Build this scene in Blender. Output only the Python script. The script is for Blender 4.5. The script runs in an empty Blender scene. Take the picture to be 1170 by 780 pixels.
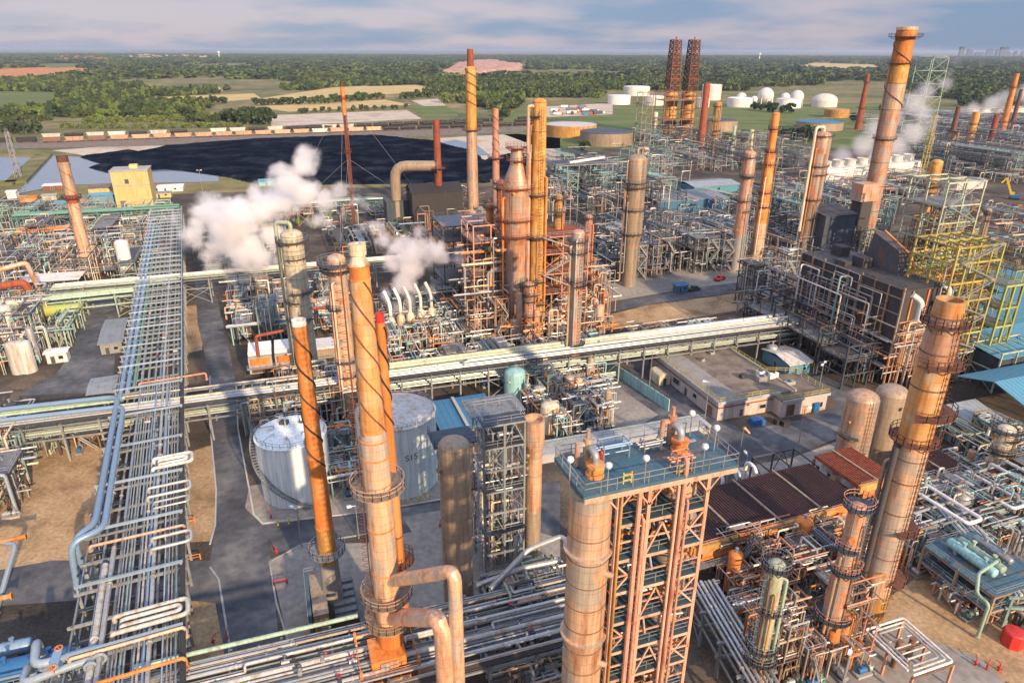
import bpy, math, random
from mathutils import Vector, Matrix, noise
RN = random.Random(11)
SC = bpy.context.scene
COL = SC.collection
rad = math.radians
# ------------------------------------------------------------------ survey: camera and sight lines
FOC, CAMH, ROLL = 790.0, 80.0, 0.0034
PIT = math.atan2(333, 790)

def ray(u, v):
    x = (u - 585) / FOC; y = -(v - 390) / FOC
    c, s = math.cos(ROLL), math.sin(ROLL)
    x, y = x * c - y * s, y * c + x * s
    return x, math.cos(PIT) + y * math.sin(PIT), -math.sin(PIT) + y * math.cos(PIT)

def G(u, v, z=0.0):
    d = ray(u, v); t = (z - CAMH) / d[2]
    return Vector((d[0] * t, d[1] * t, z))

def proj(X, Y, Z):
    dz = Z - CAMH
    a = Y * math.cos(PIT) - dz * math.sin(PIT); b = Y * math.sin(PIT) + dz * math.cos(PIT)
    x = X / a; y = b / a
    c, s = math.cos(ROLL), math.sin(ROLL)
    x, y = x * c + y * s, y * c - x * s
    return 585 + x * FOC, 390 - y * FOC, a

def hgt(X, Y, v):
    lo, hi = -5.0, 300.0
    for _ in range(50):
        m = (lo + hi) / 2
        if proj(X, Y, m)[1] > v: lo = m
        else: hi = m
    return lo

def mpp(X, Y, Z): return proj(X, Y, Z)[2] / FOC

TH = rad(19)
AX = Vector((math.cos(TH), math.sin(TH), 0)); BX = Vector((-math.sin(TH), math.cos(TH), 0)); ZX = Vector((0, 0, 1))

# ------------------------------------------------------------------ mesh builder
class MB:
    def __init__(s): s.v = []; s.f = []; s.mi = []; s.m = 0
    def add(s, vs, fs):
        o = len(s.v); s.v += [tuple(p) for p in vs]
        s.f += [tuple(i + o for i in f) for f in fs]; s.mi += [s.m] * len(fs); return s
    def box(s, cx, cy, cz, sx, sy, sz, rz=0.0):
        c, n = math.cos(rz), math.sin(rz); vs = []
        for z in (-.5, .5):
            for x, y in ((-.5, -.5), (.5, -.5), (.5, .5), (-.5, .5)):
                X, Y = x * sx, y * sy
                vs.append((cx + X * c - Y * n, cy + X * n + Y * c, cz + z * sz))
        s.add(vs, [(0, 3, 2, 1), (4, 5, 6, 7), (0, 1, 5, 4), (1, 2, 6, 5), (2, 3, 7, 6), (3, 0, 4, 7)]); return s
    def bar(s, p, q, w, h=None):
        p, q = Vector(p), Vector(q); h = h or w; d = q - p
        if d.length < 1e-6: return s
        d.normalize(); up = ZX if abs(d.z) < .95 else Vector((0, 1, 0))
        a = d.cross(up).normalized() * (w / 2); b = a.cross(d).normalized() * (h / 2)
        vs = [p - a - b, p + a - b, p + a + b, p - a + b, q - a - b, q + a - b, q + a + b, q - a + b]
        s.add(vs, [(0, 1, 2, 3), (7, 6, 5, 4), (0, 4, 5, 1), (1, 5, 6, 2), (2, 6, 7, 3), (3, 7, 4, 0)]); return s
    def tube(s, pts, r, n=8, cap=True):
        pts = [Vector(p) for p in pts]; k = len(pts)
        if k < 2: return s
        rr = r if isinstance(r, (list, tuple)) else [r] * k
        t0 = (pts[1] - pts[0]).normalized()
        up = ZX if abs(t0.z) < .9 else Vector((1, 0, 0))
        a = t0.cross(up).normalized(); vs = []
        for i in range(k):
            if i == 0: t = t0
            elif i == k - 1: t = (pts[i] - pts[i - 1]).normalized()
            else:
                t = (pts[i + 1] - pts[i]).normalized() + (pts[i] - pts[i - 1]).normalized()
                t = t.normalized() if t.length > 1e-6 else t0
            a = (a - t * a.dot(t)); a = a.normalized() if a.length > 1e-6 else t.orthogonal().normalized()
            b = t.cross(a)
            for j in range(n):
                an = 2 * math.pi * j / n
                vs.append(pts[i] + (a * math.cos(an) + b * math.sin(an)) * rr[i])
        fs = [(i * n + j, i * n + (j + 1) % n, (i + 1) * n + (j + 1) % n, (i + 1) * n + j) for i in range(k - 1) for j in range(n)]
        if cap: fs += [tuple(range(n - 1, -1, -1)), tuple((k - 1) * n + j for j in range(n))]
        s.add(vs, fs); return s
    def lathe(s, prof, n=20, cx=0.0, cy=0.0):
        vs, fs = [], []; k = len(prof)
        for r, z in prof:
            for j in range(n):
                a = 2 * math.pi * j / n; vs.append((cx + r * math.cos(a), cy + r * math.sin(a), z))
        for i in range(k - 1):
            for j in range(n): fs.append((i * n + j, i * n + (j + 1) % n, (i + 1) * n + (j + 1) % n, (i + 1) * n + j))
        if prof[0][0] > .001: fs.append(tuple(range(n - 1, -1, -1)))
        if prof[-1][0] > .001: fs.append(tuple((k - 1) * n + j for j in range(n)))
        s.add(vs, fs); return s
    def cyl(s, cx, cy, z0, z1, r, n=14): return s.lathe([(r, z0), (r, z1)], n, cx, cy)
    def arcplate(s, r0, r1, z0, z1, a0, a1, n=18, cx=0.0, cy=0.0):
        vs, fs = [], []
        for i in range(n + 1):
            a = a0 + (a1 - a0) * i / n; c, q = math.cos(a), math.sin(a)
            for r, z in ((r0, z0), (r1, z0), (r1, z1), (r0, z1)): vs.append((cx + r * c, cy + r * q, z))
        for i in range(n):
            b = i * 4
            for e in range(4): fs.append((b + e, b + (e + 1) % 4, b + 4 + (e + 1) % 4, b + 4 + e))
        fs += [(3, 2, 1, 0), (n * 4, n * 4 + 1, n * 4 + 2, n * 4 + 3)]
        s.add(vs, fs); return s
    def rail(s, pts, h=1.1, step=2.0, w=.06, closed=False):
        pts = [Vector(p) for p in pts]
        if closed: pts = pts + [pts[0]]
        for p, q in zip(pts, pts[1:]):
            L = (q - p).length; k = max(1, int(L / step))
            for zz in (h, h * .55): s.bar(p + ZX * zz, q + ZX * zz, w)
            for i in range(k + 1):
                c = p.lerp(q, i / k); s.bar(c, c + ZX * h, w)
        return s
    def prism(s, poly, z0, z1):
        n = len(poly)
        vs = [(p[0], p[1], z0) for p in poly] + [(p[0], p[1], z1) for p in poly]
        s.add(vs, [tuple(range(n - 1, -1, -1)), tuple(range(n, 2 * n))] + [(i, (i + 1) % n, n + (i + 1) % n, n + i) for i in range(n)]); return s
    def mesh(s, name, mats, smooth=True):
        me = bpy.data.meshes.new(name); me.from_pydata(s.v, [], s.f)
        for m in (mats if isinstance(mats, (list, tuple)) else [mats]): me.materials.append(m)
        if s.m: me.polygons.foreach_set('material_index', s.mi)
        if smooth:
            me.polygons.foreach_set('use_smooth', [True] * len(me.polygons)); me.set_sharp_from_angle(angle=rad(38))
        me.update(); return me
    def build(s, name, mats, parent=None, loc=(0, 0, 0), rz=0.0, smooth=True):
        return put(name, s.mesh(name, mats, smooth), parent, loc, rz)

def put(name, me, parent=None, loc=(0, 0, 0), rz=0.0):
    o = bpy.data.objects.new(name, me); COL.objects.link(o)
    o.location = loc; o.rotation_euler = (0, 0, rz)
    if parent is not None:
        o.parent = parent; KIDS.setdefault(parent.name, []).append(o)
    return o

KIDS = {}
USED = {}
def tag(o, label, cat, group=None, kind='thing'):
    label = ' '.join(label.split())
    if len(label.split()) > 15: label = label.replace(' steel frame', ' frame').replace('middling ', '').replace(' lying in', ' in').replace('pale green', 'green').replace('aqua grey', 'aqua').replace(' upright drum', ' drum').replace('off white', 'white')
    o['label'] = label; o['category'] = cat; o['kind'] = kind
    if group: o['group'] = group
    USED.setdefault(label, []).append(o)
    return o

def thing(name, label, cat, loc=(0, 0, 0), rz=0.0, group=None):
    o = bpy.data.objects.new(name, None); COL.objects.link(o); o.empty_display_size = .1
    o.location = loc; o.rotation_euler = (0, 0, rz)
    return tag(o, label, cat, group)

def struct(name, mb, m, label, cat, kind='structure', smooth=False):
    o = mb.build(name, m, smooth=smooth); return tag(o, label, cat, kind=kind)

def copy_tree(o, parent=None):
    c = o.copy(); COL.objects.link(c)
    if parent is not None: c.parent = parent
    for ch in KIDS.get(o.name, []): copy_tree(ch, c)
    return c

def fillet(pts, r=.6, k=3):
    pts = [Vector(p) for p in pts]; out = [pts[0]]
    for a, b, c in zip(pts, pts[1:], pts[2:]):
        d1 = a - b; d2 = c - b
        q = min(r, d1.length * .45, d2.length * .45)
        if q < 1e-4: out.append(b); continue
        p0 = b + d1.normalized() * q; p1 = b + d2.normalized() * q
        for i in range(k + 1):
            t = i / k; out.append(p0 * (1 - t) ** 2 + b * 2 * t * (1 - t) + p1 * t * t)
    out.append(pts[-1]); return out

# ------------------------------------------------------------------ materials
MATS = {}
def mat(name, col, col2=None, amt=.5, rough=.6, metal=0.0, streak=4.0, scale=.35, vary=.12, bump=0.0, col3=None, amt3=.3, seam=0):
    """weathered paint or metal: blotches and run-down streaks of col2 over col, a little difference from object to object"""
    m = bpy.data.materials.new(name); m.use_nodes = True; nt = m.node_tree; nd, lk = nt.nodes, nt.links
    b = nd['Principled BSDF']; b.inputs['Roughness'].default_value = rough; b.inputs['Metallic'].default_value = metal
    tc = nd.new('ShaderNodeTexCoord'); oi = nd.new('ShaderNodeObjectInfo')
    ad = nd.new('ShaderNodeVectorMath'); ad.operation = 'ADD'
    sc = nd.new('ShaderNodeVectorMath'); sc.operation = 'SCALE'; sc.inputs[0].default_value = (37, 51, 23)
    lk.new(oi.outputs['Random'], sc.inputs['Scale']); lk.new(tc.outputs['Object'], ad.inputs[0]); lk.new(sc.outputs[0], ad.inputs[1])
    mp = nd.new('ShaderNodeMapping'); mp.inputs['Scale'].default_value = (1, 1, 1 / streak); lk.new(ad.outputs[0], mp.inputs[0])
    n1 = nd.new('ShaderNodeTexNoise'); n1.inputs['Scale'].default_value = scale * 2; n1.inputs['Detail'].default_value = 7; n1.inputs['Roughness'].default_value = .68
    lk.new(mp.outputs[0], n1.inputs['Vector'])
    r1 = nd.new('ShaderNodeMapRange'); r1.inputs[1].default_value = .62 - .35 * amt; r1.inputs[2].default_value = .72 - .1 * amt
    lk.new(n1.outputs['Fac'], r1.inputs[0])
    mx = nd.new('ShaderNodeMix'); mx.data_type = 'RGBA'
    mx.inputs['A'].default_value = (*col, 1); mx.inputs['B'].default_value = (*(col2 or [c * .6 for c in col]), 1)
    lk.new(r1.outputs[0], mx.inputs['Factor']); out = mx.outputs['Result']
    if col3:
        n3 = nd.new('ShaderNodeTexNoise'); n3.inputs['Scale'].default_value = scale * .6; n3.inputs['Detail'].default_value = 5; lk.new(ad.outputs[0], n3.inputs['Vector'])
        r3 = nd.new('ShaderNodeMapRange'); r3.inputs[1].default_value = .62 - .3 * amt3; r3.inputs[2].default_value = .68 - .15 * amt3; lk.new(n3.outputs['Fac'], r3.inputs[0])
        m3 = nd.new('ShaderNodeMix'); m3.data_type = 'RGBA'; m3.inputs['B'].default_value = (*col3, 1)
        lk.new(out, m3.inputs['A']); lk.new(r3.outputs[0], m3.inputs['Factor']); out = m3.outputs['Result']
    n2 = nd.new('ShaderNodeTexNoise'); n2.inputs['Scale'].default_value = 3.1; n2.inputs['Detail'].default_value = 4; 
    if streak > 4:
        mp2 = nd.new('ShaderNodeMapping'); mp2.inputs['Scale'].default_value = (1, 1, 1 / (streak * 2)); lk.new(ad.outputs[0], mp2.inputs[0]); lk.new(mp2.outputs[0], n2.inputs['Vector']); n2.inputs['Scale'].default_value = 2.2; n2.inputs['Roughness'].default_value = .7
    else: lk.new(ad.outputs[0], n2.inputs['Vector'])
    hs = nd.new('ShaderNodeHueSaturation')
    v1 = nd.new('ShaderNodeMapRange'); v1.inputs[3].default_value = .9 if streak <= 4 else .68; v1.inputs[4].default_value = 1.1 if streak <= 4 else 1.16; v1.inputs[1].default_value = .3; v1.inputs[2].default_value = .7; lk.new(n2.outputs['Fac'], v1.inputs[0])
    v2 = nd.new('ShaderNodeMapRange'); v2.inputs[3].default_value = 1 - vary * 2; v2.inputs[4].default_value = 1 + vary; lk.new(oi.outputs['Random'], v2.inputs[0])
    mu = nd.new('ShaderNodeMath'); mu.operation = 'MULTIPLY'; lk.new(v1.outputs[0], mu.inputs[0]); lk.new(v2.outputs[0], mu.inputs[1])
    if seam:   # lapped sheet joints of an insulation jacket
        sp = nd.new('ShaderNodeSeparateXYZ'); lk.new(tc.outputs['Object'], sp.inputs[0])
        def q_(op, a_, b_=None):
            k = nd.new('ShaderNodeMath'); k.operation = op
            for i, s_ in enumerate((a_, b_)):
                if s_ is None: continue
                if isinstance(s_, (int, float)): k.inputs[i].default_value = s_
                else: lk.new(s_, k.inputs[i])
            return k.outputs[0]
        zl = q_('LESS_THAN', q_('FRACT', q_('MULTIPLY', sp.outputs['Z'], .8)), .06)
        al = q_('LESS_THAN', q_('FRACT', q_('MULTIPLY', q_('ARCTAN2', sp.outputs['Y'], sp.outputs['X']), seam / 6.2832)), .045)
        dk = q_('SUBTRACT', 1.0, q_('MULTIPLY', q_('MAXIMUM', zl, al), .28)); mu2 = nd.new('ShaderNodeMath'); mu2.operation = 'MULTIPLY'; lk.new(mu.outputs[0], mu2.inputs[0]); lk.new(dk, mu2.inputs[1]); mu = mu2
    lk.new(mu.outputs[0], hs.inputs['Value']); lk.new(out, hs.inputs['Color']); lk.new(hs.outputs[0], b.inputs['Base Color'])
    if bump:
        bp = nd.new('ShaderNodeBump'); bp.inputs['Strength'].default_value = bump; bp.inputs['Distance'].default_value = .1
        lk.new(n1.outputs['Fac'], bp.inputs['Height']); lk.new(bp.outputs[0], b.inputs['Normal'])
    MATS[name] = m; return m

RUST = (.23, .075, .022)
mat('tan jacket', (.70, .44, .28), (.36, .15, .07), .36, .45, .25, 7, .5, col3=(.47, .39, .32), seam=12, amt3=.5)
mat('pink jacket', (.68, .37, .23), (.36, .14, .07), .4, .45, .2, 6, .5, col3=(.50, .41, .34), seam=10, amt3=.5)
mat('cream jacket', (.70, .62, .45), (.40, .24, .10), .3, .5, .1, 8, .5, seam=10)
mat('orange rust', (.66, .22, .045), (.36, .11, .03), .3, .7, 0, 7, .4, col3=(.66, .30, .10))
mat('apricot', (.72, .38, .15), (.56, .20, .045), .42, .5, .1, 9, .5, col3=(.68, .46, .26), amt3=.4, seam=12)
mat('gold rust', (.56, .29, .07), (.36, .13, .03), .4, .65, .1, 5, .5, col3=(.58, .36, .12))
mat('red rust', (.30, .075, .035), (.15, .04, .02), .5, .8, 0, 4, .5)
mat('brown rust', (.15, .065, .04), (.07, .03, .025), .5, .8, 0, 4, .6)
mat('dark deck rust', (.045, .02, .022), (.09, .03, .02), .3, .8, 0, 1, .3)
mat('dun jacket', (.37, .29, .21), (.27, .18, .11), .35, .55, .15, 7, .4, seam=12)
mat('galvanised', (.40, .42, .43), (.30, .26, .22), .3, .45, .45, 3, .5)
mat('silver pipe', (.46, .48, .48), (.36, .31, .25), .35, .35, .45, 1, .5)
mat('white paint', (.78, .78, .76), (.52, .44, .36), .22, .45, 0, 6, .3)
mat('weathered white', (.60, .60, .57), (.38, .28, .18), .4, .55, 0, 8, .4)
mat('tank white', (.72, .78, .77), (.42, .40, .36), .18, .5, 0, 9, .15)
mat('tank aqua', (.70, .82, .81), (.35, .48, .50), .15, .5, 0, 9, .15)
mat('aqua paint', (.28, .52, .52), (.2, .34, .32), .25, .5, 0, 6, .3)
mat('tank blue', (.10, .33, .42), (.2, .4, .45), .3, .5, 0, 4, .3)
mat('pale green', (.40, .46, .34), (.28, .25, .15), .45, .55, 0, 4, .5)
mat('mint', (.34, .47, .37), (.22, .24, .16), .35, .55, 0, 3, .5)
mat('lime frame', (.30, .37, .10), (.38, .34, .08), .5, .6, 0, 3, .2)
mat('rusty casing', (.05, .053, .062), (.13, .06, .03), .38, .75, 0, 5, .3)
mat('yellow frame', (.40, .37, .09), (.30, .16, .05), .45, .6, 0, 3, .3)
mat('yellow wall', (.62, .48, .20), (.50, .36, .15), .3, .7, 0, 5, .2)
mat('safety yellow', (.70, .48, .03), (.5, .3, .03), .2, .5)
mat('blue pipe', (.19, .30, .43), (.20, .26, .32), .3, .42, .15, 1, .4)
mat('pale blue pipe', (.32, .40, .46), (.30, .36, .38), .3, .4, .3, 1, .4)
mat('green pipe', (.10, .26, .20), (.16, .30, .26), .4, .5, 0, 1, .4)
mat('blue deck', (.04, .12, .175), (.10, .14, .155), .5, .75, 0, 1, .6, col3=(.16, .13, .10), amt3=.15)
mat('dark blue deck', (.03, .075, .11), (.06, .09, .10), .4, .7, 0, 1, .3)
mat('blue roof', (.035, .15, .27), (.06, .16, .24), .35, .6, 0, 1, .2)
mat('sky roof', (.10, .30, .42), (.14, .28, .36), .35, .55, .1, 1, .2)
mat('grey roof', (.30, .34, .36), (.22, .23, .24), .35, .55, .2, 1, .2)
mat('blue box', (.02, .13, .33), (.03, .10, .2), .3, .5)
mat('grating', (.19, .21, .225), (.10, .08, .07), .35, .75, .2, 1, .6)
mat('dark steel', (.062, .066, .072), (.09, .05, .035), .4, .65, .1, 3, .5)
mat('black steel', (.022, .024, .028), (.05, .03, .02), .35, .7, 0, 3, .5)
mat('slate wall', (.055, .075, .105), (.04, .045, .05), .4, .65, .1, 5, .3)
mat('steel frame', (.24, .27, .285), (.20, .12, .08), .3, .55, .2, 3, .5)
mat('aqua frame', (.17, .30, .30), (.14, .14, .10), .35, .6, 0, 3, .5)
mat('pink frame', (.50, .26, .18), (.30, .10, .06), .35, .65, 0, 3, .5)
mat('salmon frame', (.60, .37, .27), (.36, .15, .09), .3, .6, 0, 3, .5)
mat('brown frame', (.22, .13, .09), (.12, .06, .04), .4, .7, 0, 3, .5)
mat('red paint', (.50, .03, .025), (.3, .03, .02), .3, .5)
mat('concrete', (.34, .325, .30), (.22, .21, .20), .45, .85, 0, 1, .12)
mat('pale concrete', (.42, .43, .42), (.28, .28, .28), .4, .85, 0, 1, .1)
mat('roof gravel', (.20, .165, .13), (.09, .075, .065), .6, .95, 0, 1, .12)
mat('pink wall', (.60, .52, .48), (.48, .38, .33), .3, .8, 0, 6, .3)
mat('brick red', (.25, .09, .06), (.18, .07, .05), .4, .85)
mat('motor green', (.06, .17, .13), (.05, .08, .07), .4, .5)
mat('glass dark', (.02, .03, .035), None, .2, .1)
mat('rubber', (.015, .015, .016), None, .2, .8)
mat('lamp head', (.75, .78, .80), None, .1, .3)
M = MATS
HAZE, SUNE, SKYS, EXPO = .00005, 4.8, .15, .6
CLD_A, CLD_B, ZEN = (.75, 1.15, 2.0), (2.2, 1.85, 2.25), 2.7
# ------------------------------------------------------------------ ground, roads, water
def ground_mat(name, cols, sc, rough=.95, fine=2.0, amtf=.35, spec=.3, rows=0):
    m = bpy.data.materials.new(name); m.use_nodes = True; nd, lk = m.node_tree.nodes, m.node_tree.links
    b = nd['Principled BSDF']; b.inputs['Roughness'].default_value = rough; b.inputs['Specular IOR Level'].default_value = spec
    tc = nd.new('ShaderNodeTexCoord'); n1 = nd.new('ShaderNodeTexNoise'); n1.inputs['Scale'].default_value = sc; n1.inputs['Detail'].default_value = 9; n1.inputs['Roughness'].default_value = .65
    mp = nd.new('ShaderNodeMapping'); mp.inputs['Scale'].default_value = (1, 1, 1) if not rows else (.12, 1, 1); mp.inputs['Rotation'].default_value = (0, 0, rows); lk.new(tc.outputs['Object'], mp.inputs[0]); lk.new(mp.outputs[0], n1.inputs['Vector'])
    r = nd.new('ShaderNodeValToRGB'); e = r.color_ramp.elements
    for i, c in enumerate(cols):
        p = .36 + .28 * i / max(1, len(cols) - 1)
        if i < 2: e[i].position = p; e[i].color = (*c, 1)
        else: q = e.new(p); q.color = (*c, 1)
    lk.new(n1.outputs['Fac'], r.inputs[0])
    n2 = nd.new('ShaderNodeTexNoise'); n2.inputs['Scale'].default_value = fine; n2.inputs['Detail'].default_value = 6; lk.new(mp.outputs[0], n2.inputs['Vector'])
    v = nd.new('ShaderNodeMapRange'); v.inputs[1].default_value = .3; v.inputs[2].default_value = .7; v.inputs[3].default_value = 1 - amtf; v.inputs[4].default_value = 1 + amtf; lk.new(n2.outputs['Fac'], v.inputs[0])
    h = nd.new('ShaderNodeHueSaturation'); lk.new(v.outputs[0], h.inputs['Value']); lk.new(r.outputs[0], h.inputs['Color']); lk.new(h.outputs[0], b.inputs['Base Color'])
    MATS[name] = m; return m

ground_mat('plant ground', [(.035, .031, .028), (.07, .06, .05), (.15, .115, .08)], .05)  # made very dark to deepen the shade in the gaps between units
ground_mat('far land', [(.08, .095, .03), (.15, .145, .055), (.25, .19, .09)], .006, fine=.05)
ground_mat('asphalt', [(.055, .06, .072), (.088, .094, .106), (.155, .158, .162)], .09, .85, .55, .25)
ground_mat('slab', [(.19, .18, .165), (.25, .235, .21), (.30, .28, .25)], .06, .9, .9, .2)
ground_mat('dirt', [(.22, .145, .08), (.36, .245, .135), (.44, .32, .19)], .12, .95, 1.6, .25)
ground_mat('meadow', [(.075, .12, .03), (.11, .145, .04), (.155, .165, .06)], .03, .95, .3, .3, rows=.15)
ground_mat('stubble', [(.42, .31, .13), (.50, .38, .17), (.45, .34, .15)], .03, .95, .25, .25, rows=.1)
ground_mat('ploughed', [(.45, .17, .055), (.50, .21, .08), (.40, .18, .06)], .03, .95, .2, .25, rows=.3)
ground_mat('pale dirt', [(.42, .35, .27), (.50, .44, .36), (.36, .28, .2)], .02, .95, .2, .15)
ground_mat('coke black', [(.0025, .0045, .012), (.006, .010, .021), (.026, .031, .042)], .045, .95, .5, .6, 0)
ground_mat('quarry', [(.36, .17, .12), (.46, .26, .19), (.54, .37, .3)], .03, .95, .1, .2)
ground_mat('ballast', [(.14, .12, .10), (.20, .17, .14), (.1, .09, .08)], .1)
wm = bpy.data.materials.new('pond water'); wm.use_nodes = True
wb = wm.node_tree.nodes['Principled BSDF']; wb.inputs['Base Color'].default_value = (.16, .22, .27, 1); wb.inputs['Roughness'].default_value = .12
_n = wm.node_tree.nodes.new('ShaderNodeTexNoise'); _n.inputs['Scale'].default_value = .4; _b = wm.node_tree.nodes.new('ShaderNodeBump'); _b.inputs['Strength'].default_value = .08
wm.node_tree.links.new(_n.outputs['Fac'], _b.inputs['Height']); wm.node_tree.links.new(_b.outputs[0], wb.inputs['Normal'])
MATS['pond water'] = wm

def sheet(name, pix, m, z, label, cat, kind='structure', n=1):
    mb = MB(); mb.add([(*G(u, v).xy, z) for u, v in pix], [tuple(range(len(pix)))[::-1]])
    o = mb.build(name, M[m], smooth=False)
    me = o.data
    if me.polygons[0].normal.z < 0: me.flip_normals()
    return tag(o, label, cat, kind=kind)

mb = MB(); mb.add([(-40000, -500, 0), (40000, -500, 0), (40000, 60000, 0), (-40000, 60000, 0)], [(0, 1, 2, 3)])
struct('ground', mb, M['far land'], 'flat open land stretching to the horizon', 'ground')
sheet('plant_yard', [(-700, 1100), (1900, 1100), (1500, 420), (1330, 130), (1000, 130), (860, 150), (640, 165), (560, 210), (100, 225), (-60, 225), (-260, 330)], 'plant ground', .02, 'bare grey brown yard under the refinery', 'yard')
Z1, Z2, Z3 = .04, .06, .08
ROADS = [
 ('main_road', [(222, 318), (243, 318), (262, 400), (270, 440), (272, 490), (288, 580), (306, 610), (312, 660), (322, 770), (330, 800), (262, 800), (255, 735), (248, 700), (240, 650), (246, 600), (247, 560), (240, 485), (240, 430), (226, 370)], 'asphalt', Z2, 'dark asphalt road running past the long pipe rack', 'road'),
 ('cross_road', [(300, 600), (420, 586), (520, 571), (640, 548), (640, 612), (560, 607), (420, 610), (312, 632)], 'asphalt', Z1, 'asphalt road passing in front of the white tanks', 'road'),
 ('service_road', [(-60, 662), (60, 640), (118, 640), (240, 640), (246, 602), (256, 690), (200, 684), (110, 684), (0, 692), (-60, 700)], 'asphalt', Z1 + .015, 'asphalt lane crossing beneath the long pipe rack', 'road'),
 ('yard_road', [(98, 340), (140, 340), (132, 400), (128, 448), (20, 452), (62, 430), (84, 400)], 'asphalt', Z1, 'dark asphalt lane beside the grey roofed trailers', 'road'),
 ('back_road', [(640, 366), (720, 343), (800, 328), (850, 322), (850, 333), (740, 348), (680, 360)], 'asphalt', Z2, 'asphalt road behind the bare dirt plot', 'road'),
 ('building_road', [(690, 430), (735, 412), (800, 468), (850, 492), (930, 476), (960, 462), (900, 420), (915, 412), (990, 455), (985, 490), (905, 520), (840, 532), (760, 500)], 'asphalt', Z2, 'patched asphalt around the pink walled building', 'road'),
]
for a in ROADS: sheet(*a)
def kerb(pix, lab):
    mb = MB(); P = [G(u, v) for u, v in pix]
    for p, q in zip(P, P[1:]): mb.bar(p + ZX * .07, q + ZX * .07, .3, .2)
    tag(mb.build('kerb', M['pale concrete'], smooth=False), lab, 'kerb', kind='structure')
kerb([(240, 430), (240, 485), (247, 560), (246, 600), (240, 622)], 'concrete kerb along the west side of the main road')
kerb([(270, 440), (272, 490), (285, 560), (290, 588), (300, 598), (420, 585), (525, 567)], 'curving concrete kerb round the white tanks')
kerb([(240, 648), (250, 662), (262, 735), (262, 770)], 'concrete kerb of the dirt corner')
kerb([(330, 735), (316, 690), (308, 642), (345, 622), (420, 610)], 'concrete kerb round the orange stack pad')
DIRT = [
 ('dirt_patch', [(-60, 505), (70, 500), (128, 515), (120, 560), (108, 640), (-60, 664)], 'dirt', Z1, 'bare tan ground west of the long pipe rack', 'dirt'),
 ('dirt_patch', [(205, 520), (243, 508), (247, 560), (246, 600), (240, 618), (205, 620)], 'dirt', Z1 + .01, 'narrow strip of tan dirt beside the main road', 'dirt'),
 ('dirt_patch', [(204, 655), (240, 645), (252, 662), (262, 735), (262, 760), (204, 775)], 'dirt', Z1 + .01, 'tan dirt corner between the rack and the main road', 'dirt'),
 ('dirt_patch', [(204, 352), (224, 348), (232, 380), (231, 400), (208, 405)], 'dirt', Z1 + .01, 'small round dirt patch beside the far main road', 'dirt'),
 ('dirt_plot', [(668, 366), (740, 349), (850, 334), (860, 352), (800, 362), (690, 378)], 'dirt', Z1 + .01, 'bare brown plot between the rack and the back road', 'dirt'),
 ('dirt_patch', [(990, 700), (1075, 640), (1230, 700), (1230, 800), (1080, 760)], 'dirt', Z1, 'oily brown ground below the blue deck structure', 'dirt'),
 ('dirt_patch', [(420, 255), (470, 250), (530, 270), (520, 285), (430, 290)], 'dirt', Z1, 'brown dirt patch near the red guyed mast', 'dirt'),
]
for a in DIRT: sheet(*a)
SLABS = [
 ('concrete_pad', [(308, 640), (345, 622), (420, 620), (500, 600), (520, 700), (440, 720), (330, 735)], 'slab', Z3, 'concrete pad around the orange stack', 'concrete pad'),
 ('concrete_pad', [(460, 590), (520, 580), (640, 615), (640, 680), (520, 690)], 'slab', Z1 + .01, 'concrete pad under the brown drums', 'concrete pad'),
 ('concrete_pad', [(280, 580), (285, 555), (420, 535), (520, 520), (525, 568), (420, 585), (300, 600)], 'slab', Z3, 'concrete kerbed pad under the white tanks', 'concrete pad'),
 ('concrete_pad', [(640, 440), (688, 430), (752, 474), (700, 505), (640, 492)], 'slab', Z3, 'worn tan pad inside the blue wall', 'concrete pad'),
 ('concrete_apron', [(836, 536), (905, 523), (990, 492), (1000, 530), (930, 560), (850, 570)], 'slab', Z2 + .01, 'pale concrete apron before the twin silos', 'concrete pad'),
 ('concrete_apron', [(670, 330), (800, 302), (850, 300), (850, 322), (760, 334), (690, 346)], 'slab', Z1, 'pale paving before the row of exchangers', 'concrete pad'),
 ('concrete_apron', [(880, 800), (960, 735), (1020, 715), (1120, 752), (1200, 830)], 'slab', Z2 + .01, 'grey concrete yard at the corner by the pipe table', 'concrete pad'),
]
for a in SLABS: sheet(*a)
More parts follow.
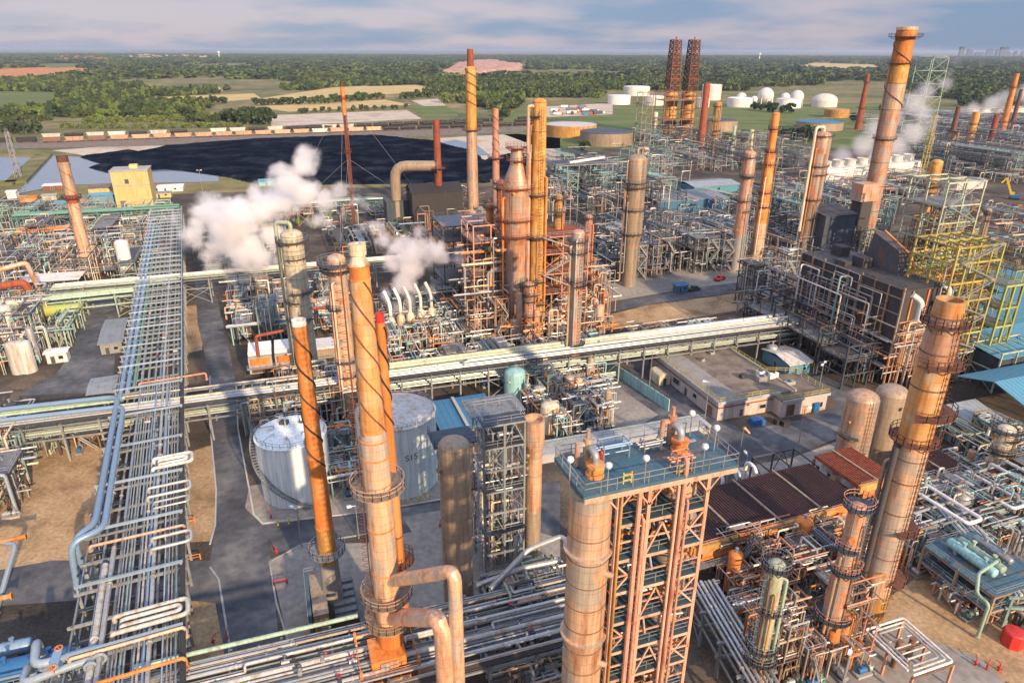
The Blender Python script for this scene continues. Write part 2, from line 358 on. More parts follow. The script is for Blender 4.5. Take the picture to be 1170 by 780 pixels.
# fields
FIELDS = [
 ([(-30, 104), (70, 106), (62, 128), (-30, 131)], 'meadow', 'bright green meadow beyond the railway'),
 ([(-30, 80), (80, 76), (110, 80), (60, 90), (-30, 96)], 'ploughed', 'orange brown ploughed field near the horizon'),
 ([(20, 74), (110, 72), (130, 75), (60, 78)], 'meadow', 'thin pale field under the horizon'),
 ([(115, 103), (250, 99), (255, 104), (110, 108)], 'stubble', 'long tan stubble field behind a hedge'),
 ([(155, 112), (290, 107), (300, 113), (170, 122)], 'stubble', 'tan stubble field behind the dark tree clump'),
 ([(295, 113), (380, 100), (420, 98), (440, 106), (350, 116), (295, 120)], 'stubble', 'golden field behind the tan strip'),
 ([(415, 99), (480, 97), (500, 104), (440, 108)], 'stubble', 'small golden field by the wood edge'),
 ([(290, 122), (350, 118), (440, 114), (470, 120), (330, 128)], 'stubble', 'narrow dry field before the hedge row'),
 ([(308, 132), (465, 126), (482, 136), (310, 145)], 'pale dirt', 'cream bare ground beside the railway'),
 ([(465, 122), (510, 121), (525, 133), (490, 137)], 'meadow', 'green grass plot beside the bare ground'),
 ([(470, 115), (500, 113), (510, 121), (490, 124)], 'pale dirt', 'bare plot with a small yard'),
 ([(600, 118), (760, 122), (1010, 118), (1010, 170), (620, 170), (560, 148)], 'meadow', 'green grass around the storage tanks'),
 ([(622, 122), (700, 118), (700, 131), (625, 134)], 'pale dirt', 'dusty parking lot beyond the weathered tanks'),
 ([(930, 72), (1000, 74), (1010, 82), (900, 78)], 'stubble', 'dull clearing among the far woods'),
 ([(0, 163), (620, 143), (620, 150), (330, 163), (0, 171)], 'ballast', 'brown railway ballast strip behind the black heap'),
 ([(60, 172), (180, 163), (330, 158), (330, 162), (200, 168), (110, 180)], 'pale dirt', 'pale bank behind the black heap'),
 ([(500, 158), (590, 153), (640, 158), (640, 200), (470, 168)], 'pale dirt', 'white ground behind the black heap'),
]
for i, (q, m, l) in enumerate(FIELDS): sheet('field', q, m, .05 + .03 * (i % 5), l, 'field')
sheet('pond', [(-60, 178), (44, 178), (15, 208), (-60, 212)], 'pond water', .3, 'pale blue settling pond behind its bank', 'water')
sheet('shallow_water', [(52, 178), (100, 180), (250, 190), (250, 208), (70, 212), (20, 222)], 'pond water', .25, 'sheet of bright water before the black heap', 'water')
sheet('shallow_water', [(478, 168), (520, 160), (545, 166), (560, 178), (505, 176)], 'pond water', .3, 'pale puddle at the end of the black heap', 'water')
mb = MB()
for p, q, w in (((-60, 214), (18, 210), 14), ((18, 210), (50, 178), 12), ((50, 178), (-60, 176), 10)):
    a, b = G(*p), G(*q); mb.bar(a + ZX * .4, b + ZX * .4, w, 2.2)
struct('embankment', mb, M['far land'], 'rough bank around the settling pond', 'embankment')

# the black heap, as terrain
def heap(name, pix, hmax, m, label, cat, seed, n=70, rough=.35):
    poly = [G(u, v).xy for u, v in pix]
    x0 = min(p.x for p in poly); x1 = max(p.x for p in poly); y0 = min(p.y for p in poly); y1 = max(p.y for p in poly)
    def sd(x, y):
        ins = False; d = 1e9
        for i in range(len(poly)):
            a, b = poly[i], poly[i - 1]
            if (a.y > y) != (b.y > y) and x < (b.x - a.x) * (y - a.y) / (b.y - a.y) + a.x: ins = not ins
            e = b - a; t = max(0, min(1, ((x - a.x) * e.x + (y - a.y) * e.y) / e.length_squared))
            d = min(d, math.hypot(a.x + e.x * t - x, a.y + e.y * t - y))
        return d if ins else -d
    vs, fs = [], []; ny = max(12, int(n * (y1 - y0) / (x1 - x0))); ny = min(ny, n)
    for j in range(ny + 1):
        for i in range(n + 1):
            x = x0 + (x1 - x0) * i / n; y = y0 + (y1 - y0) * j / ny; d = sd(x, y)
            k = noise.fractal(Vector((x * .02 + seed, y * .02, seed)), 1, 2, 5)
            h = -1 + min(hmax, max(0, d + 2) * .55) * (1 + rough * k) + (max(0, k) * hmax * .25 if d > 3 else 0)
            vs.append((x, y, max(-1, h)))
    for j in range(ny):
        for i in range(n):
            a = j * (n + 1) + i; fs.append((a, a + 1, a + n + 2, a + n + 1))
    mb = MB(); mb.add(vs, fs)
    return struct(name, mb, M[m], label, cat, smooth=True)
heap('black_heap', [(100, 192), (140, 179), (185, 168), (250, 162), (330, 158), (430, 155), (490, 161), (540, 172), (560, 188), (560, 209), (300, 212), (262, 203), (190, 194), (120, 198)], 2.6, 'coke black', 'vast low black heap behind the plant', 'black heap', 3)
heap('black_heap', [(535, 205), (552, 184), (582, 177), (610, 183), (606, 205)], 4, 'coke black', 'smaller black heap behind the pink reactor', 'black heap', 9, 40)
heap('black_heap', [(90, 180), (150, 172), (180, 178), (120, 190)], 3, 'coke black', 'low black spill beside the bright water', 'black heap', 14, 30)
heap('hill', [(500, 86), (520, 74), (560, 70), (600, 76), (590, 84), (540, 88)], 16, 'quarry', 'bare reddish quarry mound among far woods', 'hill', 5, 40)
# ------------------------------------------------------------------ equipment
PI = math.pi
def ladder_mb(r, ang, z0, z1, cage=True):
    mb = MB(); c, s = math.cos(ang), math.sin(ang); t = Vector((-s, c, 0)); o = Vector((c, s, 0))
    for k in (-.3, .3):
        p = o * (r + .25) + t * k; mb.bar(p + ZX * z0, p + ZX * z1, .07)
    n = int((z1 - z0) / .9)
    for i in range(n):
        z = z0 + .9 * i; a = o * (r + .25) + ZX * z; mb.bar(a + t * -.3, a + t * .3, .05)
        if cage and z > z0 + 2:
            pts = [a + t * (.38 * math.cos(q)) + o * (.75 * math.sin(q)) for q in (0, .7, 1.57, 2.4, PI)]
            for p, q in zip(pts, pts[1:]): mb.bar(p, q, .05)
    return mb

def ring_platform(root, r, z, w=1.3, a0=0., a1=2 * PI, m='dark steel', rm='steel frame'):
    p = MB().arcplate(r + .05, r + w, -.12, 0, a0, a1, 28)
    n = max(4, int((a1 - a0) * 1.6))
    for i in range(n):
        a = a0 + (a1 - a0) * (i + .5) / n; c, s = math.cos(a), math.sin(a)
        p.bar((r * c, r * s, -1.1), ((r + w * .9) * c, (r + w * .9) * s, -.14), .09)
    o = p.build('platform', M[m], root, (0, 0, z), smooth=False)
    k = max(int((a1 - a0) * 3.2), int((a1 - a0) * r / 1.1)); pts = [((r + w - .05) * math.cos(a0 + (a1 - a0) * i / k), (r + w - .05) * math.sin(a0 + (a1 - a0) * i / k), 0) for i in range(k + 1)]
    MB().rail(pts, 1.15, 2.2, .065).build('railing', M[rm], o, smooth=False)
    return o

def column(label, u, v, vt, px0, mt, px1=None, top='dome', plats=(), bands=4.0, lad=None, pipe=None, name='distillation_column', cat='column',
           lower=None, lowf=.2, band='brown rust', group=None, prof=None, pm='dark steel', rm='steel frame', riser=None, z0=0.0, pipem=None, nozz=3):
    b = G(u, v, z0); X, Y = b.x, b.y; h = hgt(X, Y, vt) - z0
    r0 = px0 / 2 * mpp(X, Y, z0); r1 = (px1 or px0) / 2 * mpp(X, Y, z0 + h)
    plats = list(plats); RC = random.Random(int(u * 7 + v))
    if name == 'distillation_column' and h > 12:
        while len(plats) < 5: a = RC.uniform(3.0, 4.6); plats.append((RC.uniform(.25, .95), RC.uniform(.8, 1.3), a, a + RC.uniform(1.6, 3)))
        riser = list(riser or [])
        while len(riser) < 3: riser.append((RC.uniform(3.3, 6.0), RC.uniform(.1, .24), RC.uniform(.03, .2), RC.uniform(.6, .97), RC.choice(['galvanised', 'orange rust', 'tan jacket', 'dun jacket', 'silver pipe', 'brown frame'])))
        if lad is None: lad = RC.uniform(3.4, 5.9)
    plats = [((hgt(X, Y, p[0]) - z0) / h if p[0] > 1.5 else p[0],) + tuple(p[1:]) for p in plats]
    root = thing(name, label, cat, (X, Y, z0), 0, group)
    def R_(f):
        if prof:
            for (fa, ra), (fb, rb) in zip(prof, prof[1:]):
                if fa <= f <= fb: return r0 * (ra + (rb - ra) * (f - fa) / max(1e-6, fb - fa))
            return r0 * prof[-1][1]
        return r0 + (r1 - r0) * f
    rt = R_(1.0); hd = rt * .55 if top == 'dome' else 0
    mb = MB(); P = []
    zs = [0]; nb = max(2, int(h / bands))
    for i in range(1, nb): zs.append((h - hd) * i / nb)
    zs.append(h - hd)
    if prof: zs = sorted(set(zs + [(h - hd) * f for f, _ in prof]))
    for z in zs: P.append((R_(z / (h - hd)), z))
    if top == 'dome':
        for k in range(1, 6): a = k / 5 * PI / 2; P.append((max(rt * math.cos(a), .001), h - hd + hd * math.sin(a)))
    elif top == 'open': P += [(rt * .85, h), (rt * .82, h - .8), (.001, h - .8)]
    mats = [M[mt], M[band], M[lower or mt]]
    if lower:
        cut = (h - hd) * lowf; lo = [p for p in P if p[1] <= cut] + [(R_(lowf), cut)]; hi = [(R_(lowf), cut)] + [p for p in P if p[1] > cut]
        mb.m = 2; mb.lathe(lo, 24); mb.m = 0; mb.lathe(hi, 24)
    else: mb.lathe(P, 24)
    mb.m = 1
    for z in zs[1:]:
        if not any(abs(z - q[1]) < .01 for q in ()): mb.arcplate(R_(z / (h - hd)) - .02, R_(z / (h - hd)) + .05, z - .06, z + .06, 0, 2 * PI, 24)
    mb.m = 1; mb.build('shell', mats, root)
    for p in plats:
        f, w = p[0], p[1]; a0 = p[2] if len(p) > 2 else 0; a1 = p[3] if len(p) > 3 else 2 * PI
        ring_platform(root, R_(f), h * f, w, a0, a1, pm, rm)
    if lad is not None: ladder_mb(max(r0, rt), lad, .5, h * .97).build('ladder', M['brown rust' if band == 'brown rust' else 'steel frame'], root, smooth=False)
    if pipe is not None:
        pr = pipe[1]; a = pipe[0]; e = pipe[2] if len(pipe) > 2 else .1; c, s = math.cos(a), math.sin(a); q = max(r0, rt) + pr + .5
        pts = fillet([(0, 0, h - .3), (0, 0, h + 1.6), (q * c, q * s, h + 1.6), (q * c, q * s, h * e)], 1.2, 4)
        MB().tube(pts, pr, 10).build('overhead_pipe', M[pipem or mt], root)
    for (a, pr, f0, f1, mm) in (riser or ()):
        q = max(R_(f0), R_(f1)) + pr + .25; c, s = math.cos(a), math.sin(a)
        pts = fillet([(R_(f1) * c * .9, R_(f1) * s * .9, h * f1), (q * c, q * s, h * f1), (q * c, q * s, h * f0), (q * c * 1.4, q * s * 1.4, h * f0)], .5)
        MB().tube(pts, pr, 8).build('riser_pipe', M[mm], root)
    for i in range(nozz):
        a = RN.uniform(PI, 2 * PI); z = h * RN.uniform(.15, .9); rr = R_(z / h); c, s = math.cos(a), math.sin(a)
        MB().tube([(rr * .9 * c, rr * .9 * s, z), ((rr + .45) * c, (rr + .45) * s, z)], .28, 10).tube([((rr + .4) * c, (rr + .4) * s, z), ((rr + .52) * c, (rr + .52) * s, z)], .42, 10).build('nozzle', M[band], root)
    root['h'] = h; root['r'] = r0
    return root

def strake_mb(Rf, h, f0, f1, starts, turns, w=.28, ph=0.):
    mb = MB()
    for k in range(starts):
        n = int(30 * turns); pts = []
        for i in range(n + 1):
            f = f0 + (f1 - f0) * i / n; a = ph + 2 * PI * (k / starts - turns * i / n); r = Rf(f) + w * .3
            pts.append((r * math.cos(a), r * math.sin(a), h * f))
        mb.tube(pts, w, 4)
    return mb

def chimney(label, u, v, vt, segs, px, strake=None, plats=(), lad=None, name='chimney_stack', cat='chimney', z0=0.0, cap=None, band=None, bands=(), pm='brown rust', rm='brown rust', ducts=(), topcrown=None, group=None):
    """segs: [(fraction from, to, material)], px: [(fraction, width seen in the photograph)]"""
    b = G(u, v, z0); X, Y = b.x, b.y; h = hgt(X, Y, vt) - z0
    fv = lambda f: (hgt(X, Y, f) - z0) / h if f > 1.5 else f
    plats = [(fv(p[0]),) + tuple(p[1:]) for p in plats]; bands = [fv(f) for f in bands]; px = [(fv(f), w) for f, w in px]; segs = [(fv(a), fv(b), m) for a, b, m in segs]
    if strake: strake = (fv(strake[0]), fv(strake[1])) + tuple(strake[2:])
    rs = [(f, w / 2 * mpp(X, Y, z0 + h * f)) for f, w in px]
    def R_(f):
        for (fa, ra), (fb, rb) in zip(rs, rs[1:]):
            if f <= fb: return ra + (rb - ra) * max(0, f - fa) / max(1e-6, fb - fa)
        return rs[-1][1]
    root = thing(name, label, cat, (X, Y, z0), 0, group)
    for f0, f1, mm in segs:
        fs = sorted(set([f0, f1] + [f for f, _ in px if f0 < f < f1] + [f0 + (f1 - f0) * i / 4 for i in range(1, 4)]))
        P = [(R_(f), h * f) for f in fs]
        if f1 > .999: P += [(R_(1) * .82, h), (R_(1) * .8, h - 2.5), (.001, h - 2.5)]
        mb = MB().lathe(P, 28)
        mb.build('shell_section', M[mm], root)
    if bands:
        for f in bands: MB().arcplate(R_(f) - .02, R_(f) + .08, h * f - .09, h * f + .09, 0, 2 * PI, 28).build('band', M[band or 'brown rust'], root)
    if strake:
        f0, f1, st, tu, mm = strake[:5]
        strake_mb(R_, h, f0, f1, st, tu, strake[5] if len(strake) > 5 else .22).build('strake', M[mm], root)
    for p in plats:
        a0 = p[2] if len(p) > 2 else 0; a1 = p[3] if len(p) > 3 else 2 * PI
        ring_platform(root, R_(p[0]), h * p[0], p[1], a0, a1, pm, rm)
    if lad is not None: ladder_mb(max(R_(.1), R_(.9)), lad, h * .08, h * .98).build('ladder', M['brown rust'], root, smooth=False)
    if cap: MB().arcplate(R_(1) * .75, R_(1) + .35, -.5, .6, 0, 2 * PI, 24).build('rim', M[cap], root, (0, 0, h))
    root['h'] = h; root['r'] = R_(0)
    return root

DR = {}
def drum(label, x, y, z, L, r, mt, rz, group=None, name='horizontal_drum', cat='vessel', saddle='concrete', sh=.8, simple=False):
    key = (L, r, mt, saddle, sh, simple)
    if key not in DR:
        P = [(.001, -L / 2 - r * .5), (r * .6, -L / 2 - r * .4), (r * .92, -L / 2 - r * .2), (r, -L / 2), (r, L / 2), (r * .92, L / 2 + r * .2), (r * .6, L / 2 + r * .4), (.001, L / 2 + r * .5)]
        mb = MB().lathe(P, 16)
        for q in (-L * .36, 0, L * .36): mb.arcplate(r - .02, r + .06, q - .1, q + .1, 0, 2 * PI, 16)
        mb.v = [(p[2], p[1], p[0]) for p in mb.v]; mb.f = [f[::-1] for f in mb.f]
        sm = MB().box(0, 0, -r * .55 - sh / 2, .5, r * 1.5, r * .9 + sh)
        nm = MB().tube([(0, 0, r * .8), (0, 0, r + .7)], .22, 8).tube([(0, 0, r + .6), (0, 0, r + .75)], .36, 8)
        DR[key] = (mb.mesh('shell', M[mt]), sm.mesh('saddle', M[saddle], False), nm.mesh('nozzle', M[mt]))
    a, b, c = DR[key]
    root = thing(name, label, cat, (x, y, z + r + sh), rz, group)
    put('shell', a, root)
    if not simple:
        put('saddle', b, root, (-L * .3, 0, 0)); put('saddle', b, root, (L * .3, 0, 0)); put('nozzle', c, root, (L * .2, 0, 0)); put('nozzle', c, root, (-L * .28, 0, 0))
    return root

VD = {}
def vdrum(label, x, y, z, h, r, mt, group=None, name='vertical_drum', cat='vessel', legs=True):
    key = (h, r, mt, legs)
    if key not in VD:
        lo = .9 if legs else 0; hd = r * .5
        P = [(.001, lo), (r * .7, lo + hd * .3), (r, lo + hd)] if legs else [(r, 0)]
        P += [(r, lo + h - hd), (r * .92, lo + h - hd * .6), (r * .6, lo + h - hd * .2), (.001, lo + h)]
        mb = MB().lathe(P, 16)
        for q in (.3, .65): mb.arcplate(r - .02, r + .06, lo + h * q - .08, lo + h * q + .08, 0, 2 * PI, 16)
        t = MB().tube([(0, 0, lo + h - .2), (0, 0, lo + h + .7)], .18, 8).tube([(0, 0, lo + h + .6), (0, 0, lo + h + .75)], .3, 8)
        lg = MB().box(0, 0, .75, .22, .22, 1.5)
        VD[key] = (mb.mesh('shell', M[mt]), t.mesh('nozzle', M['galvanised']), lg.mesh('leg', M['dark steel'], False))
    a, b, c = VD[key]
    root = thing(name, label, cat, (x, y, z), RN.uniform(0, 6), group)
    put('shell', a, root); put('nozzle', b, root)
    if legs:
        for k in range(4): q = PI / 4 + k * PI / 2; put('leg', c, root, (r * .9 * math.cos(q), r * .9 * math.sin(q), 0))
    return root

PU = {}
def pump(label, x, y, z, rz, mt='motor green', group=None):
    if mt not in PU:
        base = MB().box(0, 0, .2, 3.0, 1.3, .4)
        mo = MB().tube([(-1.2, 0, .95), (.1, 0, .95)], .45, 12).box(-.6, 0, 1.45, .5, .4, .3)
        ca = MB().tube([(.45, 0, .95), (.95, 0, .95)], .55, 12).tube([(.7, 0, .95), (.7, 0, 2.1)], .16, 8).tube([(.9, 0, .95), (1.45, 0, .95)], .18, 8).tube([(.1, 0, .95), (.45, 0, .95)], .12, 6)
        PU[mt] = (base.mesh('plinth', M['concrete'], False), mo.mesh('motor', M[mt]), ca.mesh('casing', M['galvanised']))
    a, b, c = PU[mt]; r = thing('pump', label, 'pump', (x, y, z), rz, group)
    put('plinth', a, r); put('motor', b, r); put('casing', c, r); return r

BOXC = {}
def _bx(sx, sy, sz, m, nm):
    k = (round(sx, 2), round(sy, 2), round(sz, 2), m, nm)
    if k not in BOXC: BOXC[k] = MB().box(0, 0, sz / 2, sx, sy, sz).mesh(nm, M[m], False)
    return BOXC[k]

def frame(label, x, y, w, d, levels, m='steel frame', deck='grating', rz=TH, nx=3, ny=2, group=None, brace=True, rails=True, cs=.32, z0=0., decks=None, simple=False, name='steel_frame', cat='steel structure', stair=False):
    """open steelwork: columns, a ring of beams and a deck at each level, railings, cross braces; x, y is its centre"""
    h = levels[-1]; xs = [-w / 2 + w * i / (nx - 1) for i in range(nx)]; ys = [-d / 2 + d * j / (ny - 1) for j in range(ny)]
    if simple:
        mb = MB()
        for a in xs:
            for b in ys: mb.box(a, b, h / 2, cs, cs, h)
        for z in levels:
            for b in ys: mb.bar((-w / 2, b, z - .05), (w / 2, b, z - .05), cs * .7)
            for a in xs: mb.bar((a, -d / 2, z), (a, d / 2, z), cs * .7)
            if RN.random() < .45: mb.box(0, 0, z + .2, w * RN.uniform(.3, .8), d * RN.uniform(.4, .9), .12)
            for e in range(RN.randrange(3)): a, b = RN.uniform(-.4, .2) * w, RN.uniform(-.4, .4) * d; mb.bar((a, b, z + .6), (a + w * .25, b, z + .6), RN.uniform(.5, 1.3))
            i = RN.randrange(nx - 1); zp = z - h / len(levels); mb.bar((xs[i], -d / 2, zp), (xs[i + 1], -d / 2, z), .22).bar((xs[i + 1], -d / 2, zp), (xs[i], -d / 2, z), .22)
            for e in range(3): b = RN.uniform(-.5, .5) * d; mb.bar((-w / 2, b, z + .3), (w / 2, b, z + .3), RN.uniform(.2, .45))
            mb.rail([(-w / 2, -d / 2, z + .2), (w / 2, -d / 2, z + .2), (w / 2, d / 2, z + .2)], 1.1, 3, .08)
        o = mb.build(name, M[m], None, (x, y, z0), rz, smooth=False); return tag(o, label, cat, group)
    root = thing(name, label, cat, (x, y, z0), rz, group)
    cm = _bx(cs, cs, h, m, 'column')
    for a in xs:
        for b in ys: put('column', cm, root, (a, b, 0))
    zp = 0
    for li, z in enumerate(levels):
        mb = MB()
        for b in ys: mb.bar((-w / 2, b, z - .18), (w / 2, b, z - .18), cs * .8, cs)
        for a in xs: mb.bar((a, -d / 2, z - .2), (a, d / 2, z - .2), cs * .7, cs * .9)
        mb.build('beam_frame', M[m], root, smooth=False)
        full = decks is None or decks[li]
        if full:
            dk = MB().box(0, 0, z + .05, w + .3, d + .3, .1).build('deck', M[deck], root, smooth=False)
            if rails: MB().rail([(-w / 2, -d / 2, z + .1), (w / 2, -d / 2, z + .1), (w / 2, d / 2, z + .1), (-w / 2, d / 2, z + .1)], 1.1, 2.0, .06, True).build('railing', M[m if m in ('yellow frame', 'lime frame') else 'galvanised'], dk, smooth=False)
        if brace:
            for b in (ys[0], ys[-1]):
                i = RN.randrange(nx - 1); mb = MB()
                if (li + int(w)) % 2: mb.bar((xs[i], b, zp), (xs[i + 1], b, z - .3), .14).bar((xs[i + 1], b, zp), (xs[i], b, z - .3), .14)
                else: mb.bar((xs[i], b, zp), ((xs[i] + xs[i + 1]) / 2, b, z - .3), .14).bar((xs[i + 1], b, zp), ((xs[i] + xs[i + 1]) / 2, b, z - .3), .14)
                mb.build('brace', M[m], root, smooth=False)
            a = xs[-1] if li % 2 else xs[0]
            MB().bar((a, ys[0], zp), (a, ys[-1], z - .3), .14).build('brace', M[m], root, smooth=False)
        if stair:
            s = -1 if li % 2 else 1; mb = MB(); p = Vector((s * w * .4, -d / 2 - .8, zp + .1)); q = Vector((-s * w * .4, -d / 2 - .8, z + .1)); n = int((z - zp) / .3)
            for k in (-.4, .4): mb.bar(p + Vector((0, k, 0)), q + Vector((0, k, 0)), .08, .25); mb.bar(p + Vector((0, k, 1)), q + Vector((0, k, 1)), .05)
            for i in range(n): c = p.lerp(q, i / n); mb.box(c.x, c.y, c.z, .28, .8, .05)
            mb.build('stair', M['galvanised'], root, smooth=False)
        zp = z
    return root

def pipe(label, pts, r, m, group=None, name='process_pipe', fil=None, n=8, flanges=True, cat='pipe'):
    p0 = Vector(pts[0]); P = fillet([Vector(p) - p0 for p in pts], fil or r * 2.0, 4)
    mb = MB().tube(P, r, n)
    if flanges:
        for a, b in ((pts[0], pts[1]), (pts[-1], pts[-2])):
            a, b = Vector(a) - p0, Vector(b) - p0; d = (b - a).normalized(); mb.tube([a, a + d * .14], r * 1.6, n)
    o = mb.build(name, M[m], None, p0); return tag(o, label, cat, group)

def lamp_post(label, u, v, h=9, z=0.0, group='lamp posts around the plant', heads=1):
    b = G(u, v, z); r = thing('lamp_post', label, 'lamp post', b, RN.uniform(0, 6), group)
    MB().tube([(0, 0, 0), (0, 0, h)], [.13, .07], 8).build('pole', M['galvanised'], r)
    for s in (1, -1)[:heads]: MB().bar((0, 0, h), (s * .9, 0, h + .1), .1).box(s * 1.1, 0, h + .12, .8, .45, .3).build('lamp_head', M['lamp head'], r, smooth=False)
    return r

def rack(label, p0, p1, W, zs, bay, m='steel frame', cs=.4, trestle_only=False, name='pipe_rack', brace=4, wide=1.0):
    p0, p1 = Vector(p0), Vector(p1); d = p1 - p0; L = d.length; rz = math.atan2(d.y, d.x)
    root = thing(name, label, 'pipe rack', p0, rz); n = max(2, int(L / bay)); h = zs[-1]
    cm = _bx(cs, cs, h, m, 'column'); bm = {}
    for i in range(n + 1):
        x = L * i / n
        for y in (-W / 2, W / 2): put('column', cm, root, (x, y, 0))
        for z in zs:
            bmk = _bx(cs * .8, W + 1.2 * wide, cs, m, 'cross_beam'); put('cross_beam', bmk, root, (x, 0, z - cs))
        if brace and i % brace == 0 and i < n:
            for y in (-W / 2, W / 2): MB().bar((x, y, .3), (x + L / n, y, zs[0] - .5), .15).bar((x + L / n, y, .3), (x, y, zs[0] - .5), .15).build('brace', M[m], root, smooth=False)
    for z in zs:
        for y in (-W / 2, W / 2): MB().bar((0, y, z - cs - .12), (L, y, z - cs - .12), cs * .6, cs * .8).build('stringer', M[m], root, smooth=False)
    def at(s, y, z): # a point of the rack
        q = p0 + d.normalized() * s + Vector((-math.sin(rz), math.cos(rz), 0)) * y; return Vector((q.x, q.y, p0.z + z))
    return root, at, L
# ------------------------------------------------------------------ stacks and columns
FR = rad(270)
chimney('tan stack with an orange ring standing beyond the long pipe rack', 103, 312, 178, [(0, 292, 'concrete'), (292, 232, 'tan jacket'), (232, 222, 'red rust'), (222, 185, 'tan jacket'), (185, 1, 'brown rust')],
        [(0, 13), (292, 13), (1, 12)], strake=(.55, .95, 2, 1.5, 'brown frame', .12), plats=[(226, 1.2)])
chimney('orange rust stack with spiral fins and a white rim', 383, 700, 365, [(0, 640, 'slab'), (640, 600, 'gold rust'), (600, .985, 'orange rust'), (.985, 1, 'white paint')],
        [(0, 24), (640, 21), (600, 20), (1, 16.5)], strake=(.55, .97, 2, 2.4, 'black steel', .13), plats=[(628, 1.3)], pm='grating', rm='galvanised', bands=[600, 520, 480], band='orange rust')
chimney('tall cone topped stack with spiral fins and two ring platforms', 452, 792, 285, [(0, 705, 'orange rust'), (705, 490, 'tan jacket'), (490, 318, 'apricot'), (318, 303, 'orange rust'), (303, 1, 'cream jacket')],
        [(0, 27), (700, 29), (500, 32), (490, 28), (330, 24), (303, 23), (1, 12)], strake=(.66, .95, 3, 1.5, 'brown rust', .1), plats=[(555, 1.6), (677, 1.6, 2.6, 7.2), (706, 1.4, 2.2, 6.4)],
        lad=rad(188), bands=[303, 318, 490, 500, 520, 600, 650], band='orange rust', cap='cream jacket', pm='dun jacket', rm='tan jacket')
chimney('plain orange stack standing close behind the cone topped stack', 463, 745, 358, [(0, .98, 'orange rust'), (.98, 1, 'red paint')], [(0, 17), (1, 10)], strake=(.72, .97, 2, 1.6, 'black steel', .13), bands=[.2, .4, .55], plats=[(640, 1.3)])
chimney('leaning looking orange stack with dark side ducts and ring walkways', 990, 708, 342, [(0, 672, 'gold rust'), (672, 505, 'tan jacket'), (505, 412, 'apricot'), (412, 360, 'pink jacket'), (360, 1, 'apricot')],
        [(0, 31), (600, 33), (500, 35), (410, 38), (1, 31)], plats=[(368, 1.0), (412, 1.3, 3.6, 6.6), (467, 1.9, 4.0, 7.6), (500, 1.1), (598, 1.4, 4.5, 7.4), (655, 1.6, 5.0, 7.2)], bands=[360, 400, 440, 520, 545, 580, 630], band='brown frame', lad=rad(290))
chimney('tallest stack with a railed crown and rusty spiral bands', 985, 284, 33, [(0, 262, 'tan jacket'), (262, 125, 'pink jacket'), (125, 95, 'tan jacket'), (95, 72, 'gold rust'), (72, 1, 'orange rust')],
        [(0, 17), (262, 18), (160, 20), (100, 21.5), (72, 21), (45, 20), (41, 22), (1, 21)], strake=(.66, .96, 1, 1.7, 'brown rust', .26), plats=[(42, 2.4), (72, 1.2), (158, 1.0)], bands=[95, 125, 160, 185, 212, 240], lad=rad(190), cap='tan jacket')
chimney('slim gold stack with a ring collar rising behind the pink reactor', 541, 262, 56, [(0, 148, 'tan jacket'), (148, 76, 'gold rust'), (76, 1, 'red rust')], [(0, 13), (148, 12), (78, 12), (76, 8), (1, 7)], strake=(.7, .9, 2, 2, 'brown rust', .2), plats=[(148, 2.0)])
chimney('thin pink stack with a round collar beside the pink reactor', 567, 262, 124, [(0, 1, 'pink frame')], [(0, 9), (1, 7)], strake=(.55, .97, 2, 2.5, 'red rust', .2), plats=[(180, 2.2)])
chimney('short red stack over the slatted black house', 503, 262, 137, [(0, 1, 'red rust')], [(0, 9), (1, 7.5)], plats=[(192, 2.0)], bands=[.6, .75, .9])
chimney('maroon stack beside the twin derrick drums', 800, 172, 95, [(0, 1, 'red rust')], [(0, 9), (1, 7)])
chimney('thin red stack far off between tank field and tallest stack', 980, 148, 85, [(0, 1, 'red rust')], [(0, 8), (1, 4)], plats=[(.4, 2), (.85, 1)])
chimney('tall rusty stack beside a darker thin twin at the far edge', 1142, 160, 84, [(0, 1, 'orange rust')], [(0, 8), (1, 5)], plats=[(.8, 1)])
chimney('thin dark brown stack close to a taller rusty one', 1152, 158, 102, [(0, 1, 'brown rust')], [(0, 5), (1, 3.5)])
chimney('stubby dark orange stack near the far cooling tower steam', 1105, 172, 128, [(0, 1, 'gold rust')], [(0, 9), (1, 8)], plats=[(.7, 1)], bands=[.3, .6])
chimney('short rusty stack standing next to the stubby dark orange one', 1128, 174, 131, [(0, 1, 'red rust')], [(0, 7), (1, 6)], plats=[(.6, 1)])
chimney('brown column with a fat base near the far steam', 1082, 178, 122, [(0, .5, 'pink jacket'), (.5, 1, 'brown rust')], [(0, 9), (.5, 8), (.52, 6), (1, 5)], plats=[(.5, 1)])
# guyed mast
b = G(405, 262); h = hgt(b.x, b.y, 94)
mast = thing('guyed_mast', 'slender red brown mast held by thin guy wires', 'mast', b)
mb = MB()
for k in range(3):
    a = k * 2.094; mb.tube([(.9 * math.cos(a), .9 * math.sin(a), 0), (.9 * math.cos(a), .9 * math.sin(a), h - 4)], .16, 6)
for i in range(int(h / 2) - 2):
    for k in range(3):
        a, c = k * 2.094, (k + 1) * 2.094; mb.bar((.9 * math.cos(a), .9 * math.sin(a), i * 2), (.9 * math.cos(c), .9 * math.sin(c), i * 2 + 2), .1)
mb.build('lattice', M['red rust'], mast, smooth=False)
MB().tube([(0, 0, 0), (0, 0, h)], .55, 10).build('flue', M['brown rust'], mast)
MB().cyl(0, 0, h - 14, h - 2, 1.0, 12).build('burner_tip', M['orange rust'], mast)
for k in range(3):
    for f in (.5, .92):
        a = .6 + k * 2.094; MB().tube([(0, 0, h * f), (45 * math.cos(a), 45 * math.sin(a), .2)], .05, 4).build('guy_wire', M['galvanised'], mast)
for f in (.55, .9): ring_platform(mast, .9, h * f, .9, m='red rust', rm='red rust')

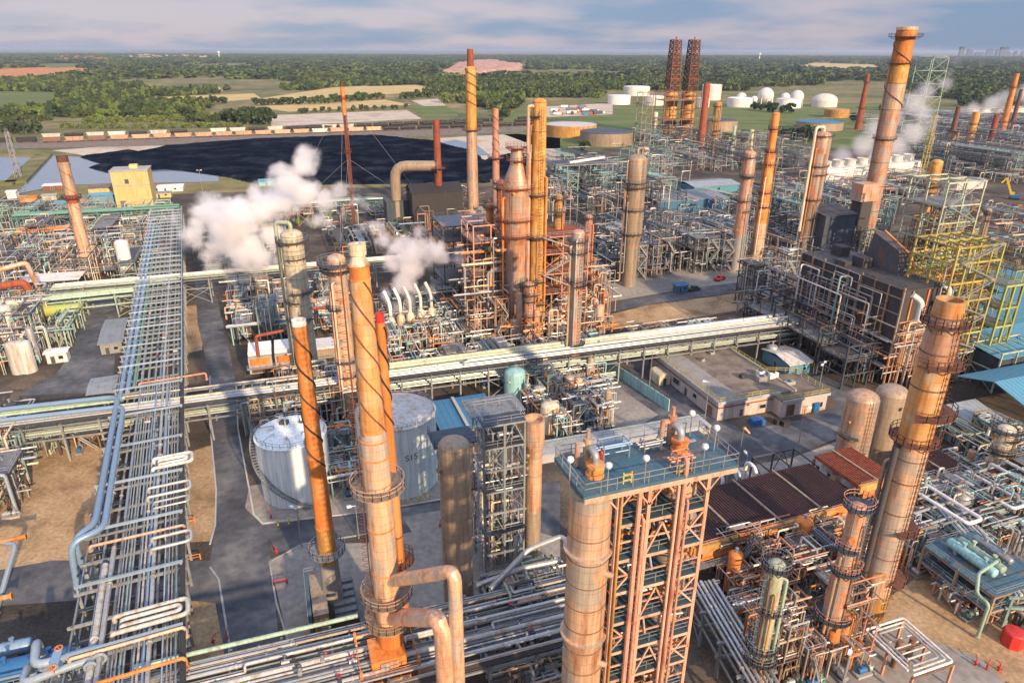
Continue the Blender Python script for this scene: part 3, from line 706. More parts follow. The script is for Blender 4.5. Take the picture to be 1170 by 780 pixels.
# process columns
column('pale yellow column with a hooped overhead pipe behind the orange spiral stack', 353, 432, 262, 25, 'cream jacket', 25, plats=[(.93, 1.3), (.55, .9, 3, 5)], bands=3.6, lad=rad(200), pipe=(rad(170), .5, .1), pipem='pale green', band='steel frame', riser=[(rad(195), .2, .05, .9, 'yellow frame')])
column('orange topped column hung with red pipes next to the cone stack', 402, 478, 290, 19, 'tan jacket', 21, plats=[(300, 2.2), (308, 1.7), (350, 1.2, 2, 5), (410, 1.2, 4, 6)], bands=4, lad=rad(215), riser=[(rad(250), .22, .05, .85, 'cream jacket'), (rad(230), .18, .1, .8, 'pink frame'), (rad(310), .2, .1, .7, 'tan jacket')], band='orange rust')
column('thick gold spiral column with a thin grey neck beside the reactor', 612, 384, 112, 18, 'gold rust', 16, plats=[(222, 1.2), (270, 1.5), (320, 1.2), (345, 1.3)], bands=7, lad=rad(285), riser=[(rad(200), .5, .03, .97, 'tan jacket'), (rad(320), .3, .05, .7, 'orange rust')], name='distillation_column')
column('pale pink column under the red walkway before the dirt plot', 654, 432, 262, 14, 'pink jacket', 15, plats=[(275, 1.0), (288, .9), (320, 1.0)], bands=6, lad=rad(300), riser=[(rad(210), .25, .03, .9, 'cream jacket')], band='orange rust')
for k, (u, v, vt, px, mm, l) in enumerate(((561, 372, 232, 9, 'orange rust', 'slender orange column at the west corner of the reactor steelwork'), (573, 352, 205, 11, 'red rust', 'dull red column close against the pink reactor'), (634, 372, 222, 9, 'gold rust', 'thin gold column between gold spiral column and pink column'), (668, 352, 245, 9, 'pink frame', 'thin pink column behind the red walkway'), (536, 330, 248, 12, 'dun jacket', 'dun column at the foot of the slim gold stack'), (551, 318, 236, 12, 'dun jacket', 'second dun column beneath the slim gold stack'), (604, 390, 322, 13, 'pink jacket', 'squat pink column before the gold spiral column'), (624, 366, 262, 7, 'orange rust', 'thinnest orange column right against the gold spiral column'))):
    l = l.replace('right against', 'tight against'); column(l, u, v, vt, px, mm, plats=[(.97, 1.0), (.7, .9), (.45, .9)], bands=5, lad=rad(280), riser=[(rad(320), .25, .05, .9, 'orange rust')], band='orange rust')
column('dun column with a hooked top pipe behind the back road', 718, 326, 176, 17, 'dun jacket', 22, prof=[(0, .9), (.35, .9), (.42, 1.25), (1, 1.25)], plats=[(.42, 1.2), (.6, 1), (.8, 1)], bands=5, lad=rad(300), pipe=(rad(60), .5, .1), riser=[(rad(200), .3, .05, .8, 'tan jacket')], band='orange rust')
column('pink and grey column with a thin spire at its top', 840, 308, 172, 14, 'pink jacket', 13, plats=[(.6, 1), (.8, 1), (.95, 1)], bands=6, lower='concrete', lowf=.3, lad=rad(300), band='orange rust')
column('slender tall red brown column tapering to a spike behind the exchangers', 862, 303, 128, 13, 'orange rust', 10, prof=[(0, 1.2), (.2, 1.1), (.75, .85), (.76, .6), (1, .6)], plats=[(.76, 1), (.5, 1), (.9, .8)], bands=6, lower='tan jacket', lowf=.3, riser=[(rad(240), .25, .03, .6, 'cream jacket')])
column('fat rusty column with a looped white pipe at its crown', 916, 298, 150, 15, 'pink jacket', 21, prof=[(0, .85), (.45, .85), (.5, 1.2), (1, 1.2)], plats=[(.97, 1), (.75, 1), (.5, 1.2)], bands=5, pipe=(rad(205), .55, .25), pipem='cream jacket', lower='dun jacket', lowf=.45, band='orange rust', lad=rad(290))
column('tan column standing inside the tall green steelwork', 1048, 282, 182, 13, 'gold rust', 13, plats=[(.3, 1.2), (.7, 1.2)], bands=5)
column('short orange column beside the yellow steelwork', 1098, 300, 228, 10, 'pink jacket', 10, plats=[(.95, .8)], bands=5)
column('slim tan column beside the short orange column', 1112, 305, 238, 8, 'tan jacket', 8, plats=[(.95, .8)], bands=5)
column('brown weathered drum tower standing alone on four steel supports', 525, 700, 500, 34, 'dun jacket', 36, top='dome', bands=3.6, plats=(), band='dun jacket', name='process_drum', cat='drum')
column('smaller flat topped brown drum beside the lattice frame', 608, 632, 478, 22, 'tan jacket', 27, top='open', bands=3.2, prof=[(0, .82), (.8, .82), (.84, 1), (1, 1)], band='dun jacket', name='process_drum', cat='drum', lower='dun jacket', lowf=.35)
column('sunlit silo with a pipe running across to its twin', 966, 545, 446, 35, 'tan jacket', 35, bands=3, band='tan jacket', name='silo', cat='silo', lad=rad(280), plats=[(.55, 1.2, 3.2, 4.4)])
column('shaded grey silo behind the sunlit one', 1002, 524, 440, 35, 'dun jacket', 35, bands=3, band='dun jacket', name='silo', cat='silo', lad=rad(320))  # twin of the tan silo; its dun colour stands in for the stack's shadow
column('green streaked column rising from pipework near the platform tower', 858, 800, 640, 17, 'pale green', 19, bands=3, lower='orange rust', lowf=.34, plats=[(.97, .8), (.42, 1.0), (.34, 1.2, 3, 6.5)], lad=rad(200), riser=[(rad(330), .2, .05, .9, 'mint')], band='mint')
column('rusty column with a railed top and slate ring decks', 940, 750, 575, 18, 'pink jacket', 17, prof=[(0, 1), (.25, 1), (.28, 1.25), (.62, 1.2), (.66, .95), (1, .95)], bands=2.6, plats=[(.99, .9), (.3, 1.1), (.62, .9, 3, 6)], pm='slate wall', rm='pink frame', lad=rad(310), band='orange rust', riser=[(rad(215), .2, .05, .7, 'tan jacket')])
column('yellowed column with rusty crown behind the leaning orange stack', 1128, 560, 486, 16, 'cream jacket', 20, bands=3, plats=[(.95, 1.2)], lad=rad(200), riser=[(rad(340), .25, .05, 1.0, 'cream jacket')], band='orange rust')
column('squat gold drum with a hooked pale pipe near the reactor foot', 583, 372, 318, 20, 'orange rust', 20, bands=4, lower='dun jacket', lowf=.4, pipe=(rad(330), .5, .05), pipem='pale green', plats=[(.5, 1)])
column('rusty gold column standing far off among exchangers', 815, 170, 116, 9, 'gold rust', 9, plats=[(.3, 1), (.6, 1), (.9, 1)], bands=6)
column('small pale spire on an orange base', 854, 190, 148, 7, 'cream jacket', 4, prof=[(0, 2), (.4, 1.9), (.5, .8), (1, .7)], bands=5, lower='orange rust', lowf=.42)
column('small grey green spire near the rusty gold column', 835, 185, 144, 5, 'mint', 4, bands=5, plats=[(.5, .8)])
column('slim cream spire behind the twin derricks', 747, 160, 128, 6, 'cream jacket', 5, bands=5)
column('brown column among exchangers in front of the tank field', 735, 205, 168, 9, 'tan jacket', 9, bands=5, plats=[(.9, 1)])

# pink reactor with its steelwork
column('fat domed pink reactor wrapped in walkways', 590, 382, 166, 32, 'pink jacket', 37, prof=[(0, .8), (.52, .8), (.56, 1), (.8, 1), (.86, .8), (.93, .45), (1, .42)], plats=[(.56, 1.6), (.64, 1.2), (.8, 1.3), (.93, 1.2), (.99, 1.5)], bands=4, band='orange rust', lad=rad(250), riser=[(rad(320), .5, .3, .97, 'pink jacket'), (rad(215), .35, .1, .75, 'orange rust')], name='reactor', cat='reactor', pm='red rust', rm='pink frame')
c = G(586, 386) + BX * 11
frame('rusty red steelwork around the pink reactor', c.x, c.y, 21, 13, [5, 9.5, 14, 19, 24, 29, 34], 'pink frame', 'brown frame', nx=5, ny=3, decks=[1, 0, 1, 1, 0, 1, 0])
run_later = [('around the pink reactor', c.x, c.y - 6, 22, 8), ('high on the pink reactor steelwork', c.x, c.y, 20, 14)]
run_more = []
c = G(652, 395) + BX * 14
frame('red steelwork with a long sloping walkway behind the pale pink column', c.x, c.y, 16, 12, [7, 14, 20, 26, 31], 'pink frame', 'red rust', nx=3, stair=True)
c = G(545, 345) + BX * 8
frame('dark steelwork beneath the slim gold stack', c.x, c.y, 22, 16, [8, 15, 22, 27], 'dark steel', 'grating', nx=4)
# twin derricks
dk = G(771, 160)
for u, l in ((763, 'front rusty drum of the derrick pair carrying a lattice tower'), (783, 'rear rusty drum of the derrick pair carrying a lattice tower')):
    b = G(u, 156); top = hgt(b.x, b.y, 46); mid = hgt(b.x, b.y, 104); r = 7.5 * mpp(b.x, b.y, 10)
    t = thing('derrick_drum', l, 'drum', b, TH)
    MB().lathe([(r, 0), (r, mid * .92), (r * .7, mid), (.001, mid + 1)], 20).build('shell', M['gold rust'], t)
    for q in (.3, .6, .9): ring_platform(t, r, mid * q, 1.6, m='red rust', rm='red rust')
    mb = MB(); w0, w1 = r * .8, r * .58; n = 9
    for i in range(n):
        z0 = mid + (top - mid) * i / n; z1 = mid + (top - mid) * (i + 1) / n; a = w0 + (w1 - w0) * i / n; c2 = w0 + (w1 - w0) * (i + 1) / n
        q0 = [(a, a), (-a, a), (-a, -a), (a, -a)]; q1 = [(c2, c2), (-c2, c2), (-c2, -c2), (c2, -c2)]
        for k in range(4):
            mb.bar((*q0[k], z0), (*q1[k], z1), .9); mb.bar((*q0[k], z0), (*q1[(k + 1) % 4], z1), .6); mb.bar((*q0[(k + 1) % 4], z0), (*q1[k], z1), .6); mb.bar((*q1[k], z1), (*q1[(k + 1) % 4], z1), .8)
    mb.build('lattice_tower', M['brown rust'], t, smooth=False)
    for q in (.0, .25, .5, .75, 1): MB().box(0, 0, mid + (top - mid) * q, r * (1.9 - q * .6), r * (1.9 - q * .6), .5).build('platform', M['red rust'], t, smooth=False)
    MB().cyl(0, 0, mid, top + 3, .6, 8).build('drill_stem', M['red rust'], t)
b = G(773, 158) + BX * 3; frame('rusty steelwork binding the two derrick drums together', b.x, b.y, 40, 18, [9, 18, 27, 36, 44], 'brown frame', 'red rust', nx=5, cs=.6, decks=[0, 1, 0, 1, 0])
# lattice frames far off
def lattice(label, u, v, vt, px, m, n=6, name='lattice_tower', cs=.4, taper=1.):
    b = G(u, v); h = hgt(b.x, b.y, vt); w0 = px / 2 * mpp(b.x, b.y, h / 2); t = thing(name, label, 'steel tower', b, TH); mb = MB(); lv = MB()
    for i in range(n):
        z0, z1 = h * i / n, h * (i + 1) / n; a = w0 * (1 + (taper - 1) * i / n); c2 = w0 * (1 + (taper - 1) * (i + 1) / n)
        q0 = [(a, a), (-a, a), (-a, -a), (a, -a)]; q1 = [(c2, c2), (-c2, c2), (-c2, -c2), (c2, -c2)]
        for k in range(4): mb.bar((*q0[k], z0), (*q1[k], z1), cs); mb.bar((*q0[k], z0), (*q1[(k + 1) % 4], z1), cs * .5); mb.bar((*q1[k], z1), (*q1[(k + 1) % 4], z1), cs * .8)
        MB().box(0, 0, z1 + .1, c2 * 2 + .6, c2 * 2 + .6, .15).build('deck', M['grating'], t, smooth=False) if i % 2 else None
    mb.build('lattice', M[m], t, smooth=False); MB().rail([(w0 * taper, w0 * taper, h), (-w0 * taper, w0 * taper, h), (-w0 * taper, -w0 * taper, h), (w0 * taper, -w0 * taper, h)], 1.3, 2, .1, True).build('railing', M[m], t, smooth=False)
    return t
lattice('grey lattice tower before the weathered tank', 732, 185, 106, 13, 'dun jacket', 7)
lattice('pale green lattice tower behind the tallest stack', 1041, 180, 66, 24, 'mint', 8, taper=.9)
lattice('small pale lattice mast near the chalk bank', 22, 205, 150, 6, 'steel frame', 6, taper=.5)
lattice('slim yellow lattice pole before the cooling tower', 1052, 205, 132, 5, 'yellow frame', 7, taper=.7)

# ------------------------------------------------------------------ platform tower in front
pc = Vector((12.15, 54.6, 0)); pcx = pc
tw = frame('tall pink steel tower carrying a blue top platform between two vessels', pcx.x + AX.x * .9, pcx.y + AX.y * .9, 9.2, 5.2, [6.2, 10, 13.8, 17.6, 21.4, 25.2, 29, 32.8, 36.6, 40.6], 'salmon frame', 'dark blue deck', nx=4, cs=.36, brace=False, name='platform_tower')
tx = lambda a, b, z=0: Vector((a - .6, b, z))
MB().box(-.6, 0, 44.8, 15.6, 6.6, .4).build('top_deck', M['blue deck'], tw, smooth=False)
for z0, z1 in ((40.6, 44.6),):
    for a in (-4.6, -1.55, 1.55, 4.6):
        for b in (-2.6, 2.6): put('column', _bx(.36, .36, 4, 'salmon frame', 'column'), tw, (a, b, 40.6))
mb = MB()
for a in (-4.6, -1.55, 1.55, 4.6):
    for s in (-1, 1): mb.bar((a, -2.7, 42.3), (a + s * 1.7, -2.7, 44.5), .16)
for b in (-3.2, 3.2): mb.bar((-8.3, b, 44.45), (7.1, b, 44.45), .25, .5)
mb.build('knee_brace', M['salmon frame'], tw, smooth=False)
MB().rail([(-8.3, -3.2, 45), (7.1, -3.2, 45), (7.1, 3.2, 45), (-8.3, 3.2, 45)], 1.2, 1.5, .06, True).build('top_railing', M['galvanised'], tw, smooth=False)
for i, z in enumerate([6.2, 13.8, 21.4, 29, 36.6]): # big chevron braces on the sunlit face
    mb = MB().bar((-1.55, -2.75, z), (0, -2.75, z + 3.4), .18).bar((1.55, -2.75, z), (0, -2.75, z + 3.4), .18); mb.build('chevron_brace', M['salmon frame'], tw, smooth=False)
    MB().bar((-4.6, -2.7, z), (-4.6, 2.6, z + 3.6), .16).build('brace', M['pink frame'], tw, smooth=False)
for i, z in enumerate([0, 6.2, 10, 13.8, 17.6, 21.4, 25.2, 29, 32.8, 36.6]):   # cross bracing of the outer bays
    z1 = [6.2, 10, 13.8, 17.6, 21.4, 25.2, 29, 32.8, 36.6, 40.6][i]; mb = MB(); a0, a1 = ((-4.6, -1.55), (1.55, 4.6))[i % 2]
    mb.bar((a0, -2.65, z), (a1, -2.65, z1 - .3), .16).bar((a1, -2.65, z), (a0, -2.65, z1 - .3), .16); mb.build('cross_brace', M['salmon frame'], tw, smooth=False)
    MB().bar((-4.6, -2.68, (z + z1) / 2), (4.6, -2.68, (z + z1) / 2), .14).build('mid_rail', M['salmon frame'], tw, smooth=False)
RV = math.atan2(AX.y, AX.x)
def tpt(a, b, z): return pc + AX * a + BX * b + ZX * z
for k, (a, b, r, z0, z1, m) in enumerate([(-1.9, -3.1, .24, 0, 44.3, 'pink frame'), (-1.3, -3.15, .17, 0, 41, 'pink frame'), (2.6, -3.1, .22, 8, 46.5, 'pink frame'), (2.05, -3.1, .15, 3, 44, 'salmon frame'), (3.2, -3.1, .13, 0, 42, 'pink frame'), (-3.6, -3.0, .12, 5, 44, 'gold rust')]):
    pipe(['fat dull red riser up the sunlit face of the platform tower', 'thin pink riser beside the fat dull red one on the platform tower', 'reddish riser reaching past the top platform', 'salmon riser beside the reddish one on the platform tower', 'thinnest pink riser on the platform tower face', 'gold riser close to the sunlit reactor vessel'][k], [tpt(a, b + .6, z0 + .3), tpt(a, b, z0 + .3), tpt(a, b, z1), tpt(a, b + .7, z1)], r, m, name='riser_pipe')
def tower_vessel(label, a, b, r, z1, m):
    p = tpt(a, b, 0); t = thing('reactor_vessel', label, 'vessel', p, 0)
    P = [(r * .92, 0), (r * .92, 4), (r, 5)] + [(r, 5 + (z1 - 5) * i / 14) for i in range(1, 15)]
    mb = MB().lathe(P, 32); mb.m = 1
    for i in range(14): z = 5 + (z1 - 7) * i / 14; mb.arcplate(r - .02, r + .05, z - .05, z + .05, 0, 2 * PI, 32)
    mb.build('shell', [M[m], M['brown frame']], t)
    for q in (.35, .62, .85): MB().arcplate(r, r + .35, z1 * q, z1 * q + .15, 0, 2 * PI, 32).build('stiffener_ring', M[m], t)
    for q in (.3, .55, .8): MB().tube([(r * .6 * math.cos(-.5), r * .9 * math.sin(-.5) , z1 * q), ((r + .7) * math.cos(-.5), (r + .7) * math.sin(-.5), z1 * q)], .3, 10).build('nozzle', M[m], t)
tower_vessel('sunlit vessel jacketed in pale metal beside the platform tower', -5.75, -1.2, 1.95, 44.3, 'tan jacket')
tower_vessel('second jacketed vessel half hidden behind the platform tower steelwork', 4.4, .6, 1.85, 44.3, 'tan jacket')
# equipment on the decks
for i, (a, b, z, h, r, m) in enumerate([(-2.2, .5, 29.1, 2.6, .6, 'orange rust'), (3.6, .6, 21.5, 2.4, .7, 'tan jacket'), (0, .8, 36.7, 2.2, .5, 'brown frame'), (.4, .5, 13.9, 2.5, .7, 'orange rust'), (3.5, .7, 32.9, 2.4, .5, 'pink frame'), (-2.4, .8, 17.7, 2.4, .6, 'brown frame'), (.2, 1, 25.3, 2.6, .5, 'tan jacket')]):
    q = tpt(a, b, z); vdrum('small %s drum standing on a deck of the platform tower' % ['rusty', 'pale', 'brown', 'orange', 'pink', 'dark brown', 'tan'][i], q.x, q.y, z, h - .9, r, m)
for i in range(110):
    z = RN.choice([6.2, 10, 13.8, 17.6, 21.4, 25.2, 29, 32.8, 36.6, 40.6]) + .2; a = RN.uniform(-3.2, 4.2); b = RN.uniform(-2, 2); l = RN.uniform(1, 3)
    pipe('short bent pipe between decks of the platform tower', [tpt(a, b, z), tpt(a, b, z + 1 + RN.random()), tpt(a + l, b, z + 1.5), tpt(a + l, b - RN.uniform(.3, 1.5), z + 1.5), tpt(a + l, b - .5, z + 3.2)], RN.uniform(.06, .14), RN.choice(['pink frame', 'orange rust', 'tan jacket', 'galvanised']), 'short pipes on the platform tower decks', name='deck_pipe', flanges=False)
for i, (a, b) in enumerate([(-7.9, -1.2), (-5.2, -3.1), (-1.6, -3.1), (4.3, -3.1), (7.2, -.6), (6.6, 2.6)]):
    q = tpt(a, b, 45); t = thing('lamp_post', 'round white lamp on the top platform of the pink tower', 'lamp post', q, 0, 'lamps round the blue top platform')
    MB().tube([(0, 0, 0), (0, 0, 2.3)], .05, 6).build('pole', M['galvanised'], t); MB().lathe([(.001, 2.25), (.24, 2.35), (.32, 2.55), (.24, 2.78), (.001, 2.88)], 14).build('lamp_head', M['lamp head'], t)
for k, (a, b, l) in enumerate([(-5.2, -.6, 'relief valve with a white elbow near the front corner of the blue platform'), (4.2, .6, 'relief valve with a white elbow at the far end of the blue platform')]):
    q = tpt(a, b, 45); t = thing('relief_valve', l, 'valve', q, RV)
    MB().lathe([(.85, 0), (.85, .25), (.72, .3), (.72, .95), (.85, 1.0), (.85, 1.2), (.001, 1.25)], 20).build('collar', M['orange rust'], t)
    MB().tube(fillet([(0, 0, 1.1), (0, 0, 2.2), (-.1, 1.3, 2.3), (-.1, 1.6, .2)], .6, 4), .36, 12).build('elbow', M['silver pipe'], t)
    MB().tube([(-.1, 1.5, 0), (-.1, 1.5, 3.0)], .42, 12).tube([(-.1, 1.5, 2.4), (-1.0, 1.7, 2.4), (-1.0, 1.7, .2)], .3, 10).tube([(-.1, 1.5, 3), (-.1, 1.5, 3.9)], .2, 8).build('valve_body', M['pink jacket'], t)
    MB().box(1.3, .2, .7, 1.0, .35, .1).box(.9, .2, .35, .15, .3, .7).build('step', M['galvanised'], t, smooth=False)
for i, (a, b, w, d, h, m, l) in enumerate([(-2.2, 1.8, 2.6, 1.4, 1.6, 'blue pipe', 'blue pipe frame at the back of the blue platform'), (1.6, 1.5, 1.8, .9, 1.2, 'galvanised', 'grey pipe frame near the white elbow on the blue platform'), (2.6, -2.2, 1.5, 1.1, 1.7, 'pink frame', 'pink cage standing at the edge of the blue platform')]):
    q = tpt(a, b, 45); t = thing('valve_skid', l, 'pipe frame', q, RV); mb = MB()
    for x in (-w / 2, w / 2):
        for y in (-d / 2, d / 2): mb.tube([(x, y, 0), (x, y, h)], .07, 6)
    for z in (h * .5, h):
        mb.tube([(-w / 2, -d / 2, z), (w / 2, -d / 2, z), (w / 2, d / 2, z), (-w / 2, d / 2, z), (-w / 2, -d / 2, z)], .07, 6)
    mb.build('tubing', M[m], t)
    for y in (-.3, .1, .4): MB().tube([(-w / 2 - .5, y, h * .7), (w / 2 + .5, y, h * .7)], .1, 8).build('pipe', M[m], t)
q = tpt(-3.6, 1.4, 45); tg = thing('extinguisher', 'red fire extinguisher on the blue platform', 'fire extinguisher', q)
MB().lathe([(.28, 0), (.3, .9), (.2, 1.1), (.06, 1.2), (.06, 1.35)], 12).build('bottle', M['red paint'], tg)
for i, (a, b) in enumerate([(-3.0, -2.6), (2.4, -2.9)]):
    q = tpt(a, b, 45); t = thing('safety_gate', ['yellow swing gate at the middle of the platform edge', 'yellow swing gate above the reddish riser'][i], 'gate', q, RV)
    MB().bar((-.4, 0, .3), (.4, 0, .3), .12).bar((-.4, 0, .9), (.4, 0, .9), .12).bar((-.4, 0, 0), (-.4, 0, 1.1), .1).bar((.4, 0, 0), (.4, 0, 1.1), .1).build('bars', M['safety yellow'], t, smooth=False)

# windsock behind the platform
b = G(845, 520); t = thing('windsock', 'orange and white windsock on a thin pole', 'windsock', b)
MB().tube([(0, 0, 0), (0, 0, 7)], .08, 6).build('pole', M['galvanised'], t)
MB().tube([(0, 0, 6.8), (.5, -.1, 6.4), (1.3, -.3, 5.6)], [.38, .33, .22], 10).build('sock', M['pink jacket'], t)
# ------------------------------------------------------------------ white tanks
def tank(label, u, v, pxw, vt, m, dome=.08, name='storage_tank', stair=None, railing=True, n=40, cat='storage tank', roof=None, group=None, bandm=None, z0=0, low=None):
    b = G(u, v); b.y += 0; r = pxw / 2 * mpp(b.x, b.y, 3); b2 = b + Vector((b.x, b.y, 0)).normalized() * r   # the foot seen nearest is r in front of the centre
    h = hgt(b2.x, b2.y, vt); t = thing(name, label, cat, b2, 0, group)
    mb = MB(); k = 5
    P = [(r, h * i / k) for i in range(k + 1)]
    if low:
        mb.m = 1; mb.lathe([(r, 0), (r, h * .22)], n); mb.m = 0; P = [(r, h * .22)] + P[2:]
    mb.lathe(P[:-1] + [(r, h)], n)
    mb.m = 0
    for q in range(1, k): mb.arcplate(r - .02, r + .03, h * q / k - .05, h * q / k + .05, 0, 2 * PI, n)
    mb.build('shell', [M[m], M[low or m]], t)
    MB().lathe([(r + .15, h - .05), (r + .15, h + .12)] + [(max(.001, r * math.cos(q * PI / 10)), h + .12 + r * dome * 2 * math.sin(q * PI / 10)) for q in range(0, 6)], n).build('roof', M[roof or m], t)
    if railing: 
        pts = [((r - .2) * math.cos(2 * PI * i / 28), (r - .2) * math.sin(2 * PI * i / 28), h + .1) for i in range(28)]
        MB().rail(pts, 1.1, 3, .06, True).build('railing', M['galvanised'], t, smooth=False)
    if stair:
        a0, a1 = stair; n2 = int(h / .35); mb = MB()
        for i in range(n2):
            a = a0 + (a1 - a0) * i / n2; z = h * i / n2; c, s = math.cos(a), math.sin(a)
            mb.bar((r * c, r * s, z), ((r + 1.1) * c, (r + 1.1) * s, z), .4, .06)
        for rr in (r + .1, r + 1.1):
            pts = [(rr * math.cos(a0 + (a1 - a0) * i / 24), rr * math.sin(a0 + (a1 - a0) * i / 24), h * i / 24) for i in range(25)]
            for p, q in zip(pts, pts[1:]): mb.bar(p, q, .12, .3)
        for zz in (.55, 1.1):
            pts = [((r + 1.1) * math.cos(a0 + (a1 - a0) * i / 24), (r + 1.1) * math.sin(a0 + (a1 - a0) * i / 24), h * i / 24 + zz) for i in range(25)]
            mb.tube(pts, .04, 4)
        mb.build('spiral_stair', M['steel frame'], t, smooth=False)
    t['h'] = h; t['r'] = r; return t
t1 = tank('smaller white tank with a dark spiral stair and cluttered roof', 344, 580, 80, 494, 'tank white', .03, stair=(rad(305), rad(165)), low='tank aqua')
h, r = t1['h'], t1['r']
for i in range(7):
    a = i * .9 + .3; MB().tube(fillet([(r * .5 * math.cos(a), r * .5 * math.sin(a), h), (r * .5 * math.cos(a), r * .5 * math.sin(a), h + 1.2), (r * .85 * math.cos(a + .2), r * .85 * math.sin(a + .2), h + 1.2), (r * 1.05 * math.cos(a + .2), r * 1.05 * math.sin(a + .2), h + .6)], .4), .12, 8).build('roof_pipe', M[('silver pipe', 'tank aqua', 'galvanised')[i % 3]], t1)
MB().box(-r * .3, r * .4, h + .6, 1.6, 1.2, 1.0).box(r * .2, r * .5, h + .5, 1.0, 1.0, .8).build('roof_box', M['dark steel'], t1, smooth=False)
MB().tube([(-1.2, 1, h), (-1.2, 1, h + 2)], .1, 6).build('vent', M['silver pipe'], t1)
t2 = tank('larger aqua white tank with painted digits on its side', 459, 571, 92, 470, 'tank aqua', .07, stair=(rad(20), rad(110)), roof='weathered white', low='tank blue')
h, r = t2['h'], t2['r']
fc = bpy.data.curves.new('digits', 'FONT'); fc.body = 'S15'; fc.size = 1.8; fc.align_x = 'CENTER'; fo = bpy.data.objects.new('digits', fc); COL.objects.link(fo)
dg_ = bpy.context.evaluated_depsgraph_get(); fm = bpy.data.meshes.new_from_object(fo.evaluated_get(dg_)); COL.objects.unlink(fo); bpy.data.objects.remove(fo)
a0 = rad(299)
for vx in fm.vertices:
    x, y = vx.co.x, vx.co.y; a = a0 + x / r; vx.co = Vector(((r + .05) * math.cos(a), (r + .05) * math.sin(a), h * .56 + y))
fm.materials.clear(); fm.materials.append(M['dark steel']); put('digits', fm, t2)
pts = [((r - .4) * math.cos(q), (r - .4) * math.sin(q), h + .35) for q in [rad(50) + i * .12 for i in range(14)]]
MB().tube(pts, .2, 8).build('foam_pipe', M['red rust'], t2)
for i in range(9):
    q = G(434 + i * 11, 584 - i * 2.6) if i < 6 else G(318 + (i - 6) * 12, 600 - (i - 6) * 2)
    o = MB().cyl(0, 0, 0, 1.2, .16, 8).build('bollard', M['safety yellow'], None, q); tag(o, 'yellow bollard in the row along the kerb by the white tanks', 'bollard', 'yellow bollards by the tanks')
vd = G(588, 462); vdrum('mint coloured round tank beside the rust box', vd.x, vd.y + 2, 0, 9, 2.6, 'aqua paint', legs=False)
vd = G(628, 497); vdrum('pale cream tank near the concrete wall', vd.x, vd.y + 2, 0, 7.5, 2.1, 'cream jacket', legs=False)

# far storage tanks
for u, v, w, vt, l, m in ((707, 120, 26, 109, 'low white tank with a rust top beside the green', 'white paint'), (727, 110, 30, 99, 'taller white tank behind two low white ones', 'white paint'), (747, 121, 22, 110, 'low white tank close to the derrick drums', 'white paint'), (812, 115, 22, 97, 'tall white tank beyond the maroon stack', 'white paint'), (803, 123, 14, 112, 'small white tank at the foot of the tall one', 'white paint'), (845, 123, 29, 112, 'broad white tank in front of a sphere', 'white paint'), (900, 124, 28, 113, 'broad white tank below two white spheres', 'white paint')):
    tank(l, u, v, w, vt, m, .03, railing=False, n=28)
tank('white dome roofed tank standing apart on the grass', 941, 123, 28, 115, 'white paint', .28, railing=False, roof='weathered white')
tank('weathered tan tank with a pale roof', 652, 158, 60, 142, 'gold rust', .02, railing=True, roof='weathered white')
tank('weathered tan tank with a blue grey roof nearest the grey steel deck', 692, 168, 62, 150, 'dun jacket', .02, roof='slate wall')
tank('weathered dun tank with a grey roof behind the gold column', 820, 154, 42, 137, 'dun jacket', .02, roof='slate wall')
tank('small gold walled tank below the dome roofed tank', 955, 135, 27, 125, 'gold rust', .02, railing=False)
tank('low tan tank with a blue roof beyond the looped pipe column', 935, 150, 52, 139, 'dun jacket', .02, roof='blue roof')
for u, v, w, l in ((846, 115, 12, 'white gas sphere behind the broad tank'), (861, 114, 8, 'smallest white gas sphere'), (873, 117, 18, 'largest white gas sphere left standing on legs'), (896, 114, 11, 'small white gas sphere beside a bigger one'), (909, 116, 15, 'big white gas sphere at the end of the group')):
    l = l.replace(' left standing', ' standing')
    b = G(u, v + 6); r = w / 2 * mpp(b.x, b.y, 10); t = thing('gas_sphere', l, 'gas sphere', b)
    MB().lathe([(max(.001, r * math.sin(q * PI / 14)), r * 1.4 - r * math.cos(q * PI / 14)) for q in range(15)], 22).build('sphere_shell', M['white paint'], t)
    for k in range(8): a = k * PI / 4; MB().tube([(r * .95 * math.cos(a), r * .95 * math.sin(a), 0), (r * .95 * math.cos(a), r * .95 * math.sin(a), r * 1.3)], r * .05, 6).build('leg', M['white paint'], t)

# ------------------------------------------------------------------ pipe racks
def rack_pipes(at, L, specs, group, base):
    for y, r, m, z, s0, s1, lab in specs:
        s0 = L * s0 if s0 <= 1 else s0; s1 = L * s1
        a = at(s0, y, z + r); b = at(s1, y, z + r); d = (b - a); n = max(1, int(d.length / 40))
        du = d.normalized(); pts_ = [d * (i / n) for i in range(n + 1)]
        if not lab and RN.random() < .3 and r > .11 and d.length > 60:   # a jog up and across part of the way along
            s1_ = RN.uniform(.15, .8) * d.length; dy_ = du.cross(ZX) * RN.choice((-1, 1)) * RN.uniform(.5, 1.2) if abs(y) < 4 else Vector((0, 0, 0)); up_ = ZX * RN.uniform(.45, .7); q_ = du * s1_
            pts_ = fillet([Vector((0, 0, 0)), q_, q_ + up_, q_ + up_ + dy_ + du * .01, q_ + up_ + dy_ + du * (d.length - s1_)], r * 2)
        pm_ = MB().tube(pts_, r, 8); e = RN.uniform(4, 16)
        while r > .13 and e < d.length - 1:   # flanged joints
            pm_.tube([du * e, du * (e + .22)], r + .11, 10); e += RN.uniform(9, 30)
        o = pm_.build('rack_pipe', M[m], None, a)
        tag(o, lab or base, 'pipe', None if lab else group)
p0, p1 = G(140, 770, 9), G(190, 240, 9); p0.z = p1.z = 0; dd = (p1 - p0).normalized(); p0 = p0 - dd * 22
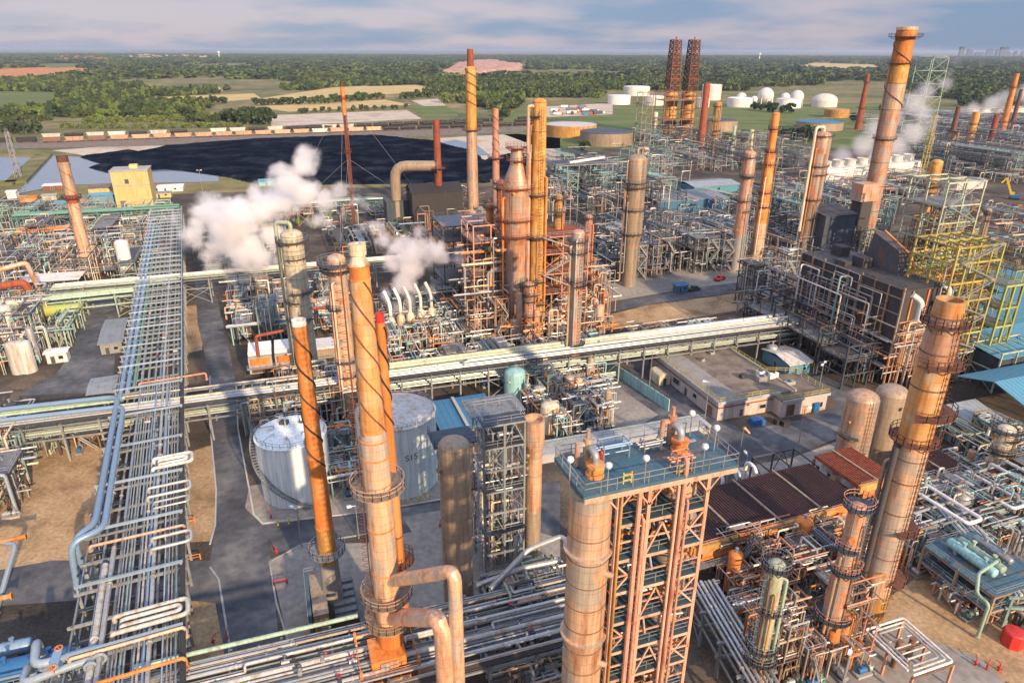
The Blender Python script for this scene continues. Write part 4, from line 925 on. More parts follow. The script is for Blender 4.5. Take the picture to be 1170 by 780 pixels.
rk, atL, LL = rack('long wide pipe rack running from the near edge to the yellow building', p0, p1, 13.4, [6.2, 9], 6.6, 'steel frame')
def sL(v, z=9, y=0):
    lo, hi = 0, LL
    for _ in range(40):
        m = (lo + hi) / 2; q = atL(m, y, z)
        if proj(*q)[1] > v: lo = m
        else: hi = m
    return lo
sp = []
cols = ['pale blue pipe', 'silver pipe', 'galvanised', 'mint', 'galvanised', 'pale blue pipe', 'silver pipe', 'weathered white', 'blue pipe', 'galvanised', 'pale blue pipe', 'pale blue pipe', 'silver pipe', 'galvanised']
y = 2.2
for i in range(22):
    r = RN.choice([.09, .12, .16, .22, .3]); y -= r + .16 + RN.choice([0, .05, .15]);
    if y < -6.3: break
    sp.append((y, r, cols[i % 14], 9, 0 if i % 5 else .18, 1 if i % 3 == 0 else sL(436) / LL, None)); y -= r
sp += [(3.6, .42, 'weathered white', 9, 0.02, sL(640) / LL, 'big white pipe on the near half of the long rack'), (2.75, .36, 'silver pipe', 9, .02, sL(622) / LL, 'big silver pipe next to the white one on the long rack'),
       (5.6, .5, 'blue pipe', 9.0, sL(452), .93, 'outermost big blue pipe on the far half of the long rack'), (4.3, .5, 'blue pipe', 9.0, sL(446), .9, 'inner big blue pipe on the far half of the long rack'), (3.2, .3, 'green pipe', 9, sL(440), 1, 'dark green pipe on the far half of the long rack')]
rack_pipes(atL, LL, sp, 'thin pipes on the long rack', 'thin pipe laid along the top of the long wide rack')
rack_pipes(atL, LL, [(y, RN.choice([.14, .2, .28]), RN.choice(cols), 6.2, 0, 1, None) for y in (-5.5, -4.2, -3, -1.6, -.4, 1, 2.4, 3.6, 5)], 'lower pipes of the long rack', 'pipe on the lower tier of the long wide rack')
# the two big blue pipes that swing in from the west and run down the rack
for k, (v0, y, r, vv, l) in enumerate([(447, 5.7, .55, 585, 'outer big blue pipe bending down onto the long rack'), (458, 4.3, .5, 560, 'inner big blue pipe bending down onto the long rack')]):
    s = sL(v0 + 6, 10.4, y); a = atL(s, y, 10.4); e = atL(sL(598 + 0 * k, 10.4, y), y, 10.4)
    w = a + (G(-40, 486, 10.4) - G(150, 464, 10.4)).normalized() * 95
    pts = [w, a, e]
    if k == 0: q = e + (atL(0, 1, 0) - atL(0, 0, 0)) * 2.6; q2 = q - dd * 3; pts += [q2, Vector((q2.x, q2.y, .4))]
    else: q = e + (atL(0, 1, 0) - atL(0, 0, 0)) * 4.4 - dd * 3.0; pts = [w, a, e - dd * 1.5, q, Vector((q.x - .5, q.y - 1, .5))]
    pipe(l, pts, r, 'blue pipe', fil=2.6, n=14, name='blue_pipe', flanges=False)
def loop(at, s, y0, yo, w, z, r, m, lab, grp=None, nest=1):
    for k in range(nest):
        g = k * (r * 2 + .35)
        pts = [at(s - w / 2 + g, y0 - g, z - .9), at(s - w / 2 + g, y0 - g, z), at(s - w / 2 + g, yo + g, z), at(s + w / 2 - g, yo + g, z), at(s + w / 2 - g, y0 - g, z), at(s + w / 2 - g, y0 - g, z - .9)]
        pipe(lab, pts, r, m, grp, 'expansion_loop', fil=.9, n=10, flanges=False)
for v, y0, yo, w, r, m, n, l in ((533, -2, -8.6, 3.4, .32, 'weathered white', 2, 'white expansion loop jutting over the road side by the rack crossing'), (566, -1.5, -8.2, 2.8, .26, 'silver pipe', 1, 'silver expansion loop second from the rack crossing'), (582, -2.5, -8, 1.8, .18, 'silver pipe', 1, 'thinner silver expansion loop third from the rack crossing'), (627, -2.5, -8.2, 2.8, .26, 'silver pipe', 1, 'pale expansion loop opposite the road junction'), (711, 1.5, -7.6, 3.2, .32, 'weathered white', 2, 'nearest big white expansion loop with a bright sunlit rim')):
    loop(atL, sL(v, 9.8), y0, yo, w, 9.9, r, m, l, l + 's' if n > 1 else None, n)
for i in range(int(LL / 6.6)):   # upper tie beams over the pipes
    sx_ = 6.6 * i
    if sx_ > sL(430) or i % 2 == 0:
        put('tie_beam', _bx(.4, 14.0, .34, 'pale blue pipe', 'tie_beam'), rk, (LL * i / int(LL / 6.6), 0, 9.95)); 
        for y in (-6.7, 6.7): put('tie_post', _bx(.28, .28, 1.0, 'pale blue pipe', 'tie_post'), rk, (LL * i / int(LL / 6.6), y, 9))
MB().bar((sL(445), -6.9, 10.3), (LL, -6.9, 10.3), .35).build('edge_beam', M['pale blue pipe'], rk, smooth=False)
# cross headers on the rack
for v, l, m in ((612, 'orange lit pipe crossing the long rack above the lane', 'tan jacket'), (772, 'rusty pipe crossing the long rack at the near edge', 'orange rust'), (436, 'rust red header crossing the long rack at the blue bends', 'pink frame'), (735, 'rusty pipe crossing the rack beside the blue valve pipes', 'tan jacket')):
    s = sL(v, 10.2); pipe(l, [atL(s, 6 if v != 436 else 2, 9.2), atL(s, 6 if v != 436 else 2, 10.1), atL(s, -7.2 if v != 436 else -12, 10.1), atL(s, -7.2 if v != 436 else -12, 8.4)], .24, m, name='cross_pipe', flanges=True)
# blue valve pipes at the near edge
s = sL(728, 9)
pipe('thick pale blue pipe rising in a bend beside the near rack', [atL(s - 3, 2.7, 9.4), atL(s - 1, 2.7, 9.4), atL(s - 1, 6.5, 9.4), atL(s - 1, 10, 9.4), atL(s + 3.5, 10.4, 9.6), atL(s + 3.5, 10.4, 5)], .55, 'pale blue pipe', fil=1.3, n=14, name='blue_pipe')
pipe('second thick pale blue pipe curling beside the near rack', [atL(s - 4, 3.6, 9.4), atL(s - 2.6, 3.6, 9.4), atL(s - 2.6, 6.5, 9.2), atL(s - 2.6, 11.2, 8.6), atL(s + 1.2, 11.2, 8.2), atL(s + 1.2, 11.2, 4)], .5, 'pale blue pipe', fil=1.2, n=14, name='blue_pipe')
t = thing('valve', 'large blue flanged valve with rusty handwheels beside the near rack', 'valve', atL(s - 1.8, 7.4, 9.3), TH)
MB().lathe([(.75, -.3), (.75, .3)], 14).build('flange', M['blue pipe'], t); MB().box(0, 0, .9, 1.0, 2.4, .5).build('yoke', M['blue pipe'], t, smooth=False)
for k in (-1.6, 1.6): MB().arcplate(.35, .5, -.05, .05, 0, 2 * PI, 14).tube([(0, 0, -1), (0, 0, .1)], .08, 6).build('handwheel', M['orange rust'], t, (0, k, 1.2))

# middle rack across the plant
a, b = G(-60, 489, 9), G(905, 366, 9); a.z = b.z = 0
rk2, atM, LM = rack('pipe rack crossing the whole plant in front of the reactor', a, b, 9, [6, 9], 7, 'steel frame')
def sM(u, z=9):
    lo, hi = 0, LM
    for _ in range(40):
        m = (lo + hi) / 2
        if proj(*atM(m, 0, z))[0] < u: lo = m
        else: hi = m
    return lo / LM
rack_pipes(atM, LM, [(2.9, .55, 'pale green', 9, sM(425), sM(760), 'fat pale green pipe on the back of the crossing rack'), (1.4, .5, 'pale green', 9, sM(440), sM(720), 'second fat pale green pipe on the crossing rack'), (-.6, .34, 'cream jacket', 9, sM(200), sM(345), 'cream pipe ending at the tank side of the long rack'),
    (3.2, .6, 'silver pipe', 9, sM(690), 1, 'fat silver duct along the dirt plot side of the crossing rack'), (1.6, .42, 'white paint', 9, sM(690), 1, 'white pipe next to the fat silver duct')] +
    [(y, r, RN.choice(cols), 9, 0, 1, None) for y, r in ((.2, .18), (-.3, .14), (-1.2, .2), (-1.8, .25), (-2.5, .2), (-3.1, .3), (-3.9, .22), (4.1, .2))] + [(3.3, .35, 'mint', 9, 0, sM(140), 'pale mint pipe on the western end of the crossing rack'), (2.2, .3, 'mint', 9, 0, sM(135), 'second pale mint pipe at the western end of the crossing rack')],
    'pipes on the crossing rack', 'thin pipe laid along the top of the crossing rack')
rack_pipes(atM, LM, [(y, RN.choice([.14, .2, .3]), RN.choice(cols + ['tan jacket', 'pale green']), 6, 0, 1, None) for y in (-3.6, -2.6, -1.4, -.2, 1, 2.2, 3.4)], 'lower pipes of the crossing rack', 'pipe on the lower tier of the crossing rack')
# near rack at the bottom
a, b = G(130, 822, 8), G(690, 683, 8); a.z = b.z = 0
rk3, atB, LB = rack('near pipe rack packed with white pipes passing under the cone topped stack', a, b, 12.5, [5.4, 8], 6, 'steel frame')
sp = []; y = 6.0
while y > -6:
    r = RN.choice([.12, .16, .2, .26, .3]); y -= r; sp.append((y, r, RN.choice(['silver pipe', 'silver pipe', 'pale blue pipe', 'weathered white', 'galvanised', 'dun jacket', 'steel frame']), 8, 0, 1, None)); y -= r + RN.choice([.08, .2, .4])
rack_pipes(atB, LB, sp, 'pipes on the near rack', 'pale pipe among the bundle on the near pipe rack')
rack_pipes(atB, LB, [(y, RN.choice([.16, .22, .3]), RN.choice(cols), 5.4, 0, 1, None) for y in (-5, -3.6, -2.2, -1, .4, 1.8, 3.2, 4.6)], 'lower pipes of the near rack', 'pipe on the lower tier of the near pipe rack')
o = MB().tube([(0, 0, 0), atB(LB * .46, 6.6, 9) - atB(LB * .02, 6.6, 9)], .3, 10).build('rack_pipe', M['mint'], None, atB(LB * .02, 6.6, 8.9)); tag(o, 'pale green pipe on the far edge of the near rack', 'pipe')
for k in range(16):
    q = atB(LB * RN.uniform(.05, .95), RN.uniform(-5.5, 5.5), 8.45); t = thing('gate_valve', 'small gate valve with a handwheel on the near pipe rack', 'valve', q, TH + RN.choice((0, PI / 2)), 'gate valves on the near rack')
    MB().tube([(-.5, 0, 0), (.5, 0, 0)], .3, 10).tube([(0, 0, 0), (0, 0, .9)], .12, 8).build('valve_body', M['slate wall' if k % 2 else 'galvanised'], t); MB().arcplate(.22, .32, .85, .92, 0, 2 * PI, 14).bar((-.25, 0, .88), (.25, 0, .88), .05).build('handwheel', M['red paint' if k % 3 == 0 else 'dark steel'], t)
for k in range(14):
    q = atL(LL * RN.uniform(.06, .6), RN.uniform(-5.5, 2), 9.45); t = thing('gate_valve', 'small gate valve with a handwheel on the long pipe rack', 'valve', q, TH + RN.choice((0, PI / 2)), 'gate valves on the long rack')
    MB().tube([(-.5, 0, 0), (.5, 0, 0)], .3, 10).tube([(0, 0, 0), (0, 0, .9)], .12, 8).build('valve_body', M['slate wall' if k % 2 else 'galvanised'], t); MB().arcplate(.22, .32, .85, .92, 0, 2 * PI, 14).bar((-.25, 0, .88), (.25, 0, .88), .05).build('handwheel', M['red paint' if k % 3 == 0 else 'dark steel'], t)
for at_, L_, y_, z_, l in ((atB, LB, -6.4, 8.6, 'grey cable tray along the front edge of the near pipe rack'), (atL, LL, -6.9, 9.6, 'grey cable tray along the road side of the long pipe rack'), (atM, LM, -4.7, 9.5, 'grey cable tray along the front of the crossing rack')):
    a_, b_ = at_(0, y_, z_), at_(L_, y_, z_); mb = MB().bar(Vector((0, 0, 0)), b_ - a_, .7, .05); n_ = (b_ - a_).normalized().cross(ZX)
    for s_ in (-.35, .35): mb.bar(n_ * s_ + ZX * .08, b_ - a_ + n_ * s_ + ZX * .08, .05, .2)
    for s_ in (-.2, 0, .16): mb.tube([n_ * s_ + ZX * .08, b_ - a_ + n_ * s_ + ZX * .08], .05, 5)
    tag(mb.build('cable_tray', M['dark steel'], None, a_, smooth=False), l, 'cable tray')
# back rack
a, b = G(60, 329, 9), G(540, 288, 9); a.z = b.z = 0
rk4, atC, LC = rack('pale pipe rack across the road behind the big steam cloud', a, b, 7, [6, 9], 9, 'steel frame')
rack_pipes(atC, LC, [(y, r, m, 9, 0, 1, None) for y, r, m in ((2.7, .3, 'white paint'), (1.8, .25, 'silver pipe'), (.9, .4, 'weathered white'), (-.2, .3, 'cream jacket'), (-1.2, .25, 'mint'), (-2.2, .35, 'silver pipe'), (-3, .2, 'mint'))], 'pipes on the back rack', 'pale pipe on the rack behind the big steam cloud')
a, b = G(-30, 352, 7), G(170, 331, 7); a.z = b.z = 0
rk5, atE, LE = rack('mint green pipe rack before the white roofed shelter', a, b, 7, [5, 7.5], 9, 'mint')
rack_pipes(atE, LE, [(y, r, 'mint', 7.5, 0, 1, None) for y, r in ((2.7, .3), (1.5, .2), (.4, .35), (-.9, .25), (-2.3, .3))], 'mint pipes before the white shelter', 'mint pipe on the rack before the white roofed shelter')
a, b = G(15, 247, 7), G(205, 237, 7); a.z = b.z = 0
rk6, atF, LF = rack('dark green pipe rack in front of the yellow building', a, b, 6, [7], 12, 'green pipe')
rack_pipes(atF, LF, [(y, r, 'green pipe', 7, 0, 1, None) for y, r in ((2, .6), (.3, .5), (-1.4, .5))], 'green pipes before the yellow building', 'dark green pipe in front of the yellow building')
a, b = G(280, 236, 6), G(500, 224, 6); a.z = b.z = 0
rk7, atH, LH = rack('green pipe rack beyond the red guyed mast', a, b, 6, [6], 14, 'green pipe')
rack_pipes(atH, LH, [(y, r, m, 6, 0, 1, None) for y, r, m in ((2, .5, 'green pipe'), (.2, .5, 'mint'), (-1.6, .4, 'silver pipe'))], 'pipes beyond the guyed mast', 'pipe on the green rack beyond the red mast')
# rack right of the tower and at the lower corner
a, b = G(802, 668, 6), G(890, 815, 6); a.z = b.z = 0
rk8, atQ, LQ = rack('short silver pipe rack beside the platform tower foot', a, b, 4.4, [4, 6.5], 5, 'steel frame')
rack_pipes(atQ, LQ, [(y, r, 'silver pipe', 6.5, 0, 1, None) for y, r in ((1.7, .25), (1, .2), (.4, .16), (-.3, .25), (-1, .2), (-1.7, .22))], 'silver pipes beside the tower foot', 'silver pipe on the short rack beside the tower foot')
a, b = G(1015, 600, 5), G(1230, 532, 5); a.z = b.z = 0
rk9, atR, LR = rack('white pipe rack behind the blue decked structure', a, b, 9, [4.5, 7], 6, 'steel frame')
rack_pipes(atR, LR, [(y, r, RN.choice(['weathered white', 'silver pipe', 'galvanised', 'dun jacket']), 7, 0, 1, None) for y, r in ((3.6, .25), (1.6, .2), (-1.2, .26), (-4.2, .22))], 'pipes behind the blue decks', 'pale pipe on the rack behind the blue decked structure')
for s, l in ((.2, 'white expansion loop standing up near the leaning orange stack'), (.42, 'white expansion loop in the middle of the rack behind the blue decks'), (.62, 'white expansion loop at the far end of the rack behind the blue decks')):
    loop(atR, LR * s, 3.6, -7.5, 3.5, 8.3, .32, 'white paint', l)
a, b = G(960, 560, 5), G(1075, 720, 5); a.z = b.z = 0
rk10, atS, LS = rack('blue grey pipe rack running past the leaning orange stack', a + AX * 17, b + AX * 17, 5, [4, 6], 6, 'aqua frame')
rack_pipes(atS, LS, [(y, r, RN.choice(['white paint', 'pale blue pipe', 'galvanised']), 6, 0, 1, None) for y, r in ((1.8, .25), (1, .2), (.3, .25), (-.5, .2), (-1.3, .25), (-2, .2))], 'pipes past the leaning stack', 'pipe on the blue grey rack past the leaning orange stack')
# conveyor like curved pale gantry far behind
pts = [G(660, 208, 6), G(720, 205, 6), G(790, 213, 6), G(850, 226, 6), G(900, 224, 6)]
o = MB(); P = fillet(pts, 25, 5)
for p, q in zip(P, P[1:]): o.bar(p, q, 4, 1.6)
for p in P[::2]: o.bar(p, (p.x, p.y, 0), .5)
tag(o.build('pipe_bridge', M['pale green'], smooth=False), 'pale curved pipe bridge behind the blue roofed halls', 'pipe bridge')

# ------------------------------------------------------------------ big loose pipes
g = lambda u, v, z=0: G(u, v, z)
b = g(452, 792); q = G(522, 792)
pipe('sunlit cream pipe bent like an upturned U beside the cone topped stack', [Vector((b.x, b.y, 0)) + Vector((0, 0, hgt(b.x, b.y, 664))), Vector((*G(527, 866).xy, hgt(*G(527, 866).xy, 652))), G(527, 866)], .78, 'tan jacket', fil=1.6, n=16, name='overhead_duct', flanges=False)
pipe('orange duct leaving the cone topped stack and turning down', [Vector((b.x, b.y, 0)) + Vector((0, 0, hgt(b.x, b.y, 704))), Vector((*G(513, 866).xy, hgt(*G(513, 866).xy, 706))), G(513, 866)], 1.05, 'pink jacket', fil=2.6, n=16, name='overhead_duct', flanges=False)
pipe('slim pinkish pipe bent down over the rusty duct by the western edge', [G(-30, 316, 16), G(30, 300, 18), Vector((*G(40, 297, 18).xy, 2))], .8, 'pink jacket', fil=1.2, n=12, name='overhead_duct')
pipe('rust red duct bent down beneath the slim pinkish pipe', [G(-30, 332, 11), G(28, 322, 12), Vector((*G(36, 320, 12).xy, 1))], 1.2, 'red rust', fil=2.0, n=12, name='overhead_duct')
pipe('big grey duct arching over to the short red stack', [Vector((*G(455, 262).xy, 0)), Vector((*G(455, 262).xy, 30)), Vector((*G(503, 262).xy, 30))], 2.4, 'dun jacket', fil=6, n=14, name='overhead_duct')
pipe('white pipe zigzagging between the brown drum frame and the platform tower', [G(560, 672, 8), G(604, 627, 12), G(642, 612, 12), G(700, 690, 12)], .42, 'silver pipe', fil=.9, n=12, name='overhead_duct')
pipe('silver pipe under the zigzag pipe by the platform tower', [G(545, 668, 7), G(600, 648, 9), G(640, 640, 9)], .4, 'silver pipe', fil=.8, n=12, name='overhead_duct')
pipe('tan pipe running down beside the leaning orange stack', [G(1032, 500, 26), G(1030, 512, 24), Vector((*G(1022, 560, 16).xy, 16)), G(998, 664, 8), G(990, 672, 7.5), Vector((*G(985, 700, 4).xy, .5))], .45, 'pink jacket', fil=1.2, n=12, name='overhead_duct')
for k, (dx, r, m) in enumerate(((-2.55, .45, 'dark steel'), (-2.2, .32, 'brown frame'), (-2.75, .28, 'dun jacket'))):
    b = G(990, 708); hh = hgt(b.x, b.y, 505) * (1 - .05 * k); q = b + Vector((dx, -.6 + .6 * k, 0))
    pipe(['dark square duct clinging to the leaning orange stack', 'brown duct clinging to the leaning orange stack', 'dun pipe clinging to the leaning orange stack'][k], [q, q + ZX * hh, Vector((b.x - 1.5, b.y, hh + .5))], r, m, fil=.6, n=12, name='stack_duct', flanges=False)
pipe('pale hooked pipe on the corner of the blue decked structure', [G(1140, 640, 8.5), G(1118, 655, 8.5), Vector((*G(1116, 678, 6.8).xy, 6.8)), G(1130, 690, 6.5), Vector((*G(1130, 690, 6.5).xy, .3))], .26, 'mint', fil=.6, n=10, name='overhead_duct')
for k in range(5):   # steam silencers with bent white spouts
    u, v = ((448, 384), (459, 380), (470, 378), (482, 374), (494, 372))[k]; q = G(u, v); t = thing('steam_silencer', 'cream silencer with a bent white spout %s' % ['nearest the cone topped stack', 'second in the row of five', 'in the middle of the row of five', 'fourth in the row of five', 'at the far end of the row of five'][k], 'steam vent', q)
    MB().lathe([(1.3, 0), (1.3, 5), (.9, 5.8), (.5, 6.2), (.5, 7)], 16).build('drum', M['cream jacket'], t)
    MB().tube(fillet([(0, 0, 6.8), (0, 0, 10.5), (-1.8, 1, 14)], 1.6, 4), .5, 10).build('spout', M['white paint'], t)
# bent white exhausts on the furnace roof
for k, (u, v) in enumerate(((1052, 352), (1085, 338))):
    q = G(u, v, 24); t = thing('roof_vent', ['white bent vent on the steelwork below the furnace', 'white bent vent behind the crown of the leaning orange stack'][k], 'vent', q)
    MB().tube(fillet([(0, 0, -3), (0, 0, 1.5), (-2.2, .6, 3.0)], 1.4, 4), .7, 12).build('spout', M['white paint'], t)
# ------------------------------------------------------------------ buildings
def wall_box(root, w, d, h, m, z=0, name='wall'):
    return MB().box(0, 0, z + h / 2, w, d, h).build(name, M[m], root, smooth=False)
def openings(root, items, y, ax='y', flip=1):
    for x, z, w, h, nm, m in items:
        if ax == 'y': mb = MB().box(x, y, z + h / 2, w, .14, h)
        else: mb = MB().box(y, x, z + h / 2, .14, w, h)
        o = mb.build(nm, M[m], root, smooth=False)
        f = MB()
        for dx, dz, sx, sz in ((0, h, w + .2, .12), (0, 0, w + .2, .12), (-w / 2, h / 2, .12, h), (w / 2, h / 2, .12, h)):
            if ax == 'y': f.box(x + dx, y, z + dz, sx, .24, sz)
            else: f.box(y, x + dx, z + dz, .24, sx, sz)
        f.build('frame', M['pale concrete'], o, smooth=False)
# pink walled flat roofed building
W = G(745, 403, 4.5); FL = W - BX * 31.0; c = W - BX * 15.5 + AX * 10.5; c.z = 0
bd = thing('flat_roofed_building', 'low pink walled building with a flat gravel roof and yellow roof rails', 'building', c, TH)
wall_box(bd, 21, 31, 4.5, 'pink wall'); MB().box(11.2, -13, 2.05, 13, 12, 4.1).build('front_wing', M['pink wall'], bd, smooth=False)
MB().box(0, 0, 4.66, 21.6, 31.6, .32).build('roof', M['roof gravel'], bd, smooth=False); MB().box(11.3, -13.1, 4.26, 13.5, 12.5, .32).build('wing_roof', M['roof gravel'], bd, smooth=False)
MB().box(-7.2, 0, 4.86, 6.4, 30.6, .1).build('roof_membrane', M['concrete'], bd, smooth=False)
mb = MB()
for s in (-1, 1): mb.box(s * 10.8, 0, 4.75, .35, 31.9, .7)
mb.box(0, 15.8, 4.75, 21.2, .35, .7); mb.box(-2, -15.8, 4.75, 17, .35, .7); mb.box(11.3, -19.3, 4.3, 13.6, .3, .6)
mb.build('fascia', M['pale concrete'], bd, smooth=False)
MB().rail([(-10.6, 15.6, 4.9), (-10.6, -15.6, 4.9), (3, -15.6, 4.9), (4.8, -19.2, 4.5), (17.8, -19.2, 4.5), (17.8, -7, 4.5), (10.6, -5, 4.9), (10.6, 15.6, 4.9)], 1.2, 2.2, .1, True).build('roof_railing', M['yellow frame'], bd, smooth=False)
openings(bd, [(-12.5, .1, 2.2, 2.6, 'roller_door', 'brick red'), (-6, 1.4, 1.6, 1.2, 'window', 'glass dark'), (-2, 0, 1.1, 2.2, 'door', 'dark steel'), (2.6, 1.2, 3.0, 1.6, 'mural', 'slate wall'), (12, .1, 1.2, 2.2, 'door', 'dark steel')], -10.52, 'x')
openings(bd, [(-4, .1, 1.0, 2.1, 'door', 'brick red'), (2, 1.3, 1.8, 1.1, 'window', 'glass dark')], -15.52)
openings(bd, [(7.2, .05, 2.4, 3.2, 'roller_door', 'brown rust'), (11.5, .05, 1.1, 2.2, 'door', 'orange rust'), (15.4, 1, 2.4, 1.4, 'window', 'glass dark')], -19.02)
MB().box(-10.62, 0, 3.4, .1, 31, .25).box(-1.5, -15.62, 3.4, 18, .1, .25).build('stripe', M['brick red'], bd, smooth=False)
for k, (x, y, w, d, h, m) in enumerate(((6, -9, 2.4, 1.6, 1.4, 'galvanised'), (8, -6, 1.6, 1.6, 1.2, 'white paint'), (3, -6, 1.8, 1.2, 1.0, 'slate wall'), (10, -8.5, 2.5, .8, 1.4, 'white paint'), (-1, 6, 1, 1, .7, 'galvanised'), (4, 9, 1.4, .8, .6, 'galvanised'), (12, -12, 2.8, 1.4, .8, 'pale concrete'))):
    q = c + AX * x + BX * y; t = thing('air_conditioner', '%s unit on the flat roof of the pink building' % ['larger grey', 'white square', 'dark slate', 'long white', 'small grey square', 'small grey oblong', 'pale low'][k], 'roof unit', (q.x, q.y, 4.82 if k < 6 else 4.44), TH)
    MB().box(0, 0, h / 2, w, d, h).build('casing', M[m], t, smooth=False); MB().cyl(0, 0, h, h + .18, min(w, d) * .38, 12).build('fan_cowl', M['dark steel'], t)
q = W - BX * 8 - AX * 2.0; t = thing('arched_hut', 'cream arched hut leaning on the pink building', 'hut', (q.x, q.y, 0), TH)
mb = MB(); n = 12; prof = [(-1.6, 0), (-1.6, 2.2)] + [(-1.6 * math.cos(PI * i / n), 2.2 + .9 * math.sin(PI * i / n)) for i in range(1, n)] + [(1.6, 2.2), (1.6, 0)]
mb.add([(x, -2.6, z) for x, z in prof] + [(x, 2.6, z) for x, z in prof], [tuple(range(len(prof))), tuple(range(2 * len(prof) - 1, len(prof) - 1, -1))] + [(i + 1, i, len(prof) + i, len(prof) + i + 1) for i in range(len(prof) - 1)])
mb.build('shell', M['cream jacket'], t); MB().box(0, -2.65, 1, .9, .12, 2).build('door', M['dark steel'], t, smooth=False)
# blue hut with white roof
def shed(label, c, w, d, h, rise, wm, rm, rz=TH, door=True, name='shed', cat='shed', open_=False, over=.5, mono=False, legm='steel frame'):
    t = thing(name, label, cat, (c.x, c.y, 0), rz)
    if not open_: wall_box(t, w, d, h, wm)
    else:
        for x in [(-w / 2 + w * i / 4) for i in range(5)]:
            for y in (-d / 2, d / 2): put('post', _bx(.3, .3, h, legm, 'post'), t, (x, y, 0))
        for y in (-d / 2, d / 2): MB().bar((-w / 2, y, h - .2), (w / 2, y, h - .2), .25, .4).build('eaves_beam', M[legm], t, smooth=False)
        for i in range(4):
            x = -w / 2 + w * i / 4; MB().bar((x, -d / 2, .2), (x + w / 4, -d / 2, h - .4), .12).build('brace', M[legm], t, smooth=False)
    W2, D2 = w / 2 + over, d / 2 + over
    mb = MB()
    if mono: mb.add([(-W2, -D2, h), (W2, -D2, h), (W2, D2, h + rise), (-W2, D2, h + rise), (-W2, -D2, h + .2), (W2, -D2, h + .2), (W2, D2, h + rise + .2), (-W2, D2, h + rise + .2)], [(0, 3, 2, 1), (4, 5, 6, 7), (0, 1, 5, 4), (1, 2, 6, 5), (2, 3, 7, 6), (3, 0, 4, 7)])
    else: mb.add([(-W2, -D2, h), (-W2, D2, h), (-W2, 0, h + rise), (W2, -D2, h), (W2, D2, h), (W2, 0, h + rise), (-W2, -D2, h + .2), (-W2, D2, h + .2), (-W2, 0, h + rise + .2), (W2, -D2, h + .2), (W2, D2, h + .2), (W2, 0, h + rise + .2)],
               [(0, 2, 5, 3), (2, 1, 4, 5), (6, 9, 11, 8), (8, 11, 10, 7), (0, 3, 9, 6), (1, 7, 10, 4), (0, 6, 8, 2), (2, 8, 7, 1), (3, 5, 11, 9), (5, 4, 10, 11)])
    ns = int(w / 1.2)
    for i in range(ns):
        x = -W2 + (i + .5) * 2 * W2 / ns
        if mono: mb.bar((x, -D2, h + .22), (x, D2, h + rise + .22), .1, .08)
        else: mb.bar((x, -D2, h + .22), (x, 0, h + rise + .22), .1, .08); mb.bar((x, 0, h + rise + .22), (x, D2, h + .22), .1, .08)
    mb.build('roof', M[rm], t, smooth=False)
    if not open_ and not mono: MB().add([(-w / 2, -d / 2, h), (-w / 2, d / 2, h), (-w / 2, 0, h + rise)], [(0, 1, 2)]) 
    if door and not open_:
        openings(t, [(-w * .2, 0, 1.1, 2.1, 'door', 'dark steel'), (w * .2, 1.1, 1.2, 1, 'window', 'glass dark')], -d / 2 - .02)
        openings(t, [(0, 0, 1.2, 2.1, 'door', 'dark steel')], -w / 2 - .02, 'x')
    return t
shed('small blue walled hut with a white arched roof', G(900, 420) + BX * 1, 7, 11, 3.2, 1.0, 'sky roof', 'weathered white')
q = G(923, 417); tag(MB().box(0, 0, .75, 2, 1.6, 1.5).box(0, 0, 1.6, 2.1, 1.7, .2).build('bin', M['safety yellow'], None, q, TH, smooth=False), 'yellow bin beside the small blue hut', 'bin')
vdrum('squat silver tank beside the small blue hut', G(880, 412).x, G(880, 412).y, 0, 5, 1.6, 'galvanised', legs=False)
q = G(864, 484); tag(MB().box(0, 0, .6, 3.4, 2.2, 1.2).box(0, 0, 1.3, 3.0, 1.9, .3).build('skip', M['blue box'], None, q, TH, smooth=False), 'bright blue skip at the front of the pink building', 'skip')
q = G(930, 470); tag(MB().box(0, 0, 1.2, 1.5, 1.5, 2.4).box(0, 0, 2.45, 1.7, 1.7, .15).build('portable_toilet', M['blue box'], None, q, TH, smooth=False), 'blue portable toilet at the corner of the pink building', 'toilet')
for u, v, l in ((897, 486, 'dark green dumpster before the pink wing'), (889, 484, 'smaller dark bin beside the green dumpster')):
    q = G(u, v); tag(MB().box(0, 0, .6, 1.9, 1.2, 1.1).box(0, 0, 1.2, 2, 1.3, .12).build('dumpster', M['black steel'], None, q, TH, smooth=False), l, 'dumpster')
